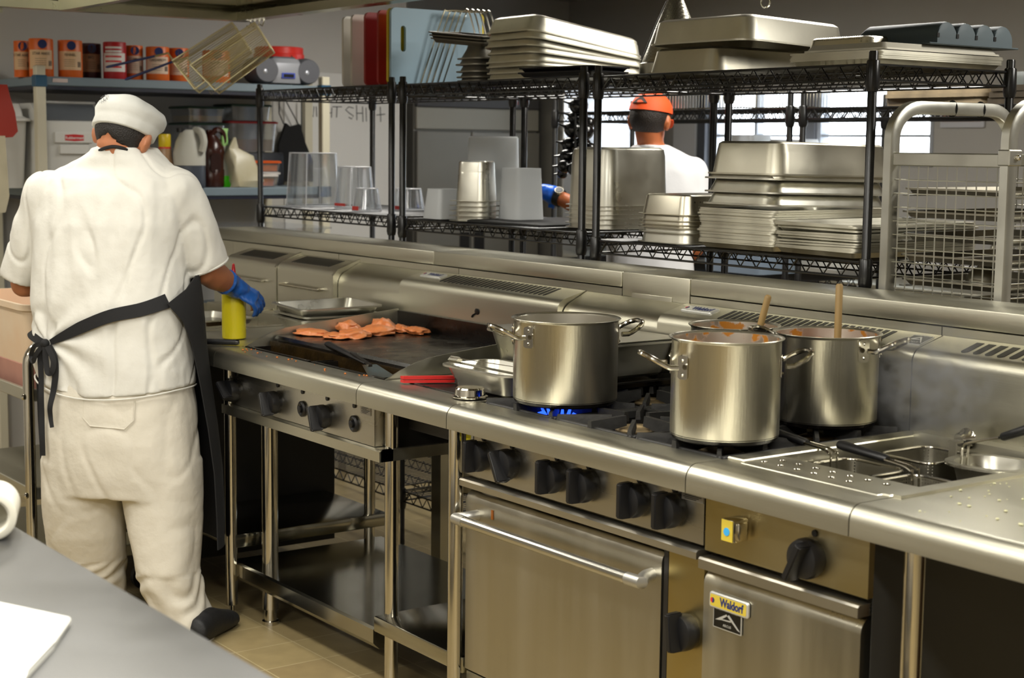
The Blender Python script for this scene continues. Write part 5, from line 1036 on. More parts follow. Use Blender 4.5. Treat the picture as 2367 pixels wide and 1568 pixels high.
# black apron hanging before the whiteboard
ap = MB(); pts = [(655, 285), (668, 293), (690, 287), (700, 330), (716, 372), (716, 420), (645, 420), (642, 335)]
X_ = -4.36
ap.loft([[at(px, py, 'x', X_)+Vector((dx+0.012*math.sin(px*0.3), 0, 0)) for px, py in pts] for dx in (0, 0.025)])
o = ap.obj('hanging_apron', M('black_cloth', '0c0c0d', 0.9, bump=0.1, bscale=300)); o2 = o
t = thing('apron', 'black apron hanging by its strings before the whiteboard', 'apron', (0, 0, 0)); o.parent = t
for a, b in (((656, 287), (645, 262)), ((645, 262), (646, 222)), ((690, 288), (655, 222)), ((697, 335), (697, 228))): MB().tube([at(*a, 'x', X_+0.01), at(*b, 'x', X_+0.01)], 0.0035, 6).obj('string', RUB, t)
# whiteboard with handwriting
wbd = thing('whiteboard', 'whiteboard on the left wall with NIGHT SHIFT written in black marker', 'whiteboard', (X0, 2.3, 1.4)); MB().box(0.0, 0.012, -0.42, 0.35, -0.55, 0.56, 0.003, 1).obj('board', M('whiteboard_white', 'd6d5d2', 0.35), wbd)
INK = M('marker_ink', '2a2a2c', 0.6)
S = [[(711, 270), (713, 247), (724, 270), (726, 246)], [(731, 246), (732, 270)], [(748, 253), (741, 250), (738, 262), (744, 272), (751, 268), (748, 262)], [(756, 250), (755, 272)], [(767, 249), (766, 272)], [(756, 262), (767, 261)], [(768, 247), (790, 247)], [(779, 247), (778, 272)],
     [(817, 250), (806, 247), (799, 254), (808, 262), (817, 268), (813, 275), (806, 271)], [(824, 243), (825, 278)], [(838, 246), (839, 282)], [(824, 262), (839, 262)], [(846, 249), (847, 281)], [(856, 280), (856, 250), (868, 249)], [(856, 264), (865, 263)], [(879, 247), (880, 282)], [(870, 266), (890, 264)]]
g_ = MB(); xw = X0+0.0125
for s_ in S: g_.tube([at(px, py, 'x', xw) - Vector((X0, 2.3, 1.4)) for px, py in s_], 0.0026, 5)
g_.obj('handwriting', INK, wbd)
MB().box(X0, X0+0.05, 1.985, 2.03, 0.0, 1.92).obj('conduit', CREAM); o = bpy.data.objects['conduit']; tag(o, 'pale square conduit running up the whiteboard wall', 'conduit')
# --- refrigerators at the far end
fg = thing('refrigerator', 'grey two-door upright refrigerator at the end of the room', 'refrigerator', (-4.80, 3.16, 0))
GREYM = M('grey_fridge_steel', '86847e', 0.45, 0.6, var=0.03); MB().box(-0.38, 0.36, -0.44, 0.44, 0.0, 1.86).obj('cabinet', GREYM, fg)
for a, b in ((-0.435, -0.065), (-0.058, 0.435)):
    dd = MB().box(0.362, 0.40, a, b, 0.12, 1.655, 0.004, 1).obj('door', GREYM, fg); MB().box(0.40, 0.404, (b-0.075) if a < -0.1 else a+0.02, (b-0.01) if a < -0.1 else a+0.09, 0.90, 1.07).obj('door_handle', BLACK, dd)
MB().box(0.362, 0.39, -0.435, 0.435, 1.665, 1.79, 0.004, 1).obj('header_panel', M('pale_header', '9a988f', 0.5, 0.4), fg); MB().box(0.362, 0.395, -0.435, 0.435, 1.792, 1.86, 0.004, 1).obj('control_panel', M('dark_header', '3f3f42', 0.4), fg)
MB().cyl((0.396, 0.26, 1.825), (0.398, 0.26, 1.825), 0.022, n=20).obj('round_logo', M('grey_ring', '5a5a60', 0.4), fg); text('temperature_display', '3', 0.026, REDB, fg, (0.399, 0.268, 1.827), (PI/2, 0, PI/2), 0.0003)
pp = MB().box(0.4015, 0.4025, 0.06, 0.25, 1.12, 1.63).obj('notice_sheet', M('paper_white', 'dcdad4', 0.7), None); tag(pp, 'white notice sheet on the right door of the grey refrigerator', 'paper'); pp.location = (-4.80, 3.16, 0)
g_ = MB()
for k, z in enumerate((1.605, 1.585, 1.57, 1.555, 1.54, 1.36, 1.345, 1.30)): g_.box(0.4025, 0.403, 0.08+0.01*(k % 3), 0.24-0.012*(k % 2), z, z+0.004)
g_.obj('printed_lines', INK, pp)
f2 = thing('freezer', 'shiny stainless upright freezer reflecting the windows', 'freezer', (-4.60, 3.95, 0)); MIRR = M('shiny_door_steel', 'c9cacc', 0.16, 1, rvar=0.05, vscale=3, bump=0.015, bscale=5)
MB().box(-0.36, 0.36, -0.33, 0.33, 0.0, 1.95).obj('cabinet', GREYM, f2); MB().box(0.362, 0.40, -0.33, 0.33, 0.10, 1.94, 0.005, 1).obj('door', MIRR, f2)
MB().box(0.40, 0.402, -0.315, -0.285, 1.555, 1.585).obj('warning_sticker', M('sticker_yellow', 'd9cf2e', 0.5), f2); MB().box(0.40, 0.402, -0.30, -0.23, 1.80, 1.825).obj('door_label', M_WHITE, f2)
# bunch of black bulbs hanging from the rear of the middle rack
bn = thing('hanging_bunch', 'bunch of glossy black spiky bulbs hanging behind the upturned deep pans', 'hanging bunch', at(1330, 232, 'y', 1.68)); O = Vector(bn.location); GLB = M('glossy_black_bulb', '09090a', 0.22)
MB().tube([(0, -0.03, 0.02), (0, 0, 0), (0.004, 0, -0.25)], 0.004, 6).obj('cord', RUB, bn); g_ = random.Random(5)
for px, py, r in ((1338, 245, 28), (1330, 272, 22), (1326, 300, 28), (1352, 305, 26), (1318, 335, 27), (1346, 335, 26), (1312, 362, 25), (1340, 362, 26), (1305, 385, 22), (1330, 390, 24), (1360, 285, 20), (1362, 345, 22), (1300, 402, 16)):
    p = at(px, py, 'y', 1.68+g_.uniform(-0.03, 0.05))-O; R = r*0.0016*0.85; mb = MB(); mb.ball(p, R, 14, 9, (1, 1, 0.9))
    s_ = -1 if px < 1345 else 1; e = Vector((s_*0.59, s_*0.8, g_.uniform(-0.1, 0.4)))
    mb.tube([p+e*R*0.7, p+e*R*1.05, p+e*R*1.6], [R*0.45, R*0.16, R*0.07], 7)
    for v in mb.bm.verts: v.co += v.normal*0.0
    mb.obj('bulb', GLB, bn)
# --- extraction hood over the line
HOODM = M('hood_steel', 'b7b5a2', 0.30, 1, var=0.05, rvar=0.05); POLI = M('polished_hood_panel', 'c0bda8', 0.10, 1, rvar=0.03)
hd = thing('extraction_hood', 'stainless extraction hood above the cooking line with baskets on its edge', 'hood', (0, 0.35, 2.1))
HX0, HX1, HY0, HY1 = -3.13, 2.9, -0.72, 0.66
sk = MB(); tks = 0.012
sk.box(HX0, HX1, HY1-tks, HY1, 0, 0.46); sk.box(HX0, HX1, HY0, HY0+tks, 0, 0.46); sk.box(HX0, HX0+tks, HY0+tks, HY1-tks, 0, 0.46); sk.box(HX1-tks, HX1, HY0+tks, HY1-tks, 0, 0.46)
sk.obj('canopy', HOODM, hd)
gt = MB(); gt.prism([(HY1-tks, 0), (HY1-0.07, 0), (HY1-0.07, 0.035), (HY1-0.062, 0.035), (HY1-0.062, 0.008), (HY1-tks, 0.008)], 'x', HX0+tks, HX1-tks); gt.box(HX0+tks, HX0+0.06, HY0+tks, HY1-0.07, 0, 0.008); gt.box(HX0+0.052, HX0+0.06, HY0+tks, HY1-0.07, 0.008, 0.035); gt.obj('gutter', HOODM, hd)
MB().box(HX0+0.06, HX1-tks, -0.20, -0.16, -0.004, 0.46).obj('divider', HOODM, hd)
MB().box(HX0+0.06, HX1-tks, -0.16, HY1-0.062, 0.050, 0.058).obj('ceiling_panel', POLI, hd)
hk = MB()
for k in range(4):
    x = HX0+0.03+0.042*k; y = HY1+0.003
    MB().tube([(x, y-0.035, 0.045), (x, y, 0.05), (x, y+0.012, 0.03), (x, y+0.010, -0.008), (x+0.004, y, -0.024), (x+0.006, y-0.012, -0.018)], 0.003, 6).obj('hook', CHROME, hd)
hk.bm.free()
MB().box(HX0-0.004, HX0, -0.45, -0.41, -0.02, 0.03).obj('bracket', HOODM, hd)
# two frying baskets on the hooks
BMESH = M('brass_tinted_basket_mesh', 'c4b98f', 0.35, 1); ROD = M('basket_rod', 'c9bf98', 0.3, 1); BLUH = M('blue_handle', '26336e', 0.35)
def fry_basket(lab, A, Bp, Cp, Dp, depth, off, hnd):
    "corner pixels of the side that faces the aisle, at distance off behind the first"
    Yp = 0.985
    def W(p):
        d = _r2*((p[0]-CW/2)/FPX)-_u2*((p[1]-CH/2)/FPX)+_f; return CPOS+d*(6.80+off)
    A, Bp, Cp, Dp = [W(p) for p in (A, Bp, Cp, Dp)]; n = _f*depth
    t = thing('frying_basket', lab, 'basket', A, 0, 'frying baskets hung on the hood'); O = A.copy(); q = [p-O for p in (A, Bp, Cp, Dp)]
    u = (q[3]-q[0]).normalized(); v = (q[1]-q[0]); v = (v-u*v.dot(u)).normalized(); w = u.cross(v)
    m = MB()
    def net(o_, e1, e2, st=0.0095):
        n1, n2 = max(2, int(e1.length/st)), max(2, int(e2.length/st))
        for k in range(n1+1): m.tube([o_+e1*k/n1, o_+e1*k/n1+e2], 0.0006, 3, caps=False)
        for k in range(n2+1): m.tube([o_+e2*k/n2, o_+e2*k/n2+e1], 0.0006, 3, caps=False)
    net(q[0]+n, q[1]-q[0], q[3]-q[0]); net(q[0], q[1]-q[0], n); net(q[1], q[2]-q[1], n); net(q[3], q[2]-q[3], n); net(q[0], q[3]-q[0], n)
    m.obj('mesh', BMESH, t)
    r = MB()
    for i in range(4):
        j = (i+1) % 4; r.tube([q[i], q[j]], 0.0035, 6); r.tube([q[i]+n, q[j]+n], 0.0035, 6)
    for i in range(4): r.tube([q[i], q[i]+n], 0.0035, 6)
    r.obj('frame', ROD, t)
    g = MB()
    for k in range(1, 16): s_ = k/16; g.tube([q[0].lerp(q[1], s_), q[3].lerp(q[2], s_)], 0.0017, 5)
    g.obj('long_rods', ROD, t)
    sx = MB(); sx.bar(q[3]+n*0.5-u*0.0, q[2]+n*0.5, 0.03, 0.004, tuple(u)); sx.obj('end_strap', ROD, t)
    h0, h1, h2 = [W(p)+n*0.5-O for p in hnd]
    hh = MB().tube([q[3]+n*0.5, h0, h1], 0.0045, 8).obj('handle', ROD, t); MB().tube([h1, h1.lerp(h2, 0.5), h2-(h2-h1)*0.04, h2], [0.007, 0.008, 0.0085, 0.004], 10, flat=0.7).obj('grip', BLUH, hh)
fry_basket('wire frying basket hanging nearer the aisle on the hood edge', (588, 52), (626, 112), (497, 208), (440, 150), 0.10, -0.06, ((427, 128), (393, 138), (282, 180)))
fry_basket('wire frying basket hanging behind the other on the hood edge', (536, 52), (574, 112), (450, 206), (398, 140), 0.10, 0.08, ((383, 118), (352, 125), (238, 151)))
# --- below and beside the windows
bn2 = thing('sink_bench', 'steel sink bench with a curved tap under the windows', 'sink bench', (-2.6, 4.28, 0))
MB().box(-1.3, 1.6, -0.30, 0.29, 0.86, 0.90, 0.004).obj('worktop', STEEL, bn2)
for x in (-1.2, 0.1, 1.5): MB().cyl((x, -0.24, 0), (x, -0.24, 0.86), 0.02, n=12).obj('leg', CHROME, bn2)
MB().tube(bez([(1.05, 0.15, 0.9), (1.05, 0.14, 1.10), (1.05, 0.06, 1.17), (1.05, -0.06, 1.13), (1.05, -0.08, 1.08)], 20), 0.013, 10).obj('tap', CHROME, bn2)
MB().loft([rr(0.7, 0.4, 0.03, 0), rr(0.74, 0.44, 0.03, 0.05), rr(0.70, 0.40, 0.03, 0.05), rr(0.66, 0.36, 0.03, 0.006)]).obj('white_tray', WHITEP); o = bpy.data.objects['white_tray']; tag(o, 'shallow white plastic tray on the sink bench', 'tray'); o.location = (-2.75, 4.25, 0.9005)
for px0, px1, py0, lab in ((1693, 1772, 312, 'large white plastic jug in the window, left of the labelled one'), (1787, 1884, 322, 'white plastic jug in the window with a red and orange label')):
    a, b = at(px0, 350, 'y', 4.38), at(px1, 350, 'y', 4.38); H = at(px0, py0, 'y', 4.38).z-0.9005; t = thing('plastic_jug', lab, 'jug', ((a.x+b.x)/2, 4.38, 0.9005)); W = b.x-a.x
    MB().loft([rr(W*0.98, 0.2, 0.03, 0), rr(W, 0.21, 0.03, 0.02), rr(W, 0.21, 0.03, H*0.82), rr(W*0.8, 0.18, 0.03, H*0.96), rr(W*0.74, 0.16, 0.03, H)]).obj('jug_body', M('white_jug', 'e9e9e6', 0.4, trans=0.25, ior=1.3), t)
    if px0 > 1700:
        l_ = MB().box(-W*0.22, W*0.14, -0.108, -0.1055, H*0.66, H*0.90).obj('label', M('dark_red_label', '7c2418', 0.5), t); MB().box(-W*0.22, W*0.14, -0.1088, -0.108, H*0.66, H*0.74).obj('orange_band', ORNG, l_)
ct = MB().loft([rr(0.34, 0.26, 0.03, 0), rr(0.40, 0.32, 0.03, 0.40), rr(0.39, 0.31, 0.03, 0.40), rr(0.33, 0.25, 0.03, 0.005)]).obj('translucent_tub', M('bluish_translucent', 'b8cbe0', 0.3, trans=0.4, ior=1.2)); tag(ct, 'bluish translucent tub behind the right shoulder of the cook in the orange cap', 'tub'); ct.location = (-1.62, 2.66, 1.047)
pn = at(2225, 268, 'y', Y1-0.01); MB().box(-0.14, 0.14, -0.004, 0, -0.06, 0.05).obj('wall_notice', M('notice_white', 'd5d6dc', 0.5)); o = bpy.data.objects['wall_notice']; tag(o, 'white and brown notice on the back wall right of the window', 'notice'); o.location = pn
MB().box(-0.13, 0.12, -0.0055, -0.004, -0.03, 0.02).obj('brown_band', M('notice_brown', 'a07a6c', 0.6), o)
# ------------------------------------------------------------------ the two cooks
SKIN = M('skin', 'b07350', 0.5, var=0.08, vscale=15, spec=0.4); SKIN.node_tree.nodes['Principled BSDF'].inputs['Subsurface Weight'].default_value = 0.12; SKIN.node_tree.nodes['Principled BSDF'].inputs['Subsurface Radius'].default_value = (0.02, 0.008, 0.004)
SKIN2 = M('tanned_skin', 'b8693f', 0.5, var=0.08, vscale=15)
HAIR = M('black_hair', '17120f', 0.55, bump=0.5, bscale=220); HAIR2 = M('dark_brown_hair', '231a14', 0.55, bump=0.5, bscale=220, var=0.3, vscale=30)
COTTON = M('offwhite_cotton', 'cfcdc4', 0.85, bump=0.35, bscale=20, var=0.025, vscale=9); TROUS = M('offwhite_trouser_cloth', 'cbc5b6', 0.85, bump=0.4, bscale=20, var=0.03, vscale=8)
COTTON2 = M('white_cotton', 'e2e2e4', 0.85, bump=0.12, bscale=28); HATW = M('white_hat_cotton', 'd3d3cc', 0.85, bump=0.15, bscale=40)
APRONM = M('black_apron_cloth', '08080a', 0.8, bump=0.1, bscale=60); NITR = M('blue_nitrile', '1f5cae', 0.38, var=0.2, vscale=18, bump=0.25, bscale=40); NITR2 = M('bright_blue_nitrile', '1663d8', 0.38, var=0.12, vscale=18, bump=0.25, bscale=40)
SHOE = M('black_shoe', '101012', 0.6, bump=0.1, bscale=100)
def pd(px, py, d):
    "the point at distance d along the camera axis on the sight line of a pixel of the photograph"
    return CPOS + (_r2*((px-CW/2)/FPX) - _u2*((py-CH/2)/FPX) + _f)*d
def fuse(mb, name, mat, vox, parent=None, smooth=6, wr=None):
    bmesh.ops.recalc_face_normals(mb.bm, faces=mb.bm.faces)
    me = bpy.data.meshes.new(name); mb.bm.to_mesh(me); mb.bm.free()
    o = bpy.data.objects.new(name, me); COL.objects.link(o)
    m = o.modifiers.new('r', 'REMESH'); m.mode = 'VOXEL'; m.voxel_size = vox
    if smooth: s_ = o.modifiers.new('s', 'SMOOTH'); s_.iterations = smooth; s_.factor = 0.5
    bake(o); me = o.data; me.name = name; me.materials.clear(); me.materials.append(mat)
    if wr:
        nn_ = [v.normal.copy() for v in me.vertices]; cc_ = [v.co.copy() for v in me.vertices]
        for v, n_, c_ in zip(me.vertices, nn_, cc_): v.co = c_+n_*wr(c_)
        me.update(); s_ = o.modifiers.new('s', 'SMOOTH'); s_.iterations = 2; s_.factor = 0.5; bake(o); me = o.data; me.name = name; me.materials.clear(); me.materials.append(mat)
    for p in me.polygons: p.use_smooth = True
    if parent: o.parent = parent
    return o
def limb(mb, pts, rad, n=16, flat=1.0, up=None):
    mb.tube(pts, rad, n, flat=flat, up=up)
    for p, r in zip(pts, rad): mb.ball(p, r*0.985*(1 if flat == 1 else min(1, flat)), 12, 8)
def sect(c, a, b, w, h, n=36, e=2.4):
    o = []
    for k in range(n):
        t = 2*PI*k/n; x, y = math.cos(t), math.sin(t); o.append(c+a*(w*math.copysign(abs(x)**(2/e), x))+b*(h*math.copysign(abs(y)**(2/e), y)))
    return o
def levels(L, py):
    "interpolate the table of body levels"
    if py <= L[0][0]: return L[0]
    for p, q in zip(L, L[1:]):
        if p[0] <= py <= q[0]:
            t = (py-p[0])/(q[0]-p[0]); return tuple(x+(y-x)*t for x, y in zip(p, q))
    return L[-1]
def trunk(mb, L, a, b, step=14):
    y = L[0][0]; loops = []; k = a.dot(_r2)
    while y <= L[-1][0]+0.1:
        _, l, r, d, h = levels(L, y); loops.append(sect(pd((l+r)/2, y, d), a, b, (r-l)/2*d/FPX/k, h)); y += step
    mb.loft(loops)
def on_back(L, a, b, px, py, off=0.006):
    _, l, r, d, h = levels(L, py); k = a.dot(_r2); u = max(-0.98, min(0.98, (px-(l+r)/2)/((r-l)/2))); w = (r-l)/2*d/FPX/k
    return pd((l+r)/2, py, d)+a*(w*u)-b*(h*(1-abs(u)**2.4)**(1/2.4)+off)
def ribbon(mb, pts, w, t=0.003, nrm=None):
    P = bez(pts, 8*len(pts)); loops = []
    for i, p in enumerate(P):
        d = (P[min(i+1, len(P)-1)]-P[max(i-1, 0)]).normalized(); n = (nrm or -_f); s_ = d.cross(n).normalized(); n2 = s_.cross(d).normalized(); ww = w if not callable(w) else w(i/(len(P)-1))
        loops.append([p+s_*ww/2+n2*t/2, p-s_*ww/2+n2*t/2, p-s_*ww/2-n2*t/2, p+s_*ww/2-n2*t/2])
    mb.loft(loops)
def headmesh(mb, M4, s=1.0, face=True):
    "skull, jaw, nose, lips, brow and ears in head space (x right, y forward, z up, origin mid-skull)"
    g = MB()
    g.ball((0, -0.008, 0.02), 1, 22, 16, (0.076*s, 0.095*s, 0.088*s)); g.ball((0, 0.022, -0.045), 1, 18, 12, (0.058*s, 0.066*s, 0.066*s)); g.ball((0, 0.062, -0.088), 0.026*s, 12, 8)
    g.tube([(0, 0.088*s, 0.010), (0, 0.104*s, -0.022), (0, 0.108*s, -0.034)], [0.008, 0.012, 0.014], 10); g.ball((0, 0.086*s, 0.022), 1, 14, 8, (0.048, 0.012, 0.010))
    g.ball((0, 0.086*s, -0.062), 1, 12, 8, (0.024, 0.010, 0.006)); g.ball((0, 0.084*s, -0.073), 1, 12, 8, (0.020, 0.010, 0.007))
    for sg in (-1, 1):
        g.ball((sg*0.079*s, -0.004, -0.010), 1, 14, 10, (0.009, 0.020, 0.033)); g.ball((sg*0.087*s, -0.014, -0.002), 1, 12, 8, (0.007, 0.016, 0.028))
        g.ball((sg*0.03, 0.080*s, -0.002), 0.013, 10, 8)
    g.xf(M4); g.bm.verts.ensure_lookup_table()
    me = bpy.data.meshes.new('t'); g.bm.to_mesh(me); g.bm.free(); mb.bm.from_mesh(me); bpy.data.meshes.remove(me)
def frame4(o, x, y, z): return Matrix(((x.x, y.x, z.x, o.x), (x.y, y.y, z.y, o.y), (x.z, y.z, z.z, o.z), (0, 0, 0, 1)))
def facing(ang, pitch=0, roll=0):
    b = Vector((math.cos(ang), math.sin(ang), 0)); a = Vector((b.y, -b.x, 0)); R = Matrix((a, b, Vector((0, 0, 1)))).transposed()
    return R @ Matrix.Rotation(-pitch, 3, 'X') @ Matrix.Rotation(roll, 3, 'Y')
def hand(mb, wrist, dirv, up, s=1.0, curl=0.9, thumb_side=1, spread=0.10):
    "palm with four bent fingers and a thumb; dirv runs from wrist to knuckles, up is the back of the hand"
    d = Vector(dirv).normalized(); u = (Vector(up)-d*Vector(up).dot(d)).normalized(); c = d.cross(u)*thumb_side
    W = Vector(wrist)
    mb.loft([[W+d*t+c*x*w_+u*y*h_ for x, y in [(math.cos(2*PI*k/14), math.sin(2*PI*k/14)) for k in range(14)]] for t, w_, h_ in ((-0.01, 0.026*s, 0.020*s), (0.02, 0.033*s, 0.018*s), (0.05, 0.040*s, 0.016*s), (0.085*s, 0.041*s, 0.0145*s), (0.094*s, 0.034*s, 0.010*s))])
    for i, (off, L) in enumerate(((0.030, 0.070), (0.010, 0.078), (-0.010, 0.072), (-0.029, 0.058))):
        p = W+d*0.086*s+c*off*s; ang = 0.25; P = [p-d*0.02*s]; R = [0.0095*s]; seg = (0.45, 0.32, 0.26); cc = curl*(0.85+0.12*i)
        P.append(p); R.append(0.0098*s)
        for k, f in enumerate(seg):
            ang += cc*(0.75 if k else 0.6); dd = d*math.cos(ang)-u*math.sin(ang)+c*spread*(off/0.03)*0.5; p = p+dd.normalized()*L*f*s; P.append(p); R.append((0.0092, 0.0085, 0.0068)[k]*s)
        limb(mb, P, R, 10)
    p0 = W+d*0.025*s+c*0.028*s-u*0.004; p1 = p0+(d*0.6+c*0.62-u*0.45).normalized()*0.038*s; p2 = p1+(d*0.75+c*0.05-u*0.65).normalized()*0.032*s; p3 = p2+(d*0.6-c*0.15-u*0.8).normalized()*0.024*s
    limb(mb, [p0, p1, p2, p3], [0.014*s, 0.012*s, 0.0105*s, 0.008*s], 10)
nz = noise.noise
def folds(amp, sx, sy, sz, seed=0):
    return lambda co: amp*(nz(Vector((co.x*sx+seed, co.y*sy, co.z*sz)))+0.55*nz(Vector((co.x*sx*2.3, co.y*sy*2.3+seed, co.z*sz*2.1))))
# --- cook at the griddle, seen from behind
A1 = facing(math.radians(130)); a1, b1 = A1.col[0].copy(), A1.col[1].copy(); Zv = Vector((0, 0, 1))
LV = [(340, 220, 356, 5.11, 0.108), (352, 212, 364, 5.11, 0.116), (368, 186, 382, 5.11, 0.120), (385, 150, 402, 5.11, 0.11), (412, 112, 424, 5.10, 0.130), (450, 92, 436, 5.10, 0.148), (520, 84, 432, 5.10, 0.162), (600, 78, 430, 5.11, 0.168), (690, 77, 436, 5.11, 0.172), (780, 80, 442, 5.12, 0.172), (860, 84, 447, 5.12, 0.170), (914, 88, 448, 5.12, 0.166)]
HM = frame4(pd(286, 318, 5.07), *[facing(math.radians(130), 0.52, 0.20).col[i] for i in range(3)])
HB = HM @ Matrix.Diagonal((1.12, 1.06, 1.06, 1))
mb = MB(); headmesh(mb, HB, 1.0)
limb(mb, [HM @ Vector((0, -0.012, -0.03)), pd(288, 352, 5.10), pd(288, 385, 5.12)], [0.070, 0.067, 0.070], 20)
trunk(mb, [(y, l+14, r-14, d, h-0.016) for y, l, r, d, h in LV if y > 380], a1, b1, 20)
SHR, ELR, WRR = pd(408, 448, 5.07), pd(474, 624, 5.16), pd(541, 663, 5.30)
limb(mb, [SHR, SHR.lerp(ELR, 0.6), ELR, ELR.lerp(WRR, 0.35), WRR], [0.062, 0.058, 0.050, 0.048, 0.031], 16)
SHL, ELL, WRL = pd(112, 452, 5.13), pd(58, 655, 5.24), pd(260, 690, 5.11)+b1*0.29-a1*0.13
limb(mb, [SHL, SHL.lerp(ELL, 0.6), ELL, ELL.lerp(WRL, 0.5), WRL], [0.062, 0.056, 0.049, 0.042, 0.030], 16)
RF, LF = at(432, 1475, 'z', 0), at(214, 1425, 'z', 0)
def axd(p): return (p-CPOS).dot(_f)
dR, dL = axd(RF), axd(LF)
for hip, knee, ank in ((pd(370, 960, 5.11), pd(382, 1210, 5.08), pd(432, 1440, dR)), (pd(185, 960, 5.14), pd(196, 1200, 5.2), pd(214, 1400, dL))):
    limb(mb, [hip, knee, ank], [0.085, 0.058, 0.042], 14)
hp = MB(); trunk(mb, [(880, 105, 430, 5.12, 0.14), (1010, 115, 440, 5.12, 0.13)], a1, b1, 20)
HDIR = (pd(588, 690, 5.32)-WRR).normalized(); HUP = Zv*0.75-_f*0.65+_r2*0.25
hand(mb, WRR, HDIR, HUP, 0.78, 0.55, -1); hand(mb, WRL, (WRL-ELL).normalized(), Zv, 0.9, 0.5, 1)
hp.bm.free()
p1 = fuse(mb, 'person', SKIN, 0.0065, None, 5); tag(p1, 'person in white hat, T-shirt, trousers and black apron, seen from behind at the griddle', 'person')
# T-shirt
CUFR = (pd(430, 640, 5.12)+pd(517, 590, 5.20))/2
mb = MB(); trunk(mb, LV, a1, b1, 12)
mb.ball(SHR, 0.0835, 20, 14); mb.tube([SHR, SHR.lerp(CUFR, 0.45), CUFR+(CUFR-SHR)*0.03], [0.084, 0.087, 0.079], 28); nc_ = pd(287, 361, 5.095); mb.tube([nc_+a1*(0.086*math.cos(t))+b1*(0.088*math.sin(t))-Zv*(0.020*math.sin(t)) for t in [2*PI*k/32 for k in range(32)]], 0.020, 10, True)
CUFL = pd(50, 645, 5.22); mb.ball(SHL, 0.0835, 20, 14); mb.tube([SHL, SHL.lerp(CUFL, 0.5), CUFL], [0.084, 0.082, 0.074], 28)
limb(mb, [pd(160, 420, 5.11), pd(288, 395, 5.10), pd(412, 428, 5.08)], [0.055, 0.07, 0.055], 14); limb(mb, [pd(405, 450, 5.08), pd(425, 520, 5.10), pd(428, 580, 5.12)], [0.075, 0.075, 0.06], 16); limb(mb, [pd(112, 470, 5.13), pd(98, 540, 5.15), pd(92, 600, 5.17)], [0.07, 0.065, 0.05], 16)
KNOT = on_back(LV, a1, b1, 160, 785, 0.0)
def shirt_folds(co):
    v = 0.006*(nz(Vector((co.x*7, co.y*7, co.z*3.0)))+0.6*nz(Vector((co.x*17, co.y*17, co.z*6)))+0.35*nz(Vector((co.x*38, co.y*38, co.z*16))))-0.007*max(0, 1-abs(nz(Vector((co.x*8+co.z*2, co.y*8, co.z*4.0))))*9)
    d = co-KNOT; r = d.length
    if r < 0.42:
        w_ = math.atan2(d.z, d.dot(_r2)); v += 0.0075*math.sin(w_*9+r*14)*max(0, 1-r/0.42)*min(1, r/0.05)
    if co.z > 1.05: v += 0.004*math.sin((co.dot(_r2)*60)+8*nz(Vector((co.x*4, co.y*4, co.z*3))))*min(1, (co.z-1.05)*5)*max(0, 1-abs(co.z-1.3)*4)
    return v
sh1 = fuse(mb, 't_shirt', COTTON, 0.0062, p1, 7, shirt_folds)
def hemlift(co):
    c = pd(268, 912, 5.12); u = (co-c).dot(a1)/0.25; t = max(0, 1-(co.z-c.z)/0.14); return (0.055 if u < 0 else 0.03)*min(1, u*u)*min(1, t)
for v in sh1.data.vertices:
    if abs((v.co-pd(268, 912, 5.12)).dot(a1)) < 0.27: v.co.z += hemlift(v.co)
hm = MB()   # stitched hems
hem = []; _, l, r, d, h = LV[-1]
lp = sect(pd((l+r)/2, 908, d), a1, b1, (r-l)/2*d/FPX/a1.dot(_r2)+0.003, h+0.004, 48); lp = [p+Zv*(hemlift(p)+0.002) for p in lp]; hm.tube(lp, 0.0026, 6, True); hm.obj('hem', COTTON, sh1)
# sleeve seam line
ax = (CUFR-SHR).normalized(); s1 = ax.cross(_f).normalized(); s2 = ax.cross(s1)
cf = MB()
cf.tube([CUFR+ax*0.001+(s1*math.cos(t)+s2*math.sin(t))*0.0765 for t in [2*PI*k/30 for k in range(30)]], 0.0042, 6, True); cf.obj('cuff', COTTON, sh1)
STN = MB(); c = on_back(LV, a1, b1, 292, 832, 0.004)
# trousers
mb = MB(); TL = [(868, 96, 440, 5.12, 0.155), (930, 94, 452, 5.12, 0.162), (1010, 96, 458, 5.115, 0.16), (1090, 99, 464, 5.11, 0.14), (1140, 104, 464, 5.11, 0.125)]
trunk(mb, TL, a1, b1, 16)
def leg(L):
    lo = []
    for y, l, r, d, h in L: lo.append(sect(pd((l+r)/2, y, d), a1, b1, (r-l)/2*d/FPX/a1.dot(_r2), h, 28, 2.2))
    mb.loft(lo)
leg([(1060, 270, 464, 5.10, 0.125), (1150, 286, 464, 5.09, 0.12), (1230, 300, 462, 5.08, 0.112), (1310, 318, 460, 5.07, 0.105), (1370, 336, 470, dR+0.0, 0.105), (1420, 356, 488, dR, 0.10), (1462, 372, 500, dR, 0.098), (1486, 376, 498, dR, 0.085)])
leg([(1060, 99, 292, 5.14, 0.125), (1150, 103, 287, 5.16, 0.12), (1230, 108, 286, 5.2, 0.11), (1310, 116, 290, dL-0.05, 0.105), (1370, 122, 294, dL, 0.10), (1430, 130, 292, dL, 0.095)])
tr1 = fuse(mb, 'trousers', TROUS, 0.0068, p1, 5, lambda co: 0.005*(nz(Vector((co.x*6, co.y*6, co.z*4+3)))+0.6*nz(Vector((co.x*14, co.y*14, co.z*11))))-0.004*max(0, 1-abs(nz(Vector((co.x*6+co.z*3, co.y*6-co.z*2, co.z*5.0))))*6) + (0.004*math.sin(co.z*60+14*nz(co*6)) if co.z < 0.22 else 0.0))
pk = MB(); PK = [(248, 905), (248, 948), (266, 966), (345, 970), (365, 950), (366, 905)]
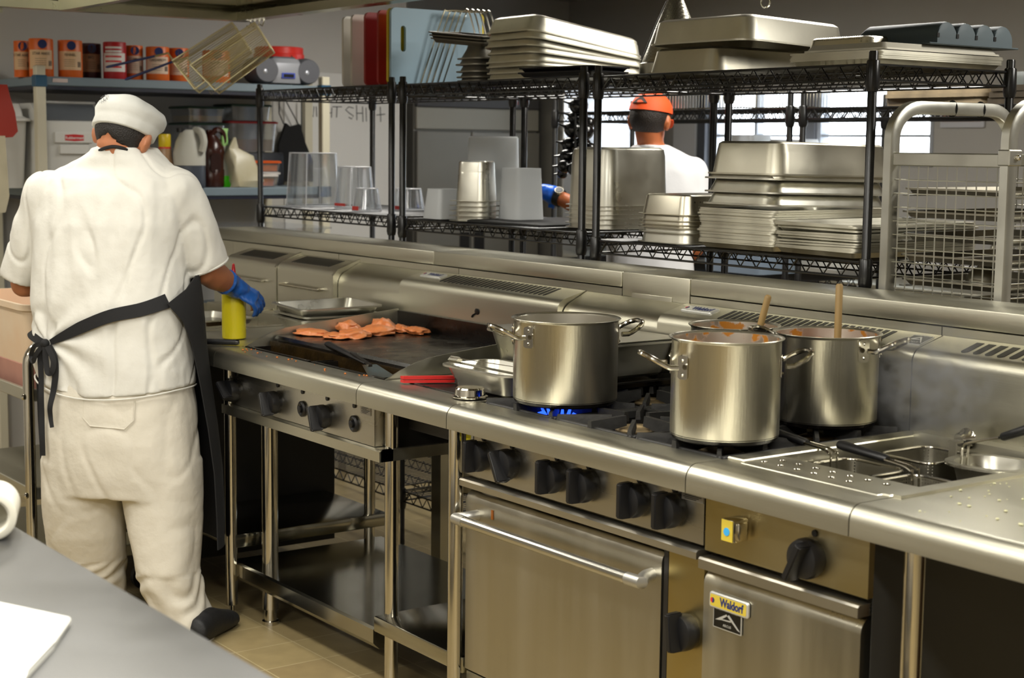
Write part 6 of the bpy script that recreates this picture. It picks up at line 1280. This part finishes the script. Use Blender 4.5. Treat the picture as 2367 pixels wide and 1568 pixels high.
pk.tube([on_back(TL, a1, b1, x, y, 0.002) for x, y in PK], 0.0022, 5); pk.obj('back_pocket', TROUS, tr1)
# shoes
for F, ang in ((RF, 128), (LF, 132)):
    b = Vector((math.cos(math.radians(ang)), math.sin(math.radians(ang)), 0)); s_ = Vector((b.y, -b.x, 0)); mb = MB(); O = F+Vector((0, 0, 0.0))
    if F is RF: O = F+_r2*0.07+Vector((0, 0, -_r2.z*0.07))
    O.z = 0
    mb.loft([[O+b*y+s_*(w_*math.cos(t))+Zv*(max(0.002, hh*0.5+hh*0.52*math.sin(t))) for t in [2*PI*k/18 for k in range(18)]] for y, w_, hh in ((-0.10, 0.018, 0.06), (-0.088, 0.037, 0.085), (-0.04, 0.043, 0.10), (0.02, 0.044, 0.095), (0.09, 0.050, 0.07), (0.14, 0.044, 0.055), (0.168, 0.02, 0.035))])
    fuse(mb, 'shoe', SHOE, 0.006, p1, 4)
# glove on the right hand, and the left one
mb = MB(); ax = (WRR-ELR).normalized()
hand(mb, WRR, HDIR, HUP, 0.92, 0.55, -1, 0.16); limb(mb, [WRR-ax*0.045, WRR-ax*0.01, WRR+HDIR*0.02], [0.042, 0.037, 0.034], 18)
mb.tube([WRR-ax*0.05, WRR-ax*0.044], [0.045, 0.044], 18); fuse(mb, 'glove', NITR, 0.0032, p1, 3, folds(0.002, 40, 40, 40))
mb = MB(); ax = (WRL-ELL).normalized(); hand(mb, WRL, ax, Zv, 0.97, 0.5, 1); limb(mb, [WRL-ax*0.04, WRL], [0.040, 0.034], 18); fuse(mb, 'glove', NITR, 0.004, p1, 3)
# hair and hat
mb = MB(); mb.ball((0, -0.014, 0.02), 1, 56, 40, (0.0795, 0.093, 0.089))
for v in list(mb.bm.verts):
    lim = -0.044+0.008*math.cos(v.co.x*70)+0.006*nz(v.co*90)+0.9*max(0, v.co.y+0.030)
    if v.co.y > 0.004: lim = 0.05
    if v.co.z < lim: v.co.z = lim; v.co.x *= 0.94; v.co.y *= 0.94
for v in mb.bm.verts:
    if v.co.z > 0.03: v.co.x *= 0.9; v.co.y = -0.014+(v.co.y+0.014)*0.9; v.co.z = min(v.co.z, 0.085)
mb.xf(HB); mb.obj('hair', HAIR, p1, ang=80)
hat = MB(); prof = [(0.086, 0.030), (0.090, 0.034), (0.091, 0.060), (0.099, 0.072), (0.107, 0.088), (0.106, 0.104), (0.096, 0.120), (0.074, 0.132), (0.040, 0.138), (0.004, 0.139)]
hat.lathe(prof, 48, (0, 0, 0))
for v in hat.bm.verts:
    x, y, z = v.co; t = math.atan2(y, x)
    if z < 0.066: k = 1+0.012*math.sin(t*34)*(1 if y < 0 else 0.2); x *= k*1.07; y *= k*1.16
    else: k = 1+0.035*nz(Vector((x*14, y*14, z*14))); x *= k*1.0; y *= k*1.14; z += 0.007*nz(Vector((x*18, y*18, 3)))
    v.co = (x-0.002, y-0.016, z-0.006+(0.16*y if z < 0.12 else 0.1*y)-0.006+(0.10*x))
hat.xf(Matrix.Translation((0.004, 0, -0.013))); hat.xf(HM); ht = hat.obj('chef_hat', HATW, p1, ang=80)
bs = HM @ Vector((-0.030, -0.121, 0.053)); nr = (HM.to_3x3() @ Vector((-0.30, -0.95, 0.18))).normalized(); xr = Zv.cross(nr).normalized(); ur = nr.cross(xr); rot = Matrix((xr, ur, nr)).transposed()
lg = MB()
lg.tube([bs+nr*0.012+xr*0.0105*math.cos(t)+ur*0.0105*math.sin(t) for t in [2*PI*k/20 for k in range(20)]], 0.0006, 4, True)
for k in range(4): lg.tube([bs+nr*0.012+xr*(-0.008+0.004*k)+ur*(0.007-0.004*k), bs+nr*0.012+xr*(0.006-0.002*k)+ur*(-0.007+0.003*k)], 0.0006, 4)
pt = lg.obj('hat_emblem', BLKB, ht)
for k, chh in enumerate('GLOBALSKILLS'):
    t = PI*0.88-2*PI*k/13.5; text('hat_lettering', chh, 0.0075, BLKB, pt, bs+nr*0.0125+xr*0.0165*math.cos(t)+ur*0.0165*math.sin(t), (rot @ Matrix.Rotation(t-PI/2, 3, 'Z')).to_euler(), 0.0003)
# apron: neck strap, front panel, ties
ap1 = MB(); rows = []
for y, l, r, d, h, t0 in ((632, 80, 462, 5.12, 0.188, 0.02), (660, 80, 466, 5.12, 0.190, -0.30), (690, 78, 470, 5.12, 0.195, -0.62), (730, 78, 474, 5.12, 0.197, -0.42), (780, 78, 478, 5.13, 0.20, -0.28), (880, 80, 490, 5.14, 0.21, -0.18), (980, 82, 504, 5.15, 0.215, -0.14), (1080, 86, 514, 5.16, 0.22, -0.10), (1180, 90, 518, 5.17, 0.225, -0.08), (1255, 92, 518, 5.17, 0.225, -0.05)):
    c = pd((l+r)/2, y, d); w_ = (r-l)/2*d/FPX/a1.dot(_r2); A = [t0+(PI-2*t0)*k/30 for k in range(31)]
    out = [c+a1*(w_*math.cos(t))+b1*(h*math.sin(t)*(1+0.04*math.sin(t*7+y*0.01))) for t in A]; inn = [c+a1*((w_-0.004)*math.cos(t))+b1*((h-0.004)*math.sin(t)*(1+0.04*math.sin(t*7+y*0.01))) for t in A[::-1]]
    rows.append(out+inn)
ap1.loft(rows); ap = ap1.obj('apron', APRONM, p1, ang=60)
tb = MB()
ribbon(tb, [on_back(LV, a1, b1, x, y, 0.006) for x, y in ((424, 684), (412, 690), (380, 702), (320, 716), (260, 740), (210, 764), (172, 782))], lambda t: 0.046-0.012*t if t < 0.7 else 0.0376-0.02*(t-0.7)/0.3); tb.obj('waist_tie', APRONM, ap)
tb = MB(); ribbon(tb, [on_back(LV, a1, b1, x, y, 0.006) for x, y in ((80, 766), (100, 772), (130, 780), (155, 786))], lambda t: 0.032-0.010*t); tb.obj('waist_tie', APRONM, ap)
tb = MB(); tb.ball(KNOT-b1*0.014, 0.014, 14, 10, (1, 1, 1.1)); tb.obj('knot', APRONM, ap)
def bk(x, y, o=0.012): return on_back(LV, a1, b1, x, min(y, 914), o) if y <= 914 else on_back(TL, a1, b1, x, y, o+0.012)
tb = MB(); ribbon(tb, [bk(156, 786, .02), bk(132, 792, .025), bk(112, 812, .02), bk(110, 822, .02), bk(126, 828, .03), bk(140, 808, .03), bk(153, 792, .022)], 0.014); tb.obj('bow_loop', APRONM, ap)
tb = MB(); ribbon(tb, [bk(163, 790, .02), bk(164, 820, .02), bk(170, 848, .022), bk(182, 846, .022), bk(186, 820, .02), bk(170, 790, .02)], 0.018); tb.obj('bow_loop', APRONM, ap)
tb = MB(); ribbon(tb, [bk(152, 790), bk(142, 815), bk(143, 860), bk(145, 905, .02), bk(143, 950), bk(143, 1000), bk(140, 1044)], 0.017); tb.obj('tie_end', APRONM, ap)
tb = MB(); ribbon(tb, [bk(168, 790), bk(184, 815), bk(187, 850), bk(180, 890), bk(175, 925, .02), bk(172, 950), bk(176, 974)], lambda t: 0.024-0.012*t); tb.obj('tie_end', APRONM, ap)
tb = MB(); sp_ = []
for px, py in ((230, 348), (238, 344), (248, 341), (260, 339), (272, 340), (284, 343), (294, 347)):
    d = (pd(px, py, 5)-CPOS).normalized(); ok, lo_, no_, _i = p1.ray_cast(CPOS, d); sp_.append((lo_ if ok else pd(px, py, 5.02))-d*0.003)
tb.tube(bez(sp_, 32), 0.0055, 6); tb.obj('neck_strap', APRONM, ap)
# --- cook beyond the racks
A2 = facing(math.radians(131)); a2, b2 = A2.col[0].copy(), A2.col[1].copy(); D2 = 6.42
L2 = [(334, 1474, 1545, D2, 0.055), (346, 1450, 1572, D2, 0.075), (364, 1420, 1600, D2, 0.095), (392, 1404, 1618, D2, 0.11), (440, 1402, 1616, D2, 0.118), (520, 1404, 1606, D2, 0.12), (600, 1402, 1600, D2, 0.125), (640, 1402, 1602, D2, 0.128)]
H2 = frame4(pd(1503, 280, D2-0.02), *[facing(math.radians(118), 0.25, 0.06).col[i] for i in range(3)])
mb = MB(); headmesh(mb, H2, 0.98)
limb(mb, [H2 @ Vector((0, -0.012, -0.04)), pd(1504, 336, D2), pd(1506, 358, D2)], [0.052, 0.054, 0.07], 16)
trunk(mb, [(y, l+8, r-8, d, h-0.014) for y, l, r, d, h in L2 if y > 350], a2, b2, 16)
S2R, E2R, W2R = pd(1598, 398, D2-0.02), pd(1606, 575, D2-0.04), pd(1560, 640, D2+0.25)
S2L, E2L, W2L = pd(1420, 400, D2), pd(1352, 485, D2+0.02), pd(1268, 446, D2+0.10)
limb(mb, [S2R, S2R.lerp(E2R, 0.6), E2R, W2R], [0.05, 0.045, 0.038, 0.028], 14); limb(mb, [S2L, S2L.lerp(E2L, 0.6), E2L, W2L], [0.05, 0.045, 0.038, 0.028], 14)
H2D = (pd(1205, 424, D2+0.14)-W2L).normalized(); hand(mb, W2L, H2D, Zv, 0.85, 0.35, 1); hand(mb, W2R, (W2R-E2R).normalized(), Zv, 0.85, 0.5, -1)
hipc = pd(1502, 700, D2)
for sg in (-1, 1):
    hp_ = hipc+a2*sg*0.085+Zv*0.02; hp_.z = 0.90; kn = Vector((hp_.x, hp_.y, 0.5)); an = Vector((hp_.x, hp_.y, 0.06)); limb(mb, [hp_, kn, an], [0.075, 0.052, 0.036], 14)
trunk(mb, [(640, 1412, 1592, D2, 0.11), (720, 1410, 1594, D2, 0.115)], a2, b2, 16)
p2 = fuse(mb, 'person', SKIN2, 0.0075, None, 4); tag(p2, 'person in backwards orange cap, white T-shirt and blue gloves beyond the wire racks', 'person')
mb = MB(); trunk(mb, L2, a2, b2, 12); limb(mb, [S2R, S2R.lerp(E2R, 0.55)], [0.07, 0.066], 18); limb(mb, [S2L, S2L.lerp(E2L, 0.62)], [0.068, 0.062], 18); limb(mb, [pd(1450, 380, D2), pd(1506, 362, D2), pd(1570, 380, D2)], [0.045, 0.055, 0.045], 12)
ts2 = fuse(mb, 't_shirt', COTTON2, 0.0095, p2, 5, folds(0.006, 9, 9, 4))
cl = MB(); cl.tube([pd(1506, 345, D2)+a2*(0.062*math.cos(t))+b2*(0.062*math.sin(t))-Zv*(0.012*math.sin(t)) for t in [2*PI*k/24 for k in range(24)]], 0.006, 6, True); cl.obj('collar', COTTON2, ts2)
mb = MB()
for sg in (-1, 1): c = Vector((hipc.x, hipc.y, 0))+a2*sg*0.088; limb(mb, [c+Zv*0.92, c+Zv*0.5, c+Zv*0.09], [0.09, 0.075, 0.06], 16)
mb.loft([sect(Vector((hipc.x, hipc.y, z)), a2, b2, 0.172, 0.125) for z in (0.80, 0.90, 1.02)]); fuse(mb, 'trousers', M('dark_trousers', '2b2c33', 0.8), 0.011, p2, 4)
for sg in (-1, 1):
    mb = MB(); c = Vector((hipc.x, hipc.y, 0))+a2*sg*0.088; mb.ball(c+b2*0.05+Zv*0.042, 1, 16, 10, (0.048, 0.048, 0.042)); mb.ball(c+b2*0.13+Zv*0.032, 1, 16, 10, (0.048, 0.06, 0.03)); fuse(mb, 'shoe', SHOE, 0.008, p2, 4)
mb = MB(); hand(mb, W2L, H2D, Zv, 0.95, 0.35, 1); ax = (W2L-E2L).normalized(); limb(mb, [W2L-ax*0.02, W2L+H2D*0.02], [0.040, 0.033], 16); ribbon(mb, [W2L-ax*0.02-Zv*0.03, W2L-ax*0.01-Zv*0.06], 0.03, 0.006); fuse(mb, 'glove', NITR2, 0.0045, p2, 3, folds(0.003, 35, 35, 35))
mb = MB(); hand(mb, W2R, (W2R-E2R).normalized(), Zv, 0.93, 0.5, -1); fuse(mb, 'glove', NITR2, 0.005, p2, 3)
wp = W2L-ax*0.052; s1 = ax.cross(_f).normalized(); s2 = ax.cross(s1).normalized(); wt = MB(); wt.tube([wp-ax*0.013, wp+ax*0.013], [0.037, 0.036], 20); w1 = wt.obj('watch_strap', RUB, p2)
cn = (Zv-_f*0.9).normalized(); wt = MB(); wt.tube([wp+cn*0.030, wp+cn*0.042], [0.020, 0.019], 20); w2 = wt.obj('watch_case', CHROME, w1); MB().tube([wp+cn*0.042, wp+cn*0.0435], [0.015, 0.015], 20).obj('dial', M('dark_dial', '2b2d33', 0.2), w2)
# hair and orange cap, worn back to front
mb = MB(); mb.ball((0, -0.014, 0.015), 1, 28, 20, (0.080, 0.094, 0.085))
for v in mb.bm.verts:
    lim = -0.070+0.5*max(0, v.co.y+0.03)+0.25*abs(v.co.x)
    if v.co.y > 0.03: lim = 0.05
    if v.co.z < lim: v.co.z = lim; v.co.x *= 0.92; v.co.y *= 0.92
mb.xf(H2); mb.obj('hair', HAIR2, p2, ang=80)
CAPO = M('orange_cap_cloth', 'e8551f', 0.7, bump=0.1, bscale=120); cp = MB(); ring = []
for j in range(9):
    f = j/8*PI/2*0.97; ring.append([Vector((0.086*math.cos(f)*math.cos(t), (0.102*math.cos(f))*math.sin(t)-0.010, 0.034+0.085*math.sin(f)+0.16*(0.102*math.cos(f)*math.sin(t))*(1-j/8))) for t in [2*PI*k/40 for k in range(40)]])
cp.loft(ring, False, True); cp.xf(H2); c_ = cp.obj('cap', CAPO, p2, ang=80)
op = MB(); op.loft([[Vector((0.088*math.cos(f)*math.sin(u)+0.0, -0.104*math.cos(f)*math.cos(u)-0.010-dy, 0.034+0.085*math.sin(f)-0.012)) for u, f in [(-0.62+0.85*k/12, 0.28) for k in range(13)]+[(0.23-0.85*k/12, 0.28+0.36*math.sin(PI*k/12)) for k in range(13)]] for dy in (-0.002, 0.003)]); op.xf(H2); op.obj('cap_opening', M('dark_hair_gap', '2a1f1a', 0.8), c_)
br = MB(); br.loft([[Vector((0.062*math.cos(t)*k, 0.085+0.07*math.sin(t)*k, z-0.45*max(0, 0.07*math.sin(t)*k)-2.5*(0.062*math.cos(t)*k)**2)) for t in [PI*q/18 for q in range(19)]] for k, z in ((1, 0.040), (1, 0.044))]); br.xf(H2); br.obj('brim', CAPO, c_)
# ------------------------------------------------------------------ mesh-sided tray trolley at the right
ALU = M('trolley_aluminium', 'c2c1b8', 0.36, 0.95, var=0.08, vscale=5, rvar=0.08)
TX0, TX1, TY0, TY1, TZT = 0.470, 0.842, 1.10, 1.60, 1.70
tt = thing('tray_trolley', 'aluminium tray trolley with rounded top and wire mesh sides at the right', 'trolley', (TX0, TY0, 0))
def hoop(x):
    mb = MB(); P = [(x, 0, 0.12), (x, 0, 1.60)]+[(x, 0.10-0.10*math.cos(a), 1.60+0.085*math.sin(a)) for a in [PI/2*k/8 for k in range(1, 9)]]+[(x, TY1-TY0-0.10+0.10*math.sin(a), 1.60+0.085*math.cos(a)) for a in [PI/2*k/8 for k in range(0, 9)]]+[(x, TY1-TY0, 0.12)]
    P = [Vector(p) for p in P]; loops = []
    for i, p in enumerate(P):
        d = (P[min(i+1, len(P)-1)]-P[max(i-1, 0)]).normalized(); s_ = Vector((1, 0, 0)); n = d.cross(s_); loops.append([p+s_*u*0.0145+n*v*0.018 for u, v in ((-1, -.8), (-.8, -1), (.8, -1), (1, -.8), (1, .8), (.8, 1), (-.8, 1), (-1, .8))])
    mb.loft(loops); return mb
for x in (0.0, TX1-TX0): hoop(x).obj('hoop', ALU, tt, ang=40)
W_, D_ = TX1-TX0, TY1-TY0
for y in (0.0, D_):
    MB().box(0.014, W_-0.014, y-0.010, y+0.010, 1.530, 1.565, 0.003, 1).obj('crossbar', ALU, tt); MB().box(0.014, W_-0.014, y-0.010, y+0.010, 0.15, 0.185, 0.003, 1).obj('crossbar', ALU, tt)
def mesh_panel(o, u, L):
    mb = MB(); o = Vector(o); u = Vector(u); n = int(L/0.031); H0, H1 = 0.19, 1.53
    for k in range(1, n): p = o+u*(L*k/n); mb.tube([p+Zv*H0, p+Zv*H1], 0.0019, 5)
    m = int((H1-H0)/0.036)
    for k in range(1, m): z = H0+(H1-H0)*k/m; mb.tube([o+Zv*z, o+u*L+Zv*z], 0.0019, 5)
    return mb
mesh_panel((0.0, 0.0, 0), (1, 0, 0), W_).obj('wire_mesh', ALU, tt); mesh_panel((0.0, D_, 0), (1, 0, 0), W_).obj('wire_mesh', ALU, tt); mesh_panel((W_, 0.0, 0), (0, 1, 0), D_).obj('wire_mesh', ALU, tt)
MB().box(W_-0.018, W_+0.018, -0.022, 0.03, 1.535, 1.575, 0.003, 1).obj('corner_bracket', ALU, tt); MB().ball((W_+0.02, 0.01, 1.556), 0.008, 10, 8).obj('bolt', CHROME, tt)
for x, y in ((0, 0), (W_, 0), (0, D_), (W_, D_)): MB().cyl((x-0.012, y, 0.05), (x+0.012, y, 0.05), 0.05, n=20).obj('castor', RUB, tt); 
for y in (0.24, 0.36):
    MB().tube([(0, y+0.006*math.cos(t), 1.685+0.021*math.sin(t)) if False else (0.017*math.cos(t), y, 1.685+0.021*math.sin(t)) for t in [2*PI*k/16 for k in range(16)]], 0.0025, 5, True).obj('tie', RUB, tt)
TRZ = [1.455, 1.395, 1.335, 1.28, 1.215, 1.15, 1.09, 1.03, 0.96]
for z in TRZ:
    for x in (0.030, W_-0.030): MB().box(x-0.012, x+0.012, 0.03, D_-0.03, z-0.004, z-0.001).obj('runner', ALU, tt)
p = T(sheet_tray(D_-0.05, W_-0.035, 0.018).obj('baking_tray', M('used_baking_tray', 'a39e90', 0.38, 0.9, var=0.2, vscale=7)), 'tray')
names = ['topmost', 'second from the top', 'third from the top', 'fourth from the top', 'fifth from the top', 'sixth from the top', 'seventh from the top', 'eighth from the top', 'lowest in view']
for i, z in enumerate(TRZ):
    o = p if i == 0 else dup(p); o.location = ((TX0+TX1)/2, (TY0+TY1)/2+0.004*(-1)**i, z); o.rotation_euler = (0, 0, PI/2); tag(o, 'used baking tray inside the mesh trolley, %s' % names[i], 'tray', 'baking trays in the trolley')
bw = MB().lathe([(0.052, 0), (0.052, 0.004), (0.047, 0.022), (0.034, 0.040), (0.012, 0.049), (0.003, 0.050)], 28).obj('steel_bowl', WORN); tag(bw, 'small round steel bowl upside down on a tray inside the mesh trolley', 'bowl'); bw.location = (0.62, 1.32, TRZ[4]+0.002)
# ------------------------------------------------------------------ utility trolley with the marinade tub at the left
VX, VY = -1.875, -0.425
ut = thing('utility_trolley', 'stainless utility trolley at the left edge carrying a marinade tub', 'trolley', (VX, VY, 0)); LT, DT = 0.85, 0.40
SH3 = (0.735, 0.40, 0.16)
for x in (0, -LT):
    mb = MB(); P = [(x, 0, 0.07), (x, 0, 0.83)]+[(x, 0.07-0.07*math.cos(a), 0.83+0.07*math.sin(a)) for a in [PI/2*k/6 for k in range(1, 7)]]+[(x, DT-0.07+0.07*math.sin(a), 0.83+0.07*math.cos(a)) for a in [PI/2*k/6 for k in range(0, 7)]]+[(x, DT, 0.07)]
    mb.tube(P, 0.0185, 12, up=(1, 0, 0)); mb.obj('frame_hoop', CHROME, ut)
for z in SH3:
    s_ = MB(); s_.box(-LT, 0, 0.0, DT, z-0.012, z-0.008); s_.box(-LT, 0, -0.006, 0.010, z-0.03, z+0.012, 0.003, 1); s_.box(-LT, 0, DT-0.010, DT+0.006, z-0.03, z+0.012, 0.003, 1); s_.box(-0.008, 0.008, 0, DT, z-0.03, z+0.012, 0.003, 1); sh_o = s_.obj('shelf', STEEL, ut)
    MB().lathe([(0.010, 0), (0.010, 0.004), (0.005, 0.008)], 12).xf(Matrix.Translation((0.006, -0.019, z-0.012)) @ Matrix.Rotation(PI/2, 4, 'X')).obj('bolt', CHROME, sh_o)
for x in (0, -LT):
    for y in (0, DT): MB().cyl((x-0.012, y, 0.05), (x+0.012, y, 0.05), 0.05, n=18).obj('castor', RUB, ut)
TUBM = M('stained_white_tub', 'dcd6c2', 0.4, var=0.3, vscale=4, col2='d0a478'); 
tu = thing('food_box', 'white plastic food box stained orange by marinated meat on the utility trolley', 'food box', (VX-0.38, VY+0.20, SH3[0]-0.007))
MB().loft([rr(0.60, 0.33, 0.04, 0), rr(0.645, 0.37, 0.045, 0.27), rr(0.665, 0.39, 0.05, 0.275), rr(0.665, 0.39, 0.05, 0.295), rr(0.635, 0.36, 0.04, 0.295), rr(0.59, 0.32, 0.04, 0.01)]).obj('box_body', TUBM, tu)
MB().loft([rr(0.605, 0.335, 0.04, 0.004), rr(0.617, 0.347, 0.04, 0.085), rr(0.61, 0.34, 0.04, 0.09)]).obj('meat_level', M('raw_meat_behind_plastic', 'a8796a', 0.5, var=0.15, vscale=6), tu)
sn = MB(); sn.loft([rr(0.586, 0.316, 0.04, 0.012), rr(0.60, 0.33, 0.04, 0.12), rr(0.5, 0.25, 0.1, 0.135)]); tag(sn.obj('marinated_meat', CHK), 'orange marinated meat filling the white food box', 'meat', kind='stuff').location = tu.location
# ------------------------------------------------------------------ foreground bench, cloth and bowl
BENCH = M('blurred_bench_steel', '777777', 0.42, 1, var=0.06, vscale=4, rvar=0.08)
fb = thing('prep_bench', 'stainless prep bench in the near left foreground', 'bench', (0.7, -1.72, 0))
MB().box(-1.7, 1.75, -0.42, 0.41, 0.855, 0.90, 0.006).obj('worktop', BENCH, fb); MB().box(-1.6, 1.65, -0.38, 0.36, 0.25, 0.28, 0.004).obj('undershelf', BENCH, fb)
for x in (-1.6, 1.65):
    for y in (-0.36, 0.35): MB().cyl((x, y, 0), (x, y, 0.855), 0.02, n=16).obj('leg', CHROME, fb)
cl = MB(); q = [at(x, y, 'z', 0.9015) for x, y in ((-60, 1394), (165, 1443), (126, 1500), (60, 1568), (40, 1680), (-200, 1560))]
cl.loft([[p+Vector((0, 0, dz)) for p in q] for dz in (0, 0.004, 0.010)]); bmesh.ops.bevel(cl.bm, geom=list(cl.bm.edges), offset=0.002, segments=2, affect='EDGES')
o = cl.obj('cloth', M('white_cloth', 'dcdbd2', 0.9, bump=0.1, bscale=60)); tag(o, 'folded white cloth on the foreground bench', 'cloth')
c = at(-20, 1196, 'z', 0.942); ro = MB(); n = 36; ax_ = Vector((-0.92, 0.38, 0)).normalized(); s1 = Vector((ax_.y, -ax_.x, 0))
ro.loft([[c+ax_*d+s1*(r*math.cos(2*PI*k/n))+Zv*(r*math.sin(2*PI*k/n)) for k in range(n)] for d, r in ((0.09, 0.022), (0.11, 0.024), (0.11, 0.040), (0.002, 0.0408), (0.0, 0.037), (0.0, 0.030), (0.003, 0.026), (0.06, 0.025))])
o = ro.obj('paper_roll', M('cream_roll', 'd2cebe', 0.8)); tag(o, 'cream roll lying on its side at the left end of the foreground bench', 'roll')
